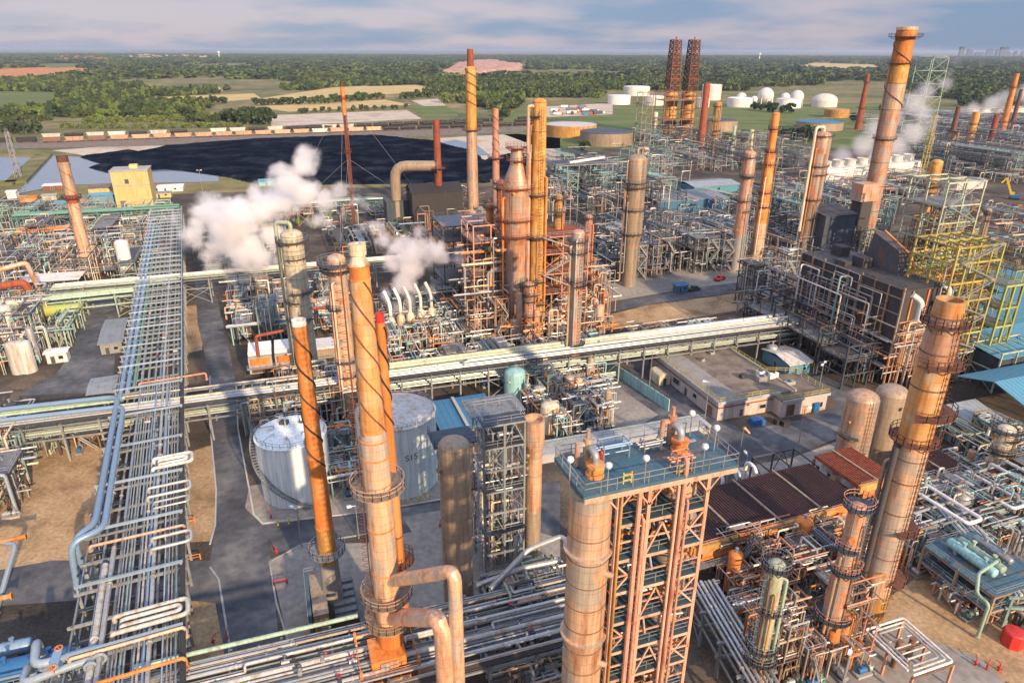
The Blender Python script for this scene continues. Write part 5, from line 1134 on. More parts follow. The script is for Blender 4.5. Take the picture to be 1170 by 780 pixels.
# tall yellow building and neighbours
b = G(156, 236); t = thing('yellow_building', 'tall windowless yellow building before the black heap', 'building', b + BX * 5, TH)
h = hgt(b.x, b.y, 195); w = 38 * mpp(b.x, b.y, 8)
wall_box(t, w, w * .8, h, 'yellow wall'); MB().box(0, 0, h + .3, w + .8, w * .8 + .8, .6).build('roof', M['pale concrete'], t, smooth=False); MB().box(0, -w * .4 - .1, h * .62, w, .2, .5).build('ledge', M['pale concrete'], t, smooth=False)
openings(t, [(-w * .1, h * .66, 2, 2.5, 'louvre', 'dark steel'), (-w * .3, 0, 3, 4, 'door', 'brown frame')], -w * .4 - .05)
MB().box(w * .1, 0, h + 1.6, 4, 4, 2).build('roof_unit', M['yellow wall'], t, smooth=False)
for u, v, px, vt, d, wm, rmm, l in ((122, 226, 34, 212, 14, 'yellow wall', 'roof gravel', 'low yellow building beside the tall one'), (118, 233, 26, 221, 8, 'sky roof', 'sky roof', 'small teal shed in front of the low yellow building'), (195, 219, 26, 213, 10, 'white paint', 'white paint', 'long white shed behind the long rack end'), (186, 226, 18, 221, 6, 'yellow wall', 'grey roof', 'dun shed with a flat grey roof by the rack end'),
    (66, 217, 28, 213, 9, 'brick red', 'white paint', 'low brick shed with a white roof'), (33, 231, 17, 228, 5, 'orange rust', 'orange rust', 'orange red cargo container near the chalk bank'), (73, 238, 16, 230, 6, 'sky roof', 'sky roof', 'small blue cabin in the far yard'), (14, 227, 9, 218, 6, 'white paint', 'white paint', 'white upright box building in the far yard'), (57, 229, 14, 224, 6, 'cream jacket', 'pale concrete', 'cream cabin behind the tan stack'), (100, 232, 14, 227, 6, 'dun jacket', 'roof gravel', 'dun cabin between the teal shed and the tan stack'), (310, 212, 26, 208, 10, 'aqua paint', 'sky roof', 'pale aqua shed beside the steam plume')):
    b = G(u, v); h = hgt(b.x, b.y, vt); w = px * mpp(b.x, b.y, 3); shed(l, b + BX * d / 2, w, d, max(2.6, h * .8), max(.6, h * .15), wm, rmm, door=w > 9)
# blue halls and roofs
b = G(792, 244); w = 92 * mpp(b.x, b.y, 6)
shed('wide low blue hall behind the exchanger row', b + BX * 14, w, 26, 7, 1.2, 'blue roof', 'grey roof')
shed('pale blue hall further behind the wide one', G(818, 228) + BX * 10, 62 * mpp(b.x, b.y + 30, 6), 20, 8, 1.2, 'sky roof', 'grey roof')
shed('slate blue shed behind the looped pipe column', G(935, 232) + BX * 8, 34, 16, 7, 1.2, 'blue roof', 'sky roof')
shed('beige concrete building beyond the green steelwork', G(1108, 216) + BX * 5, 25, 12, 5, .5, 'pink wall', 'pale concrete')
for u, v, w, d, h, l, wm in ((1150, 322, 22, 12, 11, 'farthest of three stepped blue roofed halls', 'blue roof'), (1152, 352, 24, 13, 10, 'middle of three stepped blue roofed halls', 'blue roof'), (1158, 392, 26, 13, 9, 'nearest of three stepped blue roofed halls', 'slate wall')):
    shed(l, G(u, v, h), w, d, h, 1.6, wm, 'sky roof', mono=True, legm='pale green')
shed('open sided dark steel hall with a teal roof', G(1185, 436, 8.5), 28, 17, 8, 2.6, 'slate wall', 'sky roof', open_=True, legm='dark steel')
shed('lean to shelter with a ribbed pale blue roof', G(1108, 473, 5), 11.5, 7, 4.2, 1.5, 'slate wall', 'grey roof', open_=True, mono=True)
q = G(1100, 508); shed('turquoise cabin under the ribbed lean to shelter', q + BX * 1, 3.6, 3.2, 3.2, .3, 'aqua paint', 'pale green', mono=True, door=True)
shed('flat blue roofed hall behind the brown drum frame', G(530, 470, 4.5), 13, 13, 4.2, .25, 'slate wall', 'blue roof', mono=True)
q = G(528, 470, 4.9); tag(MB().bar((-.5, -6.5, 0), (-.5, 7, .25), .7, .3).build('walkway_plank', M['pale concrete'], None, q, TH, smooth=False), 'pale plank walkway laid over the flat blue roof', 'walkway')
shed('long grey corrugated trailer beside the yard lane', G(130, 378, 3.2), 5.5, 20, 3.2, .5, 'galvanised', 'grey roof', rz=TH + rad(4))
shed('short grey trailer before the blue pipe bends', G(118, 440, 3.2), 5.5, 9, 3.2, .4, 'galvanised', 'grey roof', rz=TH + rad(4))
shed('white roofed open shelter among the far pipes', G(60, 316, 5), 18, 7, 4.5, .6, 'white paint', 'white paint', open_=True, mono=True, rz=TH - rad(4))
shed('rusty roofed long pipe shelter behind the slim stack', G(60, 262, 6), 26, 6, 6, 1, 'red rust', 'orange rust', open_=True)
shed('small white analyser cabin next to the yard lane', G(68, 412), 5, 3, 3, .2, 'white paint', 'white paint')
shed('bright blue cabin at the foot of the gold spiral column', G(641, 381), 4, 4, 4, .2, 'blue box', 'white paint', mono=True)
shed('small blue cabin on the back road verge', G(777, 333), 4.5, 3, 2.6, .2, 'blue box', 'blue roof', mono=True)
shed('white walled flat block behind the hooped pale column', G(338, 362), 9, 7, 5, .3, 'weathered white', 'roof gravel')
shed('low white block behind the slim orange topped column', G(378, 362), 8, 5, 4, .3, 'weathered white', 'pale concrete')
shed('tiny white roofed cabin below the steam cloud', G(292, 345), 4.5, 4, 5, .4, 'blue roof', 'white paint')
shed('dark slatted black house under the short red stack', G(502, 266) + BX * 8, 24, 14, 19, 3, 'black steel', 'black steel', door=False)
shed('grey boxy duct house beside the slatted black house', G(456, 262) + BX * 3, 11, 10, 14, .8, 'slate wall', 'dark steel', door=False, mono=True)
# compressor shed with white and orange roof panels
q = G(316, 432); t = thing('cooler_house', 'pale steel cooler house with white roof panels and orange louvres', 'cooler house', q + BX * 4, TH - rad(2))
for s, m in ((-1, 0), (1, 1)):
    mb = MB(); mb.m = 0; mb.box(s * 3.3, 0, 4, 5.8, 7, 4.5); mb.build('casing', M['pale concrete'], t, smooth=False)
    MB().add([(s * 3.3 - 2.9, -1.8, 7.0), (s * 3.3 + 2.9, -1.8, 7.0), (s * 3.3 + 2.9, 3.4, 7.9), (s * 3.3 - 2.9, 3.4, 7.9)], [(0, 1, 2, 3)]).box(s * 3.3, .8, 6.7, 5.8, 5.4, .9).build('roof_panel', M['white paint'], t, smooth=False)
    MB().box(s * 3.3, -3.56, 5.1, 5.0, .2, 2.0).build('louvre', M['orange rust'], t, smooth=False); MB().box(s * 3.3, -3.56, 2.6, 4.6, .2, 1.1).build('opening', M['brown rust'], t, smooth=False)
MB().rail([(-6.6, -4.6, 3.6), (6.6, -4.6, 3.6)], 1.1, 1.6, .07).box(0, -4.2, 3.5, 13.4, 1.0, .15).build('walkway', M['galvanised'], t, smooth=False)
q = G(380, 420); t = thing('cooler_house', 'twin panel cooler house partly hidden by the orange spiral stack', 'cooler house', q + BX * 4, TH - rad(2))
MB().box(0, 0, 3.4, 9, 7, 4.2).build('casing', M['dun jacket'], t, smooth=False); MB().box(0, 0, 5.8, 9.3, 7, .5).build('roof_panel', M['white paint'], t, smooth=False); MB().box(0, -3.6, 2, 8, .2, 1.6).build('opening', M['black steel'], t, smooth=False)
# blue corrugated wall, concrete wall
a, b = G(690, 420), G(764, 470); mb = MB(); d = b - a; n = 26
for i in range(n): p = a + d * (i / n); q = a + d * ((i + .92) / n); off = BX.cross(ZX) * 0; mb.bar(p + ZX * 1.6, q + ZX * 1.6, .25 if i % 2 else .12, 3.2)
tag(mb.build('fence_wall', M['aqua paint'], smooth=False), 'blue ribbed wall beside the worn tan pad', 'wall')
a, b = G(600, 516, 2), G(805, 480, 2); mb = MB(); mb.bar(Vector((a.x, a.y, 1)), Vector((b.x, b.y, 1)), 5.2, 2).bar(Vector((a.x, a.y, 2.1)), Vector((b.x, b.y, 2.1)), 5.6, .2)
tag(mb.build('culvert_wall', M['pale concrete'], smooth=False), 'long pale concrete culvert behind the platform tower', 'wall')
mb = MB(); a2, b2 = G(600, 530), G(640, 524); mb.rail([a + ZX * .3, b + ZX * .3], 1.2, 2.5, .08); tag(mb.build('handrail', M['aqua frame'], smooth=False), 'handrail along the pale concrete culvert', 'railing')

# ------------------------------------------------------------------ air cooler with rusty roof
def bank(label, A, B, Wd, z, n, m, rib, fm):
    A, B = Vector(A), Vector(B); d = B - A; L = d.length; rz = math.atan2(d.y, d.x); t = thing('air_cooler', label, 'air cooler', (A.x, A.y, 0), rz)
    for i in range(n):
        x0, x1 = L * i / n, L * (i + 1) / n
        mb = MB().box((x0 + x1) / 2, Wd / 2, z + .3, x1 - x0 - .5, Wd, .5); k = int((x1 - x0) / .55)
        for q in range(k): mb.box(x0 + .5 + q * .55, Wd / 2, z + .62, .22, Wd * .96, .16)
        mb.build('tube_bundle', M[m], t, smooth=False)
        if i: MB().box(x0, Wd / 2, z + .8, .35, Wd + .4, .3).build('walkway', M[rib], t, smooth=False)
        MB().box((x0 + x1) / 2 + .6, -.2, z - 2.4, (x1 - x0) * .62, .5, 3.2).build('plenum_panel', M['orange rust' if i % 2 == 0 else 'pink jacket'], t, smooth=False)
        MB().box((x0 + x1) / 2, -.45, z + .1, x1 - x0 - .3, .7, 1.3).build('header_box', M['orange rust' if i % 2 else 'gold rust'], t, smooth=False)
        for q in (.28, .72):
            MB().lathe([(2.0, z - 1.2), (1.8, z - .1)], 16, x0 + (x1 - x0) * .5, Wd * q).build('fan_ring', M['galvanised'], t)
    for i in range(n + 1):
        x = L * i / n
        for y in (.3, Wd - .3): put('column', _bx(.4, .4, z, fm, 'column'), t, (x, y, 0))
        MB().bar((x, 0, z - 1.8), (x, Wd, z - 1.8), .3, .4).build('beam', M[fm], t, smooth=False)
    for zz, mm in ((z - .75, 'pink frame'), (z - 2.2, 'orange rust'), (z - 4.2, 'pink frame')):
        MB().bar((0, -.5, zz), (L, -.5, zz), .3, .35).build('beam', M[mm], t, smooth=False)
    MB().box(L / 2, -1.3, z - 2.5, L, 1.4, .12).rail([(0, -1.95, z - 2.4), (L, -1.95, z - 2.4)], 1.1, 2, .06).build('gangway', M['grating'], t, smooth=False)
    MB().rail([(0, -.7, z + .5), (L, -.7, z + .5)], 1.1, 2.4, .06).build('railing', M['pink frame'], t, smooth=False)
    return t
A = G(788, 628, 8); B = G(985, 574, 8); 
bank('long air cooler with dark rust roof slats beside the platform tower', A, B, 12.5, 8, 4, 'dark deck rust', 'dun jacket', 'pink frame')
A2 = B + (B - A).normalized() * 1.5 - Vector((0, 0, 0)) + BX * 3; B2 = A2 + (B - A).normalized() * 9
bank('short air cooler with reddish roof slats next to the dark long one', A2, B2, 10.5, 8.6, 2, 'red rust', 'dun jacket', 'brown frame')
A3 = G(1068, 560, 6); bank('mossy rust topped cooler bank behind the leaning orange stack', A3, A3 + AX * 12, 9.5, 6, 2, 'dark deck rust', 'dun jacket', 'dun jacket')
for k in range(7):  # white hooped headers behind the cooler
    q = A + (B - A) * (.04 + k * .105) + BX * 14; pipe('white hooped header pipe behind the rusty cooler roof', [q - ZX * 4, q + ZX * .8, q + ZX * .8 + BX * 3, q + BX * 3 - ZX * 4], .34, 'pale blue pipe' if k % 2 else 'white paint', 'white hooped headers behind the cooler', 'header_pipe', fil=1.4, n=12, flanges=False)
c = G(900, 560) + BX * 2; frame('open black pipe frame behind the rusty cooler roof', c.x, c.y, 10, 7, [5.5], 'dark steel', 'grating', decks=[0], cs=.28)
# pipe table in the lower corner
q = [G(1000, 742, 4), G(1088, 765, 4)]; c = G(1037, 738, 4); rzt = math.atan2(-(G(1075, 765, 4) - G(1010, 712, 4)).x, (G(1075, 765, 4) - G(1010, 712, 4)).y)
c.z = 0; t = thing('pipe_table', 'waist high steel table of nested white pipe loops at the near corner', 'pipe table', c, TH)
for x in (-3.6, 3.6):
    for y in (-4.2, 0, 4.2): put('leg', _bx(.3, .3, 3.8, 'pink frame', 'leg'), t, (x, y, 0))
for y in (-4.2, 0, 4.2): MB().bar((-3.7, y, 3.8), (3.7, y, 3.8), .3, .35).build('beam', M['brown frame'], t, smooth=False)
for k, (w, d, r, m) in enumerate(((3.5, 4.1, .17, 'white paint'), (2.9, 3.5, .14, 'weathered white'), (2.3, 2.9, .14, 'silver pipe'))):
    MB().tube(fillet([(-w, -d, 4.2), (w, -d, 4.2), (w, d, 4.2), (-w, d, 4.2), (-w, -d + .8, 4.2)], .4), r, 10).build('pipe_loop', M[m], t)
for y in (-1.8, -.9, .1, 1.3): MB().tube([(-2, y, 4.15), (2, y, 4.15)], .12, 8).build('pipe', M['weathered white'], t)
for x, y in ((-1, .5), (1, .2)): MB().cyl(x, y, 0, 4.9, .45, 10).build('standpipe', M['brown frame'], t)
# blue decked structure with green drums
c = G(1136, 682, 6.4) + BX * 6 + AX * 5.5; c.z = 0
frame('steel structure with two blue decks carrying pale green drums', c.x, c.y, 11, 12, [3.6, 6.4], 'dun jacket', 'blue deck', nx=3, ny=3, cs=.38)
for k, (x, y, z, L, r, m, l) in enumerate(((-2.4, .6, 6.5, 7.6, .75, 'aqua paint', 'long pale green drum along the outer side of the upper blue deck'), (-.4, .6, 6.5, 7.2, .7, 'mint', 'second pale green drum behind the outer one on the upper blue deck'), (-2, -1, 3.7, 7, .7, 'slate wall', 'dark blue drum on the lower blue deck'), (2.6, 1, 6.5, 6, .6, 'galvanised', 'grey drum at the back of the upper blue deck'))):
    q = c + AX * x + BX * y; drum(l, q.x, q.y, z, L, r, m, TH + PI / 2, saddle='galvanised', sh=.4)
q = G(1155, 735); o = MB().lathe([(1.5, 0), (1.5, 2.3), (1.3, 2.5), (.6, 2.6), (.001, 2.6)], 8).build('guard_shelter', M['red paint'], None, q); tag(o, 'pinkish red eight sided box at the edge of the oily ground', 'shelter'); 
def hydrant(u, v, l):
    t = thing('fire_hydrant', l, 'hydrant', G(u, v), RN.uniform(0, 3))
    t.scale = (.75, .75, .75); MB().lathe([(.2, 0), (.2, .8), (.28, .85), (.28, 1.0), (.1, 1.15), (.001, 1.2)], 10).build('barrel', M['red paint'], t); MB().tube([(-.45, 0, .65), (.45, 0, .65)], .12, 8).build('outlet', M['red paint'], t)
    MB().tube(fillet([(0, 0, 1.1), (0, 0, 1.8), (.9, 0, 2.2)], .3), .1, 8).build('monitor', M['red paint'], t)
for u, v, l in ((1127, 765, 'red hydrant in front of the pipe table, middle of three'), (1114, 760, 'red hydrant on the table side of the three'), (1141, 766, 'red hydrant nearest the pinkish red box'), (434, 630, 'dark red hydrant beside the concrete pad'), (444, 626, 'second dark red hydrant beside the concrete pad'), (310, 592, 'red hydrant at the kerb of the tank pad'), (244, 735, 'red hydrant at the dirt corner by the main road'), (260, 730, 'red hydrant closest to the near rack'), (503, 602, 'small red hydrant on the brown drum pad'), (316, 632, 'red hydrant on the bend of the main road'), (300, 497, 'red hydrant on the pad beside the culvert')):
    hydrant(u, v, l)
for u, v, l in ((321, 668, 'red pipe barrier on the concrete pad'), (222, 640, 'orange pipe barrier at the lane corner'), (216, 598, 'orange pipe barrier on the narrow dirt strip')):
    t = thing('barrier', l, 'barrier', G(u, v), TH); m = 'red paint' if 'red' in l else 'orange rust'
    for x in (-1, 1): MB().tube([(x, 0, 0), (x, 0, 1.2)], .12, 8).build('post', M[m], t)
    for z in (.6, 1.15): MB().tube([(-1, 0, z), (1, 0, z)], .08, 8).build('rail', M[m], t)
# near-left blue machinery
for k, (u, v, L, r, m, l) in enumerate(((40, 762, 11, 1.5, 'blue box', 'big blue drum lying at the near corner'), (5, 742, 6, 1.0, 'blue pipe', 'smaller blue drum behind the big one at the near corner'))):
    q = G(u, v, 3); drum(l, q.x, q.y, 1.2, L, r, m, TH, saddle='dark steel')
c = G(60, 790, 4); frame('blue grey steelwork around the big blue drum', c.x, c.y, 14, 6, [3.4, 5.4], 'pale blue pipe', 'grating', decks=[1, 0], cs=.25)
mb = MB(); a = G(-10, 640, 7); 
pipe('slanting blue pipe at the western edge', [G(-5, 700, 1), G(18, 622, 6.5), G(-30, 615, 6.5)], .4, 'pale blue pipe', name='overhead_duct')
pipe('rusty orange beam pipe at the western edge', [G(-30, 626, 6.8), G(30, 612, 6.8)], .35, 'orange rust', name='overhead_duct')
pipe('lower rusty pipe at the western edge', [G(-30, 690, 3), G(14, 680, 3)], .4, 'orange rust', name='overhead_duct')
# heater house under the stacks
b = G(447, 800); t = thing('heater_house', 'rust stained heater box under the cone topped stack', 'heater', b, TH); MB().box(0, -3.1, 4.6, 2.6, .25, 5).box(0, -2.3, 8.7, 2.2, .2, 1.2).build('front_panel', M['tan jacket'], t, smooth=False)
MB().box(0, 0, 4, 6.6, 6, 8).build('casing', M['brown rust'], t, smooth=False); MB().box(0, 0, 8.6, 4.4, 4.2, 1.8).build('hood', M['orange rust'], t, smooth=False)
for x in (-3.6, 3.6):
    for y in (-3.2, 3.2): put('column', _bx(.3, .3, 10, 'orange rust', 'column'), t, (x, y, 0))
MB().rail([(-3.6, -3.4, 8), (3.6, -3.4, 8), (3.6, 3.4, 8), (-3.6, 3.4, 8)], 1.2, 1.5, .07, True).build('railing', M['orange rust'], t, smooth=False)
for x in (-2.4, -1.2, 1.2, 2.4): MB().box(x, -3.08, 4, .25, .2, 7.6).build('rib', M['orange rust'], t, smooth=False)
b = G(378, 700); t = thing('heater_house', 'narrow grey blue heater house under the orange spiral stack', 'heater', b - BX * 1, TH)
MB().box(-1.4, 0, 2.6, 2.2, 9, 5.2).build('casing', M['dun jacket'], t, smooth=False); MB().box(-2.9, 0, 2.8, .5, 9.6, 5.6).build('side_wall', M['blue deck'], t, smooth=False); MB().box(2.2, 0, 1.5, 3.4, 9, 3).build('plenum', M['dark steel'], t, smooth=False)
for k in range(6): MB().box(2.2, -4 + k * 1.6, 3.1, 3.2, .9, .25).build('tray', M['grating'], t, smooth=False)
MB().rail([(-3.2, -4.8, 5.2), (-3.2, 4.8, 5.2), (.2, 4.8, 5.2)], 1.1, 1.5, .06).build('railing', M['galvanised'], t, smooth=False)
# lattice frame between the brown drums
b = G(563, 652); run_more.append(('inside the lattice frame by the brown drums', b.x + 1, b.y + 3, 6, 5, [5, 10, 16, 22], 'dark', 60)); fr = frame('tall grey lattice frame with a blue grey top deck between the brown drums', b.x + 1, b.y + 3, 6.6, 6, [4, 8, 12, 16, 20, 24, 28], 'steel frame', 'slate wall', nx=3, cs=.3, decks=[0, 1, 0, 1, 0, 1, 1])
dl = Matrix.Rotation(-TH, 3, 'Z') @ (G(525, 700) - Vector((b.x + 1, b.y + 3, 0))); MB().box(dl.x + .6, dl.y + 3.4, 29.2, 6.2, 4.6, .2).rail([(dl.x - 2.4, dl.y + 5.6, 29.3), (dl.x - 2.4, dl.y + 1.2, 29.3), (dl.x + 3.4, dl.y + 1.2, 29.3)], 1.1, 1.6, .06).build('side_deck', M['slate wall'], fr, smooth=False); MB().box(0, 3, 28.05, 9, 6, .15).build('back_deck', M['grating'], fr, smooth=False)
for x, z in ((-3.7, 0), ): ladder_mb(.1, rad(225), 1, 28).build('ladder', M['pale blue pipe'], fr, (-3.9, -3, 0), smooth=False)
b = G(525, 700)
for k in range(4): a = PI / 4 + k * PI / 2
# gas furnace block
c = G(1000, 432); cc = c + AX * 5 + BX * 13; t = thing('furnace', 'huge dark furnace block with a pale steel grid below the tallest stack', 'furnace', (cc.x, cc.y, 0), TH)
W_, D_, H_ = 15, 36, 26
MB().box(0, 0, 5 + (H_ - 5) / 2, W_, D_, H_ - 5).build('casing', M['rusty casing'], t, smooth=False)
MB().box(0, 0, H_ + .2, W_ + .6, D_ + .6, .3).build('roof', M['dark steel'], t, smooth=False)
MB().box(0, -D_ / 2 - .08, 12, 11, .2, 11).build('sunlit_end_panel', M['tan jacket'], t, smooth=False)  # sunlight on this end of the casing, put in as a tan colour
for i in range(9):
    y = -D_ / 2 + D_ * i / 8
    MB().box(-W_ / 2 - .2, y, H_ / 2, .4, .4, H_ + (.8 if i % 3 else 2)).build('rib', M['pink frame' if i % 3 == 1 else 'dun jacket'], t, smooth=False)
for z in (6, 9.5, 13, 16.5, 20, 24): MB().bar((-W_ / 2 - .3, -D_ / 2, z), (-W_ / 2 - .3, D_ / 2, z), .25).build('girt', M['dun jacket'], t, smooth=False)
for x in (-5, 0, 5): MB().box(x, -D_ / 2 - .2, H_ / 2, .35, .35, H_).build('rib', M['orange rust'], t, smooth=False)
for z in (6, 12, 18): MB().bar((-W_ / 2, -D_ / 2 - .3, z), (W_ / 2, -D_ / 2 - .3, z), .3).build('girt', M['pink frame'], t, smooth=False)
for z in (6, 13): MB().box(-W_ / 2 - 1.3, 0, z, 1.8, D_, .12).rail([(-W_ / 2 - 2.1, -D_ / 2, z), (-W_ / 2 - 2.1, D_ / 2, z)], 1.1, 2, .07).build('walkway', M['grating'], t, smooth=False)
MB().rail([(-W_ / 2, -D_ / 2, H_ + .4), (W_ / 2, -D_ / 2, H_ + .4), (W_ / 2, D_ / 2, H_ + .4), (-W_ / 2, D_ / 2, H_ + .4)], 1.2, 2, .08, True).build('railing', M['dark steel'], t, smooth=False)
mb = MB(); mb.add([(.5, -8, H_), (6, -8, H_), (6, 4, H_), (.5, 4, H_), (2, -5.5, 32), (5.4, -5.5, 31), (5.4, 3.5, 35), (2, 3.5, 35)], [(0, 1, 5, 4), (1, 2, 6, 5), (2, 3, 7, 6), (3, 0, 4, 7), (4, 5, 6, 7)]); mb.build('convection_hood', M['rusty casing'], t, smooth=False)
mb = MB().bar((5.5, -5.7, 31), (6.1, -8.3, H_), .9, 1.0).bar((5.5, -5.5, 31.1), (5.5, 3.5, 35.1), .5, .5); mb.build('hood_trim', M['orange rust'], t, smooth=False)
for x, y, h in ((-5, 5, 27.5), (-5, 11, 26), (-2, -13, 26), (3, -14, 25.5), (-5, -6, 26.5), (1, 13, 29), (-2, 2, 29)): MB().box(x, y, (H_ + h) / 2, 3, 4, h - H_).build('plenum', M['rusty casing'], t, smooth=False)
fl = cc - AX * 9.5; run_more += [('on the shaded flank of the furnace', fl.x, fl.y, 4, 36, [6, 9, 13, 18], 'rust', 60), ('on the shaded flank of the furnace', fl.x, fl.y, 4, 36, [6, 9, 13, 22], 'dark', 70)]; fl = cc - BX * 20; run_more.append(('at the end of the furnace', fl.x, fl.y, 15, 4, [6, 12, 18], 'rust', 40))
c = G(975, 438, 0); frame('dark blue grey steelwork at the foot of the furnace block', c.x + 3, c.y + 4, 20, 9, [4, 8, 12], 'slate wall', 'dark steel', nx=6, cs=.4, decks=[0, 1, 0])
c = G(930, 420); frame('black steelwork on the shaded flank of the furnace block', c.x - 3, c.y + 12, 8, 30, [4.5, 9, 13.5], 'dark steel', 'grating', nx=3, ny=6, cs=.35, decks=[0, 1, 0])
c = G(1035, 425); frame('aqua braced steelwork between the furnace and the leaning stack', c.x, c.y + 4, 12, 9, [5, 9, 13], 'aqua frame', 'grating', nx=4)
b = G(946, 300); shed('dark hopper house behind the furnace block', b + BX * 4, 15, 13, 20, 2, 'slate wall', 'dark steel', door=False, mono=True)
b = G(975, 245); q = thing('orange_bin', 'pinkish orange box duct beside the tallest stack', 'duct', G(973, 292) + ZX * 24, TH); MB().box(0, 0, 3, 8, 6, 7).build('casing', M['pink jacket'], q, smooth=False); MB().box(0, 0, -12, 6, 5, 24).build('support', M['dark steel'], q, smooth=False)
# green and yellow steel frames
c = G(1092, 440) + BX * 7; frame('tall mustard yellow steel frame behind the leaning orange stack', c.x - 2, c.y, 15, 12, [5, 9.5, 14, 18.5, 23, 28, 33, 37], 'yellow frame', 'grating', nx=5, ny=3, cs=.42, stair=True, decks=[1, 1, 1, 0, 1, 0, 0, 0])
run_more += [('inside the mustard yellow steelwork', c.x - 2, c.y, 15, 12, [6, 12, 18, 24, 30], 'yellow', 150)]
c = G(1120, 430) + BX * 3; frame('narrow lime green steel frame beside the mustard yellow one', c.x + 1, c.y, 6, 8, [5, 10, 15, 20, 26], 'lime frame', 'grating', cs=.5)
c = G(1070, 330) + BX * 6; run_more.append(('inside the tallest pale green steelwork', c.x, c.y, 17, 15, [8, 14, 20, 27], 'yellow', 120)); frame('tallest pale green steel frame holding the tan column', c.x, c.y, 17, 15, [7, 13, 19, 25, 31, 39], 'pale green', 'grating', decks=[1, 1, 1, 0, 1, 0], nx=3, ny=3, cs=.5, stair=True)
c = G(1092, 300) + BX * 6; frame('pale yellow green steel frame around two short columns', c.x + 3, c.y, 14, 12, [7, 14, 20], 'pale green', 'green pipe', nx=3, cs=.5)
c = G(1150, 440) + BX * 2; frame('pale green bay frame in front of the blue roofed halls', c.x, c.y, 16, 8, [6, 11], 'pale green', 'grating', nx=4, decks=[0, 0])
# grey steel decks in the middle distance
c = G(665, 225) + BX * 8; frame('wide grey steel deck behind the pink reactor', c.x, c.y, 36, 20, [7, 13, 19], 'steel frame', 'slate wall', nx=6, ny=3, cs=.45)
c = G(690, 250); pipe('long white pipe along the wide grey steel deck', [G(650, 186, 19.5), G(690, 180, 20.5)], .8, 'white paint', name='overhead_duct')
# cooling tower
for u0, v0, u1, v1, l, n in ((942, 214, 1050, 203, 'white cooling tower with a row of fan stacks steaming', 8), (1108, 140, 1185, 136, 'far white cooling tower under a drifting steam bank', 6)):
    a, b = G(u0, v0), G(u1, v1); d = b - a; L = d.length; rz = math.atan2(d.y, d.x); t = thing('cooling_tower', l, 'cooling tower', a, rz); hh = 11
    MB().box(L / 2, 7, hh / 2, L, 14, hh).build('casing', M['white paint'], t, smooth=False)
    mb = MB()
    for i in range(int(L / 3)): mb.box(i * 3 + 1.5, -.1, 2.6, 2.4, .2, 3.6)
    mb.build('louvres', M['dun jacket'], t, smooth=False)
    MB().rail([(0, 0, hh), (L, 0, hh), (L, 14, hh), (0, 14, hh)], 1.2, 3, .1, True).build('railing', M['galvanised'], t, smooth=False)
    for i in range(n): x = L * (i + .5) / n; MB().lathe([(L / n * .34, hh), (L / n * .29, hh + 2.5), (L / n * .33, hh + 4.2), (L / n * .28, hh + 3.2), (.001, hh + 2)], 18, x, 7).build('fan_stack', M['weathered white'], t)
# excavator
q = G(1158, 228); t = thing('excavator', 'yellow crane excavator with a raised boom near the blue halls', 'excavator', q, rad(150))
for y in (-1.4, 1.4):
    MB().box(0, y, .6, 5, .9, 1.1).build('track', M['rubber'], t, smooth=False)
MB().box(0, 0, 2, 4, 3, 1.6).build('body', M['blue box'], t, smooth=False); MB().box(1, -.9, 3.2, 1.8, 1.3, 1.8).build('cab', M['safety yellow'], t, smooth=False)
MB().bar((1.5, .4, 2.4), (6, .4, 12), .9, 1.1).build('boom', M['safety yellow'], t, smooth=False); MB().bar((6, .4, 12), (8, .4, 9), .6, .7).build('stick', M['safety yellow'], t, smooth=False)
# lamp posts
for u, v, h, l in ((741, 452, 12, 'tall lamp post beside the blue ribbed wall'), (805, 480, 10, 'lamp post at the flank of the pink building'), (912, 508, 9, 'lamp post on the pale apron before the silos'), (932, 462, 11, 'lamp post at the far corner of the pink building'), (820, 345, 13, 'lamp post standing in the bare dirt plot'), (960, 790, 8, 'lamp post on the grey concrete at the near corner'), (345, 625, 8, 'lamp post at the edge of the concrete pad'), (410, 615, 7, 'lamp post behind the cone topped stack'), (688, 500, 8, 'lamp post near the culvert end'), (848, 560, 8, 'lamp post near the windsock'), (232, 222, 14, 'white lamp mast before the black heap'), (1060, 500, 9, 'lamp post behind the ribbed lean to shelter')):
    lamp_post(l, u, v, h, group=None, heads=1 + (h > 10))
# small vehicles
def car(u, v, rz, m, l, van=False, group=None):
    t = thing('pickup_truck' if not van else 'parked_car', l, 'car', G(u, v, .05), rz, group)
    MB().box(0, 0, .75, 5, 1.9, .7).box(.4, 0, 1.4, 2.1, 1.7, .75).build('body', M[m], t, smooth=False); MB().box(.4, 0, 1.45, 2.14, 1.5, .5).box(.4, 0, 1.45, 1.7, 1.74, .5).build('windows', M['glass dark'], t, smooth=False)
    for x in (-1.5, 1.5):
        for y in (-.9, .9): MB().tube([(x, y - .12, .38), (x, y + .12, .38)], .38, 12).build('wheel', M['rubber'], t)
car(792, 332, TH, 'dark steel', 'dark pickup parked beside the small blue cabin'); car(822, 320, TH + .3, 'red paint', 'small red pickup on the pale paving'); car(655, 378, TH, 'blue box', 'blue pickup by the bright blue cabin'); car(40, 350, TH, 'white paint', 'white pickup in the western yard'); car(1150, 206, TH, 'black steel', 'black pickup near the beige building')

for k, (p, q, z) in enumerate((((292, 384), (352, 372), 12), ((330, 352), (402, 352), 14), ((398, 350), (425, 352), 16), ((405, 372), (440, 370), 12))):
    a, b = G(*p, z), G(*q, z); pipe(['dark red header pipe leading to the orange spiral stack', 'rust red pipe joining the hooped and the orange topped columns', 'short rust red pipe between orange topped column and cone stack', 'lower rust red pipe behind the cone topped stack'][k], [a - ZX * 6, a, b, b - ZX * 5], .42, 'red rust', name='red_pipe', n=10)
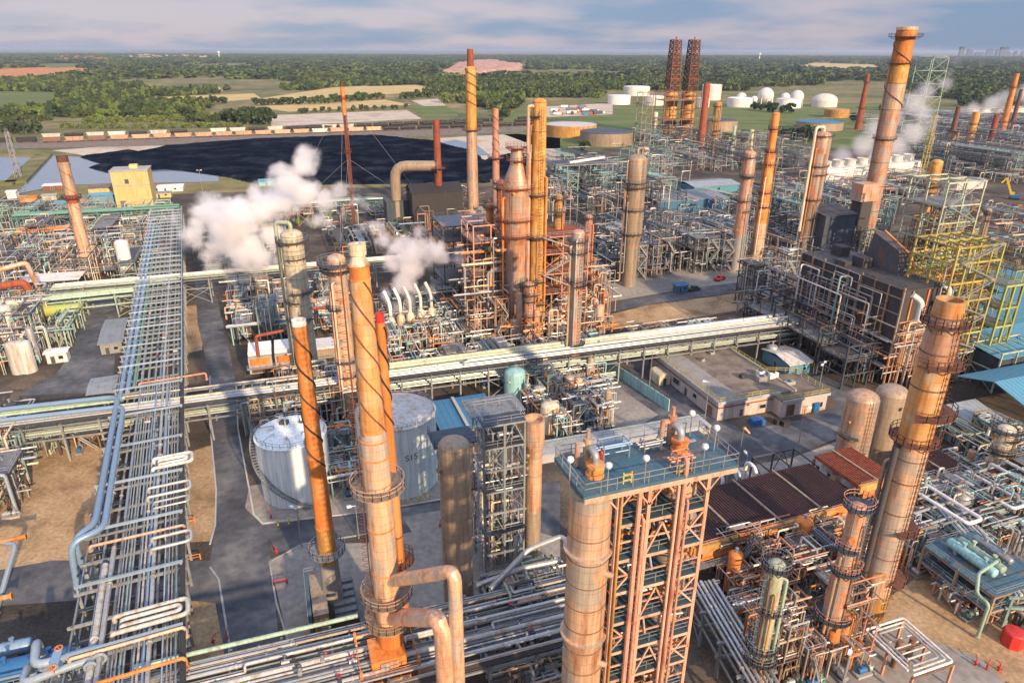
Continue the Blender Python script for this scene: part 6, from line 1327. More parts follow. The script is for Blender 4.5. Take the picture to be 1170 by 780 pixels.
# ------------------------------------------------------------------ the crowded process areas
COLW = {'steel frame': 'grey', 'dun jacket': 'dun', 'aqua frame': 'aqua grey', 'dark steel': 'dark grey', 'pink frame': 'rusty pink', 'brown frame': 'brown', 'orange rust': 'orange', 'mint': 'mint', 'galvanised': 'galvanised', 'pale green': 'pale green',
        'black steel': 'black', 'lime frame': 'lime', 'yellow frame': 'yellow', 'tan jacket': 'tan', 'silver pipe': 'silver', 'white paint': 'white', 'cream jacket': 'cream', 'red rust': 'rust red', 'slate wall': 'slate', 'aqua paint': 'aqua', 'gold rust': 'gold', 'brown rust': 'dark brown', 'pink jacket': 'pink', 'red paint': 'red', 'blue pipe': 'blue', 'pale blue pipe': 'pale blue', 'green pipe': 'green', 'weathered white': 'off white', 'blue box': 'bright blue'}
PAL = {
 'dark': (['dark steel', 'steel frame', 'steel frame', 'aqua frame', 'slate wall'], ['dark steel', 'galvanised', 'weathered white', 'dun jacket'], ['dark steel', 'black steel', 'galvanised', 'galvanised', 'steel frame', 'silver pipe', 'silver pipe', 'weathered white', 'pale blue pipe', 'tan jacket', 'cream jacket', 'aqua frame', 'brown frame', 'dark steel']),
 'grey': (['steel frame', 'steel frame', 'dun jacket', 'aqua frame', 'dark steel', 'dark steel'], ['galvanised', 'silver pipe', 'dun jacket', 'weathered white', 'tan jacket', 'dark steel'], ['silver pipe', 'galvanised', 'silver pipe', 'weathered white', 'cream jacket', 'pale blue pipe', 'steel frame', 'aqua paint', 'tan jacket', 'silver pipe', 'dark steel', 'brown frame', 'orange rust', 'aqua frame']),
 'rust': (['pink frame', 'brown frame', 'brown frame', 'dun jacket', 'dark steel'], ['orange rust', 'pink jacket', 'tan jacket', 'red rust', 'gold rust'], ['orange rust', 'pink frame', 'pink jacket', 'tan jacket', 'galvanised', 'silver pipe', 'silver pipe', 'brown frame', 'dark steel', 'dun jacket', 'cream jacket']),
 'mix': (['steel frame', 'dark steel', 'brown frame', 'pink frame', 'mint'], ['orange rust', 'galvanised', 'weathered white', 'tan jacket', 'cream jacket', 'dun jacket'], ['silver pipe', 'galvanised', 'brown frame', 'steel frame', 'mint', 'tan jacket', 'galvanised', 'weathered white', 'dark steel', 'pale blue pipe', 'dark steel']),
 'yellow': (['lime frame', 'yellow frame', 'pale green', 'brown frame', 'dark steel'], ['gold rust', 'orange rust', 'tan jacket', 'galvanised'], ['yellow frame', 'gold rust', 'orange rust', 'lime frame', 'pale green', 'dark steel', 'dark steel', 'silver pipe']),
 'green': (['mint', 'aqua frame', 'steel frame', 'dark steel'], ['mint', 'galvanised', 'weathered white', 'aqua paint'], ['mint', 'green pipe', 'silver pipe', 'galvanised', 'pale green', 'dark steel', 'aqua frame'])}
NPIPE = [0]; NPUMP = [0]; NEX = [0]; NVD = [0]
MASS = MB(); MASSM = []
def loosepipe(lab, pts, r, m, near):
    if near and NPIPE[0] < 285:
        NPIPE[0] += 1; pipe(lab, pts, r, m, lab.replace(' pipe ', ' pipes ', 1) if ' pipe ' in lab else 'pipes like: ' + lab, 'process_pipe', n=8 if near else 6)
    else:
        if m not in MASSM: MASSM.append(m)
        MASS.m = MASSM.index(m); MASS.tube(fillet(pts, r * 1.8, 2), r, 6 if near else 5, cap=False)
def run(zone, x, y, w, d, hs, pal, near, n, rz, rmin=.09, rmax=.3):
    ca, sa = math.cos(rz), math.sin(rz); A = Vector((ca, sa, 0)); B = Vector((-sa, ca, 0)); o = Vector((x, y, 0))
    for _ in range(n):
        m = RN.choice(PAL[pal][2]); r = RN.uniform(rmin, rmax) if RN.random() < .85 else RN.uniform(rmax, rmax * 1.7)
        a = RN.uniform(-w * .5, w * .5); b = RN.uniform(-d * .45, d * .45); z = RN.choice(hs) * RN.uniform(.75, 1.15); l = RN.uniform(.2, .75) * w * (-1 if a > 0 else 1); k = RN.random(); d2 = RN.uniform(.15, .6) * d * (-1 if b > 0 else 1)
        if k < .3: pts = [o + A * a + B * b, o + A * a + B * b + ZX * z, o + A * (a + l) + B * b + ZX * z, o + A * (a + l) + B * b + ZX * RN.uniform(.2, z * .6)]
        elif k < .55: pts = [o + A * a + B * b + ZX * .3, o + A * a + B * b + ZX * z, o + A * (a + l) + B * b + ZX * z, o + A * (a + l) + B * (b + d2) + ZX * z, o + A * (a + l) + B * (b + d2) + ZX * z * .4]
        elif k < .7: pts = [o + A * a + B * b + ZX * z, o + A * a + B * (b + d2 * 1.5) + ZX * z, o + A * (a + l) + B * (b + d2 * 1.5) + ZX * z]
        elif k < .85: pts = [o + A * a + B * b, o + A * a + B * b + ZX * z * 1.1, o + A * a + B * (b + d2) + ZX * z * 1.1, o + A * a + B * (b + d2) + ZX * .5]
        else: pts = [o + A * -w * .7 + B * b + ZX * z, o + A * w * .7 + B * b + ZX * z]
        loosepipe('%s %s pipe %s' % ('thick' if r > .24 else 'slim', COLW[m], zone), pts, r, m, near)

def fill(zone, quad, cols, rows, h0, h1, pal, dens=1.0, near=True, rz=TH, npipe=9, rmx=.19, skip=.0, fw=.82, pads=True):
    q = [G(u, v) for u, v in quad]
    frs, drm, ppm = PAL[pal]; npipe = int(npipe * (2.0 if near else 1.7))
    for j in range(rows):
        for i in range(cols):
            if RN.random() < skip: continue
            s, t = (i + .5) / cols, (j + .5) / rows
            p = (q[0] * (1 - s) + q[1] * s) * (1 - t) + (q[3] * (1 - s) + q[2] * s) * t
            W_ = ((q[1] - q[0]).length * (1 - t) + (q[2] - q[3]).length * t) / cols; D_ = ((q[3] - q[0]).length * (1 - s) + (q[2] - q[1]).length * s) / rows
            w, d = max(3, W_ * fw), max(3, D_ * fw); h = RN.uniform(h0, h1); k = RN.random(); x, y = p.x + RN.uniform(-.1, .1) * W_, p.y + RN.uniform(-.1, .1) * D_
            ca, sa = math.cos(rz), math.sin(rz)
            L = lambda a, b: (x + a * ca - b * sa, y + a * sa + b * ca)
            nl = max(1, int(round(h / 4.5))); lv = [h * (e + 1) / nl for e in range(nl)]; m = RN.choice(frs)
            tall = 'low' if h < 7 else ('middling' if h < 13 else 'tall')
            if k < .60:
                dm = RN.choice(drm); carry = RN.random() < .75
                frame('%s %s steel frame %s %s' % (tall, COLW[m], ('carrying %s vessels' % COLW[dm]) if carry else 'crossed by pipes', zone), x, y, w * RN.uniform(.7, 1), d * RN.uniform(.7, 1), lv, m, RN.choice(['grating', 'grating', 'dark steel', 'slate wall']), rz, nx=max(2, min(5, int(w / 4.5))), decks=[RN.random() < .5 for _ in lv], simple=not near, cs=.28 if near else .4, stair=near and RN.random() < .4)
                if carry:
                    for z in ([0] + lv[:-1] if near else [0, lv[-1]]):
                        if not near and NVD[0] > 190: break
                        NVD[0] += 1
                        a, b = RN.uniform(-.25, .25) * w, RN.uniform(-.2, .2) * d; X, Y = L(a, b); r = RN.uniform(.6, 1.15)
                        if RN.random() < .55: drum('%s drum lying in the %s frame %s' % (COLW[dm], COLW[m], zone), X, Y, z + .1, min(w * .55, 6), r, dm, rz + RN.choice((0, 0, PI / 2)), sh=.5, simple=not near)
                        else: vdrum('%s upright drum in the %s frame %s' % (COLW[dm], COLW[m], zone), X, Y, z + .1, min(3.4, (lv[0] - .5)) if z < lv[-1] else 3, r, dm, legs=near)
            elif k < .82 and NEX[0] < 265:
                dm = RN.choice(drm); nn = RN.choice((2, 3, 4))
                for e in range(nn):
                    NEX[0] += 1 + int(near)
                    X, Y = L((-.5 + (e + .5) / nn) * w, RN.uniform(-.1, .1) * d)
                    drum('%s heat exchanger in a row %s' % (COLW[dm], zone), X, Y, 0, min(d * .6, 7), min(.95, w / nn * .3), dm, rz + PI / 2, name='heat_exchanger', cat='exchanger', sh=1.0, simple=not near)
                    if near and RN.random() < .5: drum('%s heat exchanger stacked on another %s' % (COLW[dm], zone), X, Y, 2.4, min(d * .6, 7), min(.8, w / nn * .28), dm, rz + PI / 2, name='heat_exchanger', cat='exchanger', sh=.4)
            else:
                dm = RN.choice(drm)
                for e in range(RN.choice((1, 2, 2))):
                    if NVD[0] > 235: break
                    NVD[0] += 1
                    X, Y = L(RN.uniform(-.3, .3) * w, RN.uniform(-.3, .3) * d); hh = RN.uniform(h0, h1) * .9
                    vdrum('%s %s upright vessel %s' % ('tall' if hh > 8 else 'short', COLW[dm], zone), X, Y, 0, hh, RN.uniform(.7, 1.5), dm, legs=near)
            if near:
                for e in range(RN.choice((0, 1, 2, 3)) if NPUMP[0] < 280 else 0):
                    NPUMP[0] += 1
                    X, Y = L(RN.uniform(-.5, .5) * w, -d * .55 + RN.uniform(-.5, .5)); pm_ = RN.choice(['motor green', 'slate wall', 'blue box', 'galvanised'])
                    pump('%s motor pump %s' % ({'motor green': 'green', 'slate wall': 'slate', 'blue box': 'blue', 'galvanised': 'grey'}[pm_], zone), X, Y, .05, rz + PI / 2 * RN.randrange(2), pm_)
            run(zone, x, y, W_, D_, lv if h > 3 else [3], pal, near, int(npipe * dens), rz, .08, rmx if near else rmx + .03)

Z = [ # zone phrase, corners in the photograph TL TR BR BL, columns, rows, heights, palette ...
 ('by the foot of the platform tower', [(815, 650), (985, 612), (975, 765), (850, 800)], 5, 5, 4, 10, 'rust', dict(npipe=16, rmx=.13)),
 ('under the long rusty air cooler', [(806, 615), (985, 568), (990, 600), (812, 650)], 4, 1, 3, 5, 'rust', dict(npipe=10)),
 ('under the near rack west of the tower', [(575, 715), (650, 700), (650, 800), (560, 815)], 2, 3, 4, 8, 'mix', dict(npipe=12)),
 ('below the brown drum frame', [(545, 668), (640, 645), (640, 690), (550, 706)], 2, 1, 3, 5, 'mix', dict(npipe=8)),
 ('beneath the blue decked structure', [(1040, 640), (1170, 640), (1170, 725), (1080, 700)], 3, 2, 2, 3, 'mix', dict(npipe=8)),
 ('beside the blue decked structure', [(1010, 590), (1180, 560), (1200, 640), (1020, 655)], 6, 3, 4, 9, 'grey', dict(npipe=14, rmx=.2)),
 ('behind the leaning orange stack', [(1085, 495), (1180, 500), (1190, 560), (1090, 570)], 3, 2, 3, 7, 'mix', dict(npipe=11)),
 ('in the western yard by the blue pipes', [(-40, 490), (48, 480), (42, 580), (-40, 610)], 2, 3, 4, 9, 'grey', dict(npipe=11)),
 ('under the crossing rack near the dirt', [(60, 500), (190, 478), (190, 500), (60, 522)], 4, 1, 2, 5, 'mix', dict(npipe=6)),
 ('between the two white tanks', [(376, 505), (412, 500), (412, 560), (376, 580)], 1, 4, 3, 6, 'grey', dict(npipe=10)),
 ('behind the smaller white tank', [(285, 455), (425, 440), (425, 485), (285, 500)], 5, 2, 4, 9, 'grey', dict(npipe=12)),
 ('between the mint tank and the blue wall', [(560, 440), (690, 425), (700, 490), (640, 505)], 4, 3, 4, 9, 'grey', dict(npipe=13)),
 ('behind the flat blue roof', [(505, 415), (580, 405), (590, 440), (510, 448)], 3, 1, 3, 6, 'mix', dict(npipe=10)),
 ('around the hooped pale column', [(265, 345), (405, 335), (410, 382), (268, 394)], 6, 3, 4, 10, 'grey', dict(npipe=12)),
 ('beside the steam silencers', [(430, 345), (530, 335), (560, 400), (435, 415)], 5, 3, 3, 7, 'grey', dict(npipe=12)),
 ('at the foot of the pink reactor', [(530, 330), (690, 325), (690, 395), (535, 400)], 8, 3, 6, 17, 'rust', dict(npipe=14)),
 ('under the middle of the crossing rack', [(440, 418), (690, 385), (690, 412), (440, 445)], 8, 1, 3, 5, 'grey', dict(npipe=8)),
 ('beside the pink building', [(690, 388), (860, 372), (840, 388), (740, 400)], 4, 1, 2, 4, 'grey', dict(npipe=6)),
 ('west of the yard lane', [(-40, 345), (62, 345), (52, 420), (-40, 440)], 4, 4, 4, 11, 'grey', dict(npipe=11)),
 ('by the lane under the mint rack', [(62, 350), (100, 345), (95, 395), (55, 400)], 2, 2, 3, 8, 'green', dict(npipe=9)),
 ('beside the long rack under the steam', [(212, 285), (330, 275), (340, 312), (245, 320)], 4, 2, 4, 9, 'mix', dict(npipe=9)),
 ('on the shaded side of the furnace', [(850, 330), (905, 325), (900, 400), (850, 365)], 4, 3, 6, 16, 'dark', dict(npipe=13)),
 ('behind the back road', [(660, 290), (840, 280), (840, 308), (660, 325)], 11, 2, 7, 14, 'dark', dict(npipe=10)),
 ('between furnace and yellow frame', [(1030, 370), (1090, 370), (1085, 425), (1030, 420)], 3, 3, 6, 15, 'yellow', dict(npipe=13)),
 ('inside the green steelwork', [(1040, 300), (1120, 300), (1130, 400), (1060, 400)], 5, 4, 7, 19, 'yellow', dict(npipe=14)),
 ('before the blue roofed halls', [(1120, 330), (1170, 330), (1180, 440), (1130, 440)], 2, 3, 4, 9, 'green', dict(npipe=8)),
 ('around the slim tan stack', [(-40, 275), (190, 262), (195, 322), (-40, 335)], 9, 3, 5, 11, 'grey', dict(npipe=10)),
]
far = [
 ('beyond the dark green rack', [(-40, 240), (200, 238), (195, 258), (-40, 262)], 10, 1, 4, 9, 'green', dict(npipe=8)),
 ('by the red guyed mast', [(270, 240), (530, 232), (525, 290), (330, 300)], 10, 2, 3, 7, 'grey', dict(npipe=6, skip=.35)),
 ('under the short red stack', [(430, 240), (550, 236), (560, 300), (520, 300)], 4, 2, 6, 14, 'rust', dict(npipe=8)),
 ('behind the pink reactor', [(610, 205), (770, 195), (770, 250), (620, 262)], 9, 3, 10, 20, 'dark', dict(npipe=8)),
 ('near the exchangers behind the back road', [(690, 255), (850, 245), (850, 285), (690, 295)], 11, 2, 5, 10, 'dark', dict(npipe=8)),
 ('below the twin derricks', [(730, 158), (900, 162), (900, 198), (740, 196)], 13, 3, 6, 14, 'dark', dict(npipe=7)),
 ('behind the slender spiked column', [(845, 232), (1000, 228), (990, 300), (850, 310)], 11, 4, 7, 15, 'dark', dict(npipe=8)),
 ('before the white cooling tower', [(900, 205), (1060, 198), (1060, 232), (900, 232)], 8, 2, 5, 12, 'grey', dict(npipe=9)),
 ('far off beneath the drifting steam', [(1000, 152), (1200, 145), (1200, 205), (1050, 205)], 14, 4, 9, 20, 'dark', dict(npipe=8)),
 ('between cooling tower and horizon', [(960, 140), (1200, 132), (1200, 148), (1000, 155)], 10, 1, 8, 16, 'mix', dict(npipe=7)),
 ('behind the beige building', [(1110, 200), (1200, 196), (1200, 208), (1120, 212)], 4, 1, 4, 9, 'grey', dict(npipe=8)),
 ('by the stepped blue halls', [(1115, 240), (1200, 240), (1200, 305), (1130, 300)], 4, 3, 2, 6, 'grey', dict(npipe=6)),
]
Z.sort(key=lambda z: -max(p[1] for p in z[1]))
for z, q, c, r, h0, h1, pal, kw in Z: fill(z, q, c, r, h0, h1, pal, near=True, **kw)
for z, q, c, r, h0, h1, pal, kw in far: fill(z, q, c, r, h0, h1, pal, near=False, **kw)
# exchanger row facing the back road, seen end on
for k, (u, v) in enumerate(((764, 312), (775, 310), (786, 308), (792, 307), (803, 305), (812, 305))):
    q = G(u, v)
    for e in range(3): drum('dark exchanger seen end on in the stacked row behind the pale paving', q.x, q.y + 4, .5 + e * 2.6, 7, 1.0, 'black steel' if k != 4 else 'red rust', PI / 2, 'stacked exchangers behind the pale paving', 'heat_exchanger', 'exchanger', sh=.4)
    for e in range(3): pipe('white u bend on the stacked exchanger row', [q + ZX * (.8 + e * 2.6) + Vector((0, -1, 0)), q + ZX * (.8 + e * 2.6) + Vector((0, -2, 0)), q + ZX * (3.2 + e * 2.6) + Vector((0, -2, 0)), q + ZX * (3.2 + e * 2.6) + Vector((0, -1, 0))], .28, 'silver pipe', 'u bends on the stacked exchangers', 'exchanger_pipe', flanges=False)
for a_ in run_later: run(*a_, [5, 9, 14, 19, 24, 29], 'rust', False, 60, TH, .1, .4)
for z_, x_, y_, w_, d_, h_, p_, n_ in run_more: run(z_, x_, y_, w_, d_, h_, p_, False, n_, TH, .07, .17)
o = MASS.build('pipework', [M[m] for m in MASSM]); tag(o, 'mass of small pipes running all through the refinery units', 'pipework', kind='stuff')
q = G(70, 372); drum('bright yellow green horizontal tank under the mint rack', q.x, q.y, 2.5, 12, 1.8, 'lime frame', TH - rad(4), saddle='steel frame')
q = G(147, 318); vdrum('leaning looking white upright tank by the long rack', q.x, q.y, 0, 15, 2.4, 'white paint', legs=False)
for k, (u, v) in enumerate(((24, 425), (34, 424), (12, 380), (20, 372))): q = G(u, v); vdrum('weathered white rusty topped tank %s' % ['nearest the yard lane corner', 'second from the yard lane corner', 'behind two others in the western yard', 'at the back of the western yard group'][k], q.x, q.y, 0, 9, 2.0, 'weathered white', legs=False)
# ------------------------------------------------------------------ railway
def freight(mt, kind):
    t = bpy.data.objects.new('railcar', None); COL.objects.link(t)
    if kind == 'hopper':
        mb = MB(); mb.add([(-8, -1.5, 4.6), (8, -1.5, 4.6), (8, 1.5, 4.6), (-8, 1.5, 4.6), (-6.5, -1.4, 1.4), (6.5, -1.4, 1.4), (6.5, 1.4, 1.4), (-6.5, 1.4, 1.4)], [(0, 1, 2, 3), (4, 7, 6, 5), (0, 4, 5, 1), (1, 5, 6, 2), (2, 6, 7, 3), (3, 7, 4, 0)])
        for i in range(9): mb.box(-7 + i * 1.75, 0, 3.2, .2, 3.2, 2.8)
    elif kind == 'tank': mb = MB().tube([(-8, 0, 2.8), (-7.6, 0, 2.8), (7.6, 0, 2.8), (8, 0, 2.8)], [.8, 1.5, 1.5, .8], 14).box(0, 0, 4.5, 1.2, 1.2, .6)
    else: mb = MB().box(0, 0, 2.9, 16, 3, 3.4)
    mb.box(0, 0, 1.15, 17, 2.4, .35); mb.build('body', M[mt], t, smooth=kind == 'tank')
    for x in (-5.8, 5.8): MB().box(x, 0, .6, 3.2, 2.2, .7).build('bogie', M['black steel'], t, smooth=False)
    return t
KI = {'white': ('weathered white', 'hopper', 'white hopper car in the long train behind the black heap'), 'tan': ('tan jacket', 'hopper', 'tan hopper car in the long train behind the black heap'), 'brown': ('brown frame', 'hopper', 'brown hopper car in the long train behind the black heap'), 'black': ('black steel', 'tank', 'black tank car in the long train behind the black heap'), 'dark': ('black steel', 'box', 'black gondola car on the track by the settling pond')}
PROTO = {}
GR = {'white': 'white hopper cars in the long train', 'tan': 'tan hopper cars in the long train', 'brown': 'brown hopper cars in the long train', 'black': 'black tank cars in the long train', 'dark': 'black gondola cars by the pond'}
def rail_line(p, q, pat, z=.3):
    p, q = G(*p), G(*q); d = q - p; n = int(d.length / 18.2); rz = math.atan2(d.y, d.x)
    for i in range(n):
        k = pat(i / n, i)
        if k is None: continue
        m, kd, lab = KI[k]
        if k not in PROTO: o = PROTO[k] = freight(m, kd)
        else: o = copy_tree(PROTO[k])
        c = p + d * ((i + .5) / n); o.location = (c.x, c.y, z); o.rotation_euler = (0, 0, rz); tag(o, lab, 'railcar', GR[k])
    mb = MB()
    for s in (-.75, .75): mb.bar(p + BX * s + ZX * .25, q + BX * s + ZX * .25, .15, .2)
    tag(mb.build('railway_track', M['brown rust'], smooth=False), 'railway track under the train %s' % RAILN.pop(0), 'track', kind='structure')
RAILN = ['nearest the black heap', 'second from the black heap', 'third from the black heap', 'by the settling pond']
rail_line((47, 163.5), (620, 143.5), lambda f, i: (('brown' if RN.random() < .45 else 'tan') if f < .35 else ('white' if f < .62 and RN.random() < .5 else ('black' if f > .6 else 'tan'))))
rail_line((47, 159), (620, 139.5), lambda f, i: ('white' if RN.random() < .5 and f < .55 else 'black') if RN.random() < .9 else None)
rail_line((330, 150), (620, 136.5), lambda f, i: 'black' if RN.random() < .85 else None)
rail_line((-40, 165), (45, 162.5), lambda f, i: 'dark')
# ------------------------------------------------------------------ trees
def leaf_mat(name, a, b, c):
    m = bpy.data.materials.new(name); m.use_nodes = True; nd, lk = m.node_tree.nodes, m.node_tree.links; bs = nd['Principled BSDF']; bs.inputs['Roughness'].default_value = .85
    oi = nd.new('ShaderNodeObjectInfo'); r = nd.new('ShaderNodeValToRGB'); e = r.color_ramp.elements; e[0].color = (*a, 1); e[1].color = (*c, 1); q = e.new(.55); q.color = (*b, 1)
    g = nd.new('ShaderNodeNewGeometry'); n0 = nd.new('ShaderNodeTexNoise'); n0.inputs['Scale'].default_value = .006; n0.inputs['Detail'].default_value = 4; lk.new(g.outputs['Position'], n0.inputs['Vector']); m0 = nd.new('ShaderNodeMix'); m0.inputs['Factor'].default_value = .3; lk.new(n0.outputs['Fac'], m0.inputs['A']); lk.new(oi.outputs['Random'], m0.inputs['B']); lk.new(m0.outputs['Result'], r.inputs[0]); e[0].position = .25; e[1].position = .8; n = nd.new('ShaderNodeTexNoise'); n.inputs['Scale'].default_value = .5; lk.new(g.outputs['Position'], n.inputs['Vector'])
    v = nd.new('ShaderNodeMapRange'); v.inputs[1].default_value = .3; v.inputs[2].default_value = .7; v.inputs[3].default_value = .6; v.inputs[4].default_value = 1.4; lk.new(n.outputs['Fac'], v.inputs[0])
    h = nd.new('ShaderNodeHueSaturation'); lk.new(v.outputs[0], h.inputs['Value']); lk.new(r.outputs[0], h.inputs['Color']); lk.new(h.outputs[0], bs.inputs['Base Color']); M[name] = m
leaf_mat('leaves mixed', (.035, .075, .02), (.085, .105, .028), (.19, .135, .04)); leaf_mat('leaves dark', (.024, .052, .02), (.045, .072, .025), (.085, .085, .03)); leaf_mat('leaves light', (.10, .16, .03), (.14, .18, .045), (.21, .19, .05))
def crown_mb(rx, rz, n, leaf, seed):
    R = random.Random(seed); mb = MB(); cl = [(R.gauss(0, .42), R.gauss(0, .42), R.uniform(-.6, .8)) for _ in range(9)]
    for _ in range(n):
        c = R.choice(cl); a, b = R.uniform(0, 2 * PI), math.acos(R.uniform(-1, 1)); k = .38 * R.random() ** .4
        p = Vector(((c[0] + k * math.sin(b) * math.cos(a)) * rx, (c[1] + k * math.sin(b) * math.sin(a)) * rx, (c[2] + k * math.cos(b)) * rz))
        u = Vector((R.uniform(-1, 1), R.uniform(-1, 1), R.uniform(-.5, 1))).normalized(); w = u.orthogonal().normalized(); x = u.cross(w); s = leaf * R.uniform(.6, 1.3)
        mb.add([p - w * s, p + x * s, p + w * s, p - x * s], [(0, 1, 2, 3)])
    return mb
CR = {}
for nm in ('leaves mixed', 'leaves dark', 'leaves light'): CR[nm] = [crown_mb(4.6, 4.2, 150, 1.5, 50 + k).mesh('crown', M[nm], False) for k in range(3)]
TK = MB().tube([(0, 0, 0), (.1, 0, 3), (0, .1, 6.5)], [.45, .35, .15], 7)
for a in (0, 2, 4): TK.tube([(0, 0, 4), (1.6 * math.cos(a), 1.6 * math.sin(a), 6.6)], [.2, .08], 5)
TKM = TK.mesh('trunk', M['brown frame'])
def tree(u, v, s, kind, lab, group=None):
    t = thing('tree', lab, 'tree', G(u, v), RN.uniform(0, 6), group); t.scale = (s * RN.uniform(.9, 1.2), s * RN.uniform(.9, 1.2), s)
    put('trunk', TKM, t); put('crown', RN.choice(CR[kind]), t, (0, 0, 4.2))
def row(p, q, n, s, kind, lab, group, jit=1.2):
    for i in range(n):
        f = (i + RN.random() * .6) / n; tree(p[0] + (q[0] - p[0]) * f, p[1] + (q[1] - p[1]) * f + RN.uniform(-jit, jit) * .5, s * RN.uniform(.75, 1.25), kind, lab, group)
row((262, 141), (308, 142), 9, 1.7, 'leaves dark', 'big dark tree in the clump at the end of the bare ground', 'dark trees by the bare ground')
row((215, 141), (262, 139), 8, 1.2, 'leaves mixed', 'tree in the hedge line west of the dark clump', 'hedge trees west of the dark clump')
row((60, 127), (155, 122), 22, 1.35, 'leaves dark', 'dark tree in the clump beside the bright meadow', 'dark trees beside the meadow')
row((166, 121), (262, 118), 20, 1.1, 'leaves dark', 'tree in the straight dark row behind the stubble', 'straight dark tree row')
row((290, 121), (352, 119), 13, 1.1, 'leaves dark', 'tree in the hedge row behind the golden field', 'hedge row behind the golden field')
row((355, 120), (440, 113), 18, 1.25, 'leaves mixed', 'tree in the thick hedge beyond the red mast', 'thick hedge beyond the mast')
row((458, 114), (505, 110), 11, 1.3, 'leaves mixed', 'tree in the grove behind the gold stack', 'grove behind the gold stack')
row((340, 130), (470, 124), 15, .75, 'leaves mixed', 'small tree on the field edge behind the cream ground', 'small field edge trees')
row((505, 118), (590, 112), 16, 1.5, 'leaves light', 'light green tree in the wood beside the reactor top', 'light green trees beside the reactor top')
row((95, 141), (260, 137), 34, .75, 'leaves light', 'pale green young tree in the plantation behind the train', 'young trees behind the train')
row((70, 147), (280, 146), 34, .6, 'leaves light', 'small pale tree in the belt along the train', 'small pale trees along the train')
row((5, 140), (60, 138), 14, .8, 'leaves mixed', 'tree in the belt west of the plantation', 'trees west of the plantation')
row((0, 152), (45, 152), 8, 1.1, 'leaves dark', 'dark tree behind the black gondolas', 'dark trees behind the gondolas')
row((860, 126), (905, 130), 6, 1.3, 'leaves dark', 'dark tree on the grass near the broad tanks', 'dark trees by the broad tanks')
row((894, 158), (930, 162), 5, 1.4, 'leaves dark', 'dark tree beside the blue roofed low tank', 'dark trees by the blue roof')
row((1095, 122), (1160, 118), 16, 1.5, 'leaves dark', 'dark tree in the wood behind the far cooling tower', 'dark trees behind the far cooling tower')
tree(666, 172, .9, 'leaves dark', 'lone round dark bush at the foot of the weathered tank'); tree(975, 139, 1.1, 'leaves dark', 'lone dark tree beside the small gold walled tank')
for k, (u, v) in enumerate(((425, 250), (440, 246), (340, 258), (360, 262), (375, 250), (505, 250), (300, 262), (330, 246))): tree(u, v, .42, 'leaves light', 'low bush on the waste ground near the red mast', 'bushes near the red mast')
# woods as one mass: crowns spread over the country out to the horizon
def in_poly(x, y, poly):
    ins = False
    for i in range(len(poly)):
        a, b = poly[i], poly[i - 1]
        if (a[1] > y) != (b[1] > y) and x < (b[0] - a[0]) * (y - a[1]) / (b[1] - a[1]) + a[0]: ins = not ins
    return ins
CLEAR = [q for q, _, _ in FIELDS] + [[(690, 103), (960, 106), (960, 126), (690, 126)], [(600, 112), (1010, 112), (1010, 170), (560, 170)], [(-60, 156), (640, 132), (640, 220), (-60, 220)], [(1000, 128), (1300, 118), (1300, 220), (1000, 220)], [(500, 88), (520, 72), (605, 72), (595, 86)]]
def woods(name, y0, y1, step, smin, smax, lab, dens_thr, meshes):
    pts = []; y = y0
    while y < y1:
        half = y * .80 + 60; x = -half
        while x < half:
            X, Y = x + RN.uniform(-.5, .5) * step, y + RN.uniform(-.5, .5) * step
            u, v, _ = proj(X, Y, 0)
            k = noise.fractal(Vector((X * .0022, Y * .0012, 3)), 1, 2, 4)
            if k > dens_thr and not any(in_poly(u, v, c) for c in CLEAR): pts.append((X, Y, 0))
            x += step
        y += step
        step_ = step
    me = bpy.data.meshes.new(name); me.from_pydata(pts, [], []); o = put(name, me)
    ng = bpy.data.node_groups.new(name, 'GeometryNodeTree'); ng.interface.new_socket('Geometry', in_out='INPUT', socket_type='NodeSocketGeometry'); ng.interface.new_socket('Geometry', in_out='OUTPUT', socket_type='NodeSocketGeometry')
    N = ng.nodes; gi = N.new('NodeGroupInput'); go = N.new('NodeGroupOutput'); ip = N.new('GeometryNodeInstanceOnPoints'); jo = N.new('GeometryNodeJoinGeometry')
    jg = N.new('GeometryNodeGeometryToInstance')
    for mm in meshes:
        so = bpy.data.objects.new('crown_source', mm)
        oi = N.new('GeometryNodeObjectInfo'); oi.inputs['Object'].default_value = so; ng.links.new(oi.outputs['Geometry'], jg.inputs[0])
    rv = N.new('FunctionNodeRandomValue'); rv.data_type = 'FLOAT_VECTOR'; rv.inputs[0].default_value = (smin, smin, min(smin * .8, 1.0)); rv.inputs[1].default_value = (smax, smax, min(smax, 1.8))
    rr = N.new('FunctionNodeRandomValue'); rr.data_type = 'FLOAT_VECTOR'; rr.inputs[0].default_value = (0, 0, 0); rr.inputs[1].default_value = (0, 0, 6.28); rr.inputs['Seed'].default_value = 5
    ip.inputs['Pick Instance'].default_value = True
    L = ng.links; L.new(gi.outputs[0], ip.inputs['Points']); L.new(jg.outputs[0], ip.inputs['Instance']); L.new(rv.outputs[0], ip.inputs['Scale']); L.new(rr.outputs[0], ip.inputs['Rotation']); L.new(ip.outputs[0], go.inputs[0])
    md = o.modifiers.new('spread', 'NODES'); md.node_group = ng
    tag(o, lab, 'woods', kind='stuff'); return len(pts)
WM = []
for nm, k in (('leaves mixed', 3), ('leaves dark', 2), ('leaves light', 2)):
    for e in range(k):
        mb = crown_mb(5, 5, 90, 2.0, 90 + e * 7 + len(WM)); mb.v = [(x, y, max(.2, z + 5)) for x, y, z in mb.v]; WM.append(mb.mesh('crown', M[nm], False))
n1 = woods('woods', 905, 2100, 13, .7, 1.5, 'autumn tinted broadleaf woods beyond the railway', -.12, WM)
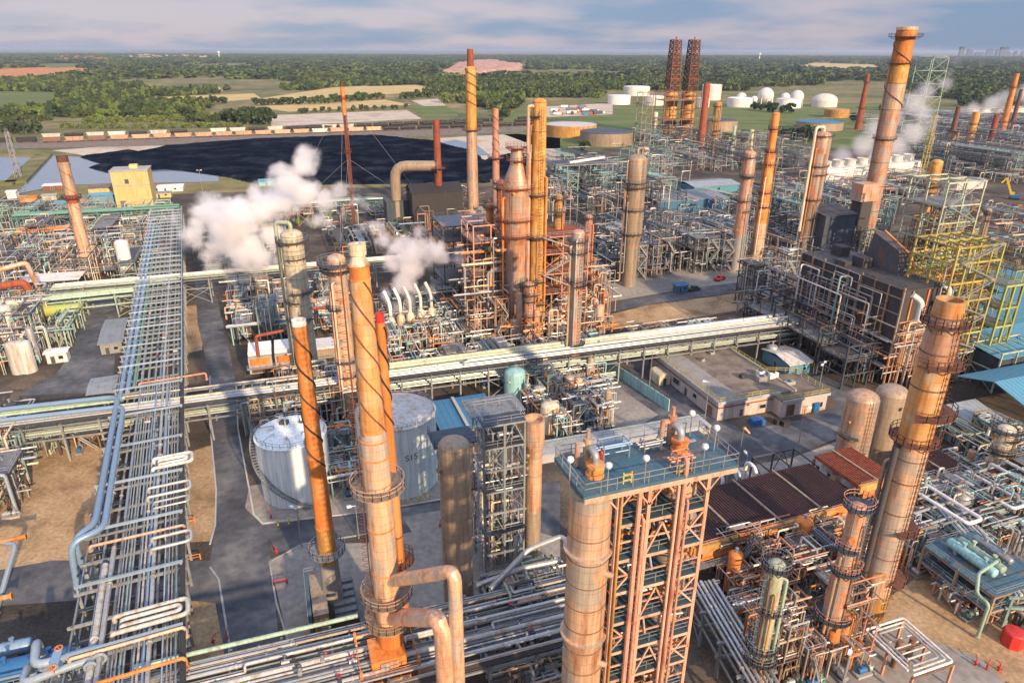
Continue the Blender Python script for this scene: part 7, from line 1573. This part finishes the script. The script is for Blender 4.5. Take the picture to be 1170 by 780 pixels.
n2 = woods('far_woods', 2100, 11000, 46, 2.2, 4.4, 'distant wooded country fading to the horizon', -.28, WM)
print('woods', n1, n2)
# scrub along the railway and far town
for k in range(46):
    u = RN.choice((RN.uniform(140, 250), RN.uniform(150, 230))); v = RN.uniform(63.5, 68); q = G(u, v); s = q.y / 5200
    t = thing('house', 'pale house in the distant town under the horizon', 'house', q, RN.uniform(-.4, .4), 'houses of the distant town')
    w = RN.uniform(16, 34); hh = RN.uniform(7, 12)
    MB().box(0, 0, hh / 2 + 4, w, 14, hh + 8).build('wall', M['cream jacket' if k % 3 else 'pink wall'], t, smooth=False); MB().prism([(-w / 2 - 1, -8), (w / 2 + 1, -8), (w / 2 + 1, 8), (-w / 2 - 1, 8)], hh + 8, hh + 11).build('roof', M['brick red' if k % 2 else 'grey roof'], t, smooth=False)
for k in range(16):
    q = G(RN.uniform(70, 125), RN.uniform(66, 71)); t = thing('house', 'red roofed house beyond the ploughed field', 'house', q, 0, 'houses beyond the ploughed field'); MB().box(0, 0, 8, 18, 12, 16).build('wall', M['brick red'], t, smooth=False); MB().box(0, 0, 17, 20, 14, 3).build('roof', M['orange rust'], t, smooth=False)
for u, v, l in ((868, 63, 'white water tower on the far horizon'), (250, 62, 'pale water tower above the distant town')):
    q = G(u, v); q = q * (7000 / q.length); t = thing('water_tower', l, 'water tower', (q.x, q.y, 0)); MB().lathe([(4, 0), (4, 38), (11, 46), (13, 52), (10, 58), (.001, 61)], 14).build('tower', M['white paint'], t)
for k in range(14):
    u = 1100 + k * 5.5 + RN.uniform(-2, 2); q = ray(u, 62); s = 14000 / q[1]; X, Y = q[0] * s, q[1] * s; h = RN.choice((60, 80, 110, 150, 90)); o = MB().box(0, 0, h / 2, RN.uniform(40, 90), 50, h).box(0, 0, h + 6, 20, 20, 12).build('tower_block', M['slate wall'], None, (X, Y, 0), smooth=False); tag(o, 'faint tower block of the skyline on the far horizon', 'building', 'skyline blocks on the horizon')
# parked lorries on the dusty lot
for k in range(22):
    u = RN.uniform(630, 698); v = RN.uniform(122, 132); q = G(u, v, .1); t = thing('parked_lorry', 'lorry parked on the dusty lot beyond the weathered tanks', 'lorry', q, RN.choice((.2, .3, 1.6)), 'lorries on the dusty lot')
    MB().box(-1, 0, 2.4, 11, 2.6, 2.8).build('trailer', M[('white paint', 'slate wall', 'blue roof', 'red rust')[k % 4]], t, smooth=False); MB().box(6, 0, 1.9, 2.6, 2.4, 2.6).build('cab', M[('red paint', 'white paint')[k % 2]], t, smooth=False)
    for x in (-5, -3.6, 5.6):
        for y in (-1, 1): MB().tube([(x, y - .15, .5), (x, y + .15, .5)], .5, 10).build('wheel', M['rubber'], t)
# ------------------------------------------------------------------ steam
def plume(label, blobs, dens, col=(.995, .99, .992), soft=.55, nsc=.09, namp=1.5, name='steam_plume'):
    c0 = Vector(blobs[0][0]); bl = [(Vector(b_[0]) - c0, b_[1]) for b_ in blobs]; wt = [b_[2] for b_ in blobs]
    mb = MB()
    for c, r in bl:
        n = 10; vs = []
        mbs = MB().lathe([(max(.001, r * math.sin(q * PI / n)), -r * math.cos(q * PI / n)) for q in range(n + 1)], 14); mb.add([(x + c.x, y + c.y, z + c.z) for x, y, z in mbs.v], mbs.f)
    me = mb.mesh('hull', [], False); o = bpy.data.objects.new('hull', me); COL.objects.link(o)
    rm = o.modifiers.new('r', 'REMESH'); rm.mode = 'VOXEL'; rm.voxel_size = max(.5, bl[0][1] / 7)
    dg = bpy.context.evaluated_depsgraph_get(); hm = bpy.data.meshes.new_from_object(o.evaluated_get(dg)); COL.objects.unlink(o); bpy.data.objects.remove(o)
    m = bpy.data.materials.new('steam'); m.use_nodes = True; nd, lk = m.node_tree.nodes, m.node_tree.links; nd.remove(nd['Principled BSDF']); out = [n for n in nd if n.type == 'OUTPUT_MATERIAL'][0]
    pv = nd.new('ShaderNodeVolumePrincipled'); pv.inputs['Color'].default_value = (*col, 1); pv.inputs['Anisotropy'].default_value = .2; lk.new(pv.outputs[0], out.inputs['Volume'])
    tc = nd.new('ShaderNodeTexCoord'); last = None
    def math_(op, a, b=None):
        k = nd.new('ShaderNodeMath'); k.operation = op
        for i, s in enumerate((a, b)):
            if s is None: continue
            if isinstance(s, (int, float)): k.inputs[i].default_value = s
            else: lk.new(s, k.inputs[i])
        return k.outputs[0]
    for (c, r), w_ in zip(bl, wt):
        d = nd.new('ShaderNodeVectorMath'); d.operation = 'DISTANCE'; lk.new(tc.outputs['Object'], d.inputs[0]); d.inputs[1].default_value = c
        f = math_('MULTIPLY', math_('SUBTRACT', 1.0, math_('DIVIDE', d.outputs['Value'], r)), w_); last = f if last is None else math_('MAXIMUM', last, f)
    n = nd.new('ShaderNodeTexNoise'); n.inputs['Scale'].default_value = nsc; n.inputs['Detail'].default_value = 6; n.inputs['Roughness'].default_value = .62; lk.new(tc.outputs['Object'], n.inputs['Vector'])
    v = math_('ADD', math_('MULTIPLY', last, 1.15), math_('MULTIPLY', math_('SUBTRACT', n.outputs['Fac'], .5), namp)); mr = nd.new('ShaderNodeMapRange'); mr.interpolation_type = 'SMOOTHSTEP'
    lk.new(v, mr.inputs[0]); mr.inputs[1].default_value = .12; mr.inputs[2].default_value = .12 + soft; mr.inputs[3].default_value = 0; mr.inputs[4].default_value = dens
    edge = nd.new('ShaderNodeMapRange'); lk.new(last, edge.inputs[0]); edge.inputs[1].default_value = .02; edge.inputs[2].default_value = .2
    lk.new(math_('MULTIPLY', mr.outputs[0], edge.outputs[0]), pv.inputs['Density'])
    hm.materials.clear(); hm.materials.append(m); ob = put(name, hm, None, c0); tag(ob, label, 'steam', kind='thing'); m.cycles.volume_step_rate = 1.0
    return ob
def pl(base, pts):  # blobs in the upright plane that faces the viewer through a ground point, radii in picture widths
    b = G(*base); out = []
    for q in pts:
        u, v, rp = q[:3]; w_ = q[3] if len(q) > 3 else 1.0
        z = hgt(b.x, b.y, v); k = mpp(b.x, b.y, z); x = b.x + (u - proj(b.x, b.y, z)[0]) * k; out.append(((x, b.y + RN.uniform(-.5, .5) * rp * k, z), rp * k * .9, w_))
    return out
plume('big white steam cloud drifting over the back rack', pl((285, 335), [(270, 250, 42), (238, 244, 30), (300, 235, 34), (330, 205, 28), (345, 190, 20), (320, 230, 30), (290, 285, 34), (278, 310, 24), (250, 275, 28), (348, 220, 24), (225, 258, 18), (370, 232, 20), (310, 270, 24), (290, 335, 18), (395, 222, 24, .55), (215, 272, 24, .55), (365, 250, 24, .55), (240, 300, 24, .5), (350, 180, 22, .6), (318, 300, 26, .5), (285, 345, 14, .8), (200, 250, 18, .4), (415, 235, 18, .4)]), .8, nsc=.15, namp=2.7, soft=1.0)
plume('smaller pinkish steam cloud above the bent silencers', pl((470, 372), [(470, 285, 26), (490, 290, 24), (500, 286, 18), (455, 280, 20), (440, 272, 16), (470, 305, 22), (462, 325, 20), (468, 345, 14), (448, 300, 18), (508, 292, 12), (440, 335, 10), (525, 295, 16, .5), (430, 262, 18, .5), (480, 262, 20, .5), (455, 352, 12, .7), (475, 362, 9, .8), (490, 330, 14, .5), (415, 262, 12, .4)]), .65, (.992, .975, .98), nsc=.18, namp=2.8, soft=1.1)
plume('long drifting steam above the white cooling tower', pl((990, 208), [(965, 178, 18), (985, 165, 20), (1005, 150, 22), (1025, 135, 22), (1045, 118, 22), (1062, 105, 20), (1078, 95, 16), (1040, 150, 20), (1020, 165, 20), (1055, 130, 18), (1082, 84, 12, .7), (1000, 178, 16), (960, 190, 10), (1092, 72, 14, .5), (1060, 140, 20, .5), (1030, 175, 18, .6)]), .09, (.99, .988, .994), nsc=.03, soft=.8)
plume('pale steam bank over the far cooling tower', pl((1150, 140), [(1110, 124, 14), (1130, 118, 16), (1150, 114, 18), (1170, 106, 20), (1190, 104, 22), (1095, 126, 9)]), .05, (.99, .988, .994), nsc=.02, soft=.8)
plume('thin wisp of steam over the smaller white tank', pl((335, 560), [(322, 474, 5), (325, 468, 5), (330, 463, 5), (334, 459, 4), (321, 480, 3)]), .5, nsc=.5)
# ------------------------------------------------------------------ air
mb = MB().box(0, 17000, 49, 46000, 36000, 102)
hz = mb.build('haze', [], smooth=False); tag(hz, 'thin blue haze lying over the whole country', 'haze', kind='stuff')
hm = bpy.data.materials.new('haze'); hm.use_nodes = True; nt = hm.node_tree; nt.nodes.remove(nt.nodes['Principled BSDF']); pv = nt.nodes.new('ShaderNodeVolumePrincipled'); pv.inputs['Density'].default_value = HAZE; pv.inputs['Color'].default_value = (.62, .74, .95, 1); pv.inputs['Anisotropy'].default_value = .3
nt.links.new(pv.outputs[0], [n for n in nt.nodes if n.type == 'OUTPUT_MATERIAL'][0].inputs['Volume']); hz.data.materials.append(hm)
# ------------------------------------------------------------------ daylight
SE, SA = rad(22), rad(33)
sd = Vector((math.sin(SA) * math.cos(SE), -math.cos(SA) * math.cos(SE), math.sin(SE)))
ld = bpy.data.lights.new('sun', 'SUN'); ld.energy = SUNE; ld.angle = rad(1.2); ld.color = (1, .72, .45); lo = bpy.data.objects.new('sun', ld); COL.objects.link(lo); lo.rotation_euler = (-sd).to_track_quat('-Z', 'Y').to_euler()
w = bpy.data.worlds.new('World'); SC.world = w; w.use_nodes = True; nd, lk = w.node_tree.nodes, w.node_tree.links; bg = nd['Background']
sky = nd.new('ShaderNodeTexSky'); sky.sky_type = 'NISHITA'; sky.sun_disc = False; sky.sun_elevation = SE; sky.sun_rotation = math.atan2(sd.x, sd.y); sky.air_density = 1.0; sky.dust_density = .4; sky.ozone_density = 3.0
tc = nd.new('ShaderNodeTexCoord'); sx = nd.new('ShaderNodeSeparateXYZ'); lk.new(tc.outputs['Generated'], sx.inputs[0])
def mth(op, a, b):
    k = nd.new('ShaderNodeMath'); k.operation = op
    for i, s in enumerate((a, b)):
        if isinstance(s, (int, float)): k.inputs[i].default_value = s
        else: lk.new(s, k.inputs[i])
    return k.outputs[0]
den = mth('ADD', mth('MAXIMUM', sx.outputs['Z'], 0.0), .15)
cv = nd.new('ShaderNodeCombineXYZ'); lk.new(mth('DIVIDE', sx.outputs['X'], den), cv.inputs[0]); lk.new(mth('DIVIDE', sx.outputs['Y'], den), cv.inputs[1])
n1 = nd.new('ShaderNodeTexNoise'); n1.inputs['Scale'].default_value = .6; n1.inputs['Detail'].default_value = 5; n1.inputs['Roughness'].default_value = .5; lk.new(cv.outputs[0], n1.inputs['Vector'])
mr = nd.new('ShaderNodeMapRange'); mr.interpolation_type = 'SMOOTHSTEP'; mr.inputs[1].default_value = .05; mr.inputs[2].default_value = .38; lk.new(n1.outputs['Fac'], mr.inputs[0])
n2 = nd.new('ShaderNodeTexNoise'); n2.inputs['Scale'].default_value = .75; n2.inputs['Detail'].default_value = 6; lk.new(cv.outputs[0], n2.inputs['Vector'])
cc = nd.new('ShaderNodeMix'); cc.data_type = 'RGBA'; cc.inputs['A'].default_value = (*CLD_A, 1); cc.inputs['B'].default_value = (*CLD_B, 1)
mr2 = nd.new('ShaderNodeMapRange'); mr2.inputs[1].default_value = .35; mr2.inputs[2].default_value = .65; lk.new(n2.outputs['Fac'], mr2.inputs[0]); mr2.interpolation_type = 'SMOOTHSTEP'; mr2.inputs[4].default_value = 1.2; lk.new(mth('MINIMUM', mth('MAXIMUM', mth('SUBTRACT', mr2.outputs[0], mth('ADD', mth('MULTIPLY', sx.outputs['X'], .45), .05)), 0.0), 1.0), cc.inputs['Factor'])
mz = nd.new('ShaderNodeMapRange'); mz.inputs[1].default_value = .12; mz.inputs[2].default_value = .6; mz.inputs[3].default_value = 1.0; mz.inputs[4].default_value = ZEN; lk.new(sx.outputs['Z'], mz.inputs[0])
zt = nd.new('ShaderNodeMix'); zt.data_type = 'RGBA'; zt.blend_type = 'MULTIPLY'; zt.inputs['Factor'].default_value = 1; lk.new(cc.outputs['Result'], zt.inputs['A'])
zc = nd.new('ShaderNodeCombineColor'); lk.new(mth('POWER', mz.outputs[0], .9), zc.inputs[0]); lk.new(mz.outputs[0], zc.inputs[1]); lk.new(mth('POWER', mz.outputs[0], .95), zc.inputs[2]); lk.new(zc.outputs[0], zt.inputs['B'])
mx = nd.new('ShaderNodeMix'); mx.data_type = 'RGBA'; lk.new(mth('MULTIPLY', mr.outputs[0], .9), mx.inputs['Factor']); lk.new(sky.outputs[0], mx.inputs['A']); lk.new(zt.outputs['Result'], mx.inputs['B'])
lk.new(mx.outputs['Result'], bg.inputs['Color']); bg.inputs['Strength'].default_value = SKYS
# ------------------------------------------------------------------ camera
cd = bpy.data.cameras.new('camera'); cd.sensor_width = 36; cd.lens = FOC / 1170 * 36; cd.clip_start = 1; cd.clip_end = 100000; co = bpy.data.objects.new('camera', cd); COL.objects.link(co)
co.location = (0, 0, CAMH); co.rotation_euler = (Matrix.Rotation(PI / 2 - PIT, 3, 'X') @ Matrix.Rotation(ROLL, 3, 'Z')).to_euler(); SC.camera = co
vs_ = SC.view_settings; vs_.view_transform = 'Standard'; vs_.look = 'None'; vs_.exposure = EXPO; vs_.gamma = 1; vs_.use_curve_mapping = False
SC.cycles.volume_bounces = 8; SC.cycles.max_bounces = 10; SC.cycles.diffuse_bounces = 3; SC.cycles.glossy_bounces = 2; SC.cycles.transmission_bounces = 2; SC.cycles.use_denoising = True; SC.cycles.use_adaptive_sampling = True; SC.cycles.adaptive_threshold = .02
# look-alikes that share a label form a group
for lab, obs in USED.items():
    live = [o for o in obs if o.get('kind') == 'thing']
    if len(live) > 1 and len({o.get('group') for o in live}) > 1 or len(live) > 1 and not live[0].get('group'):
        for o in live: o['group'] = 'alike: ' + lab
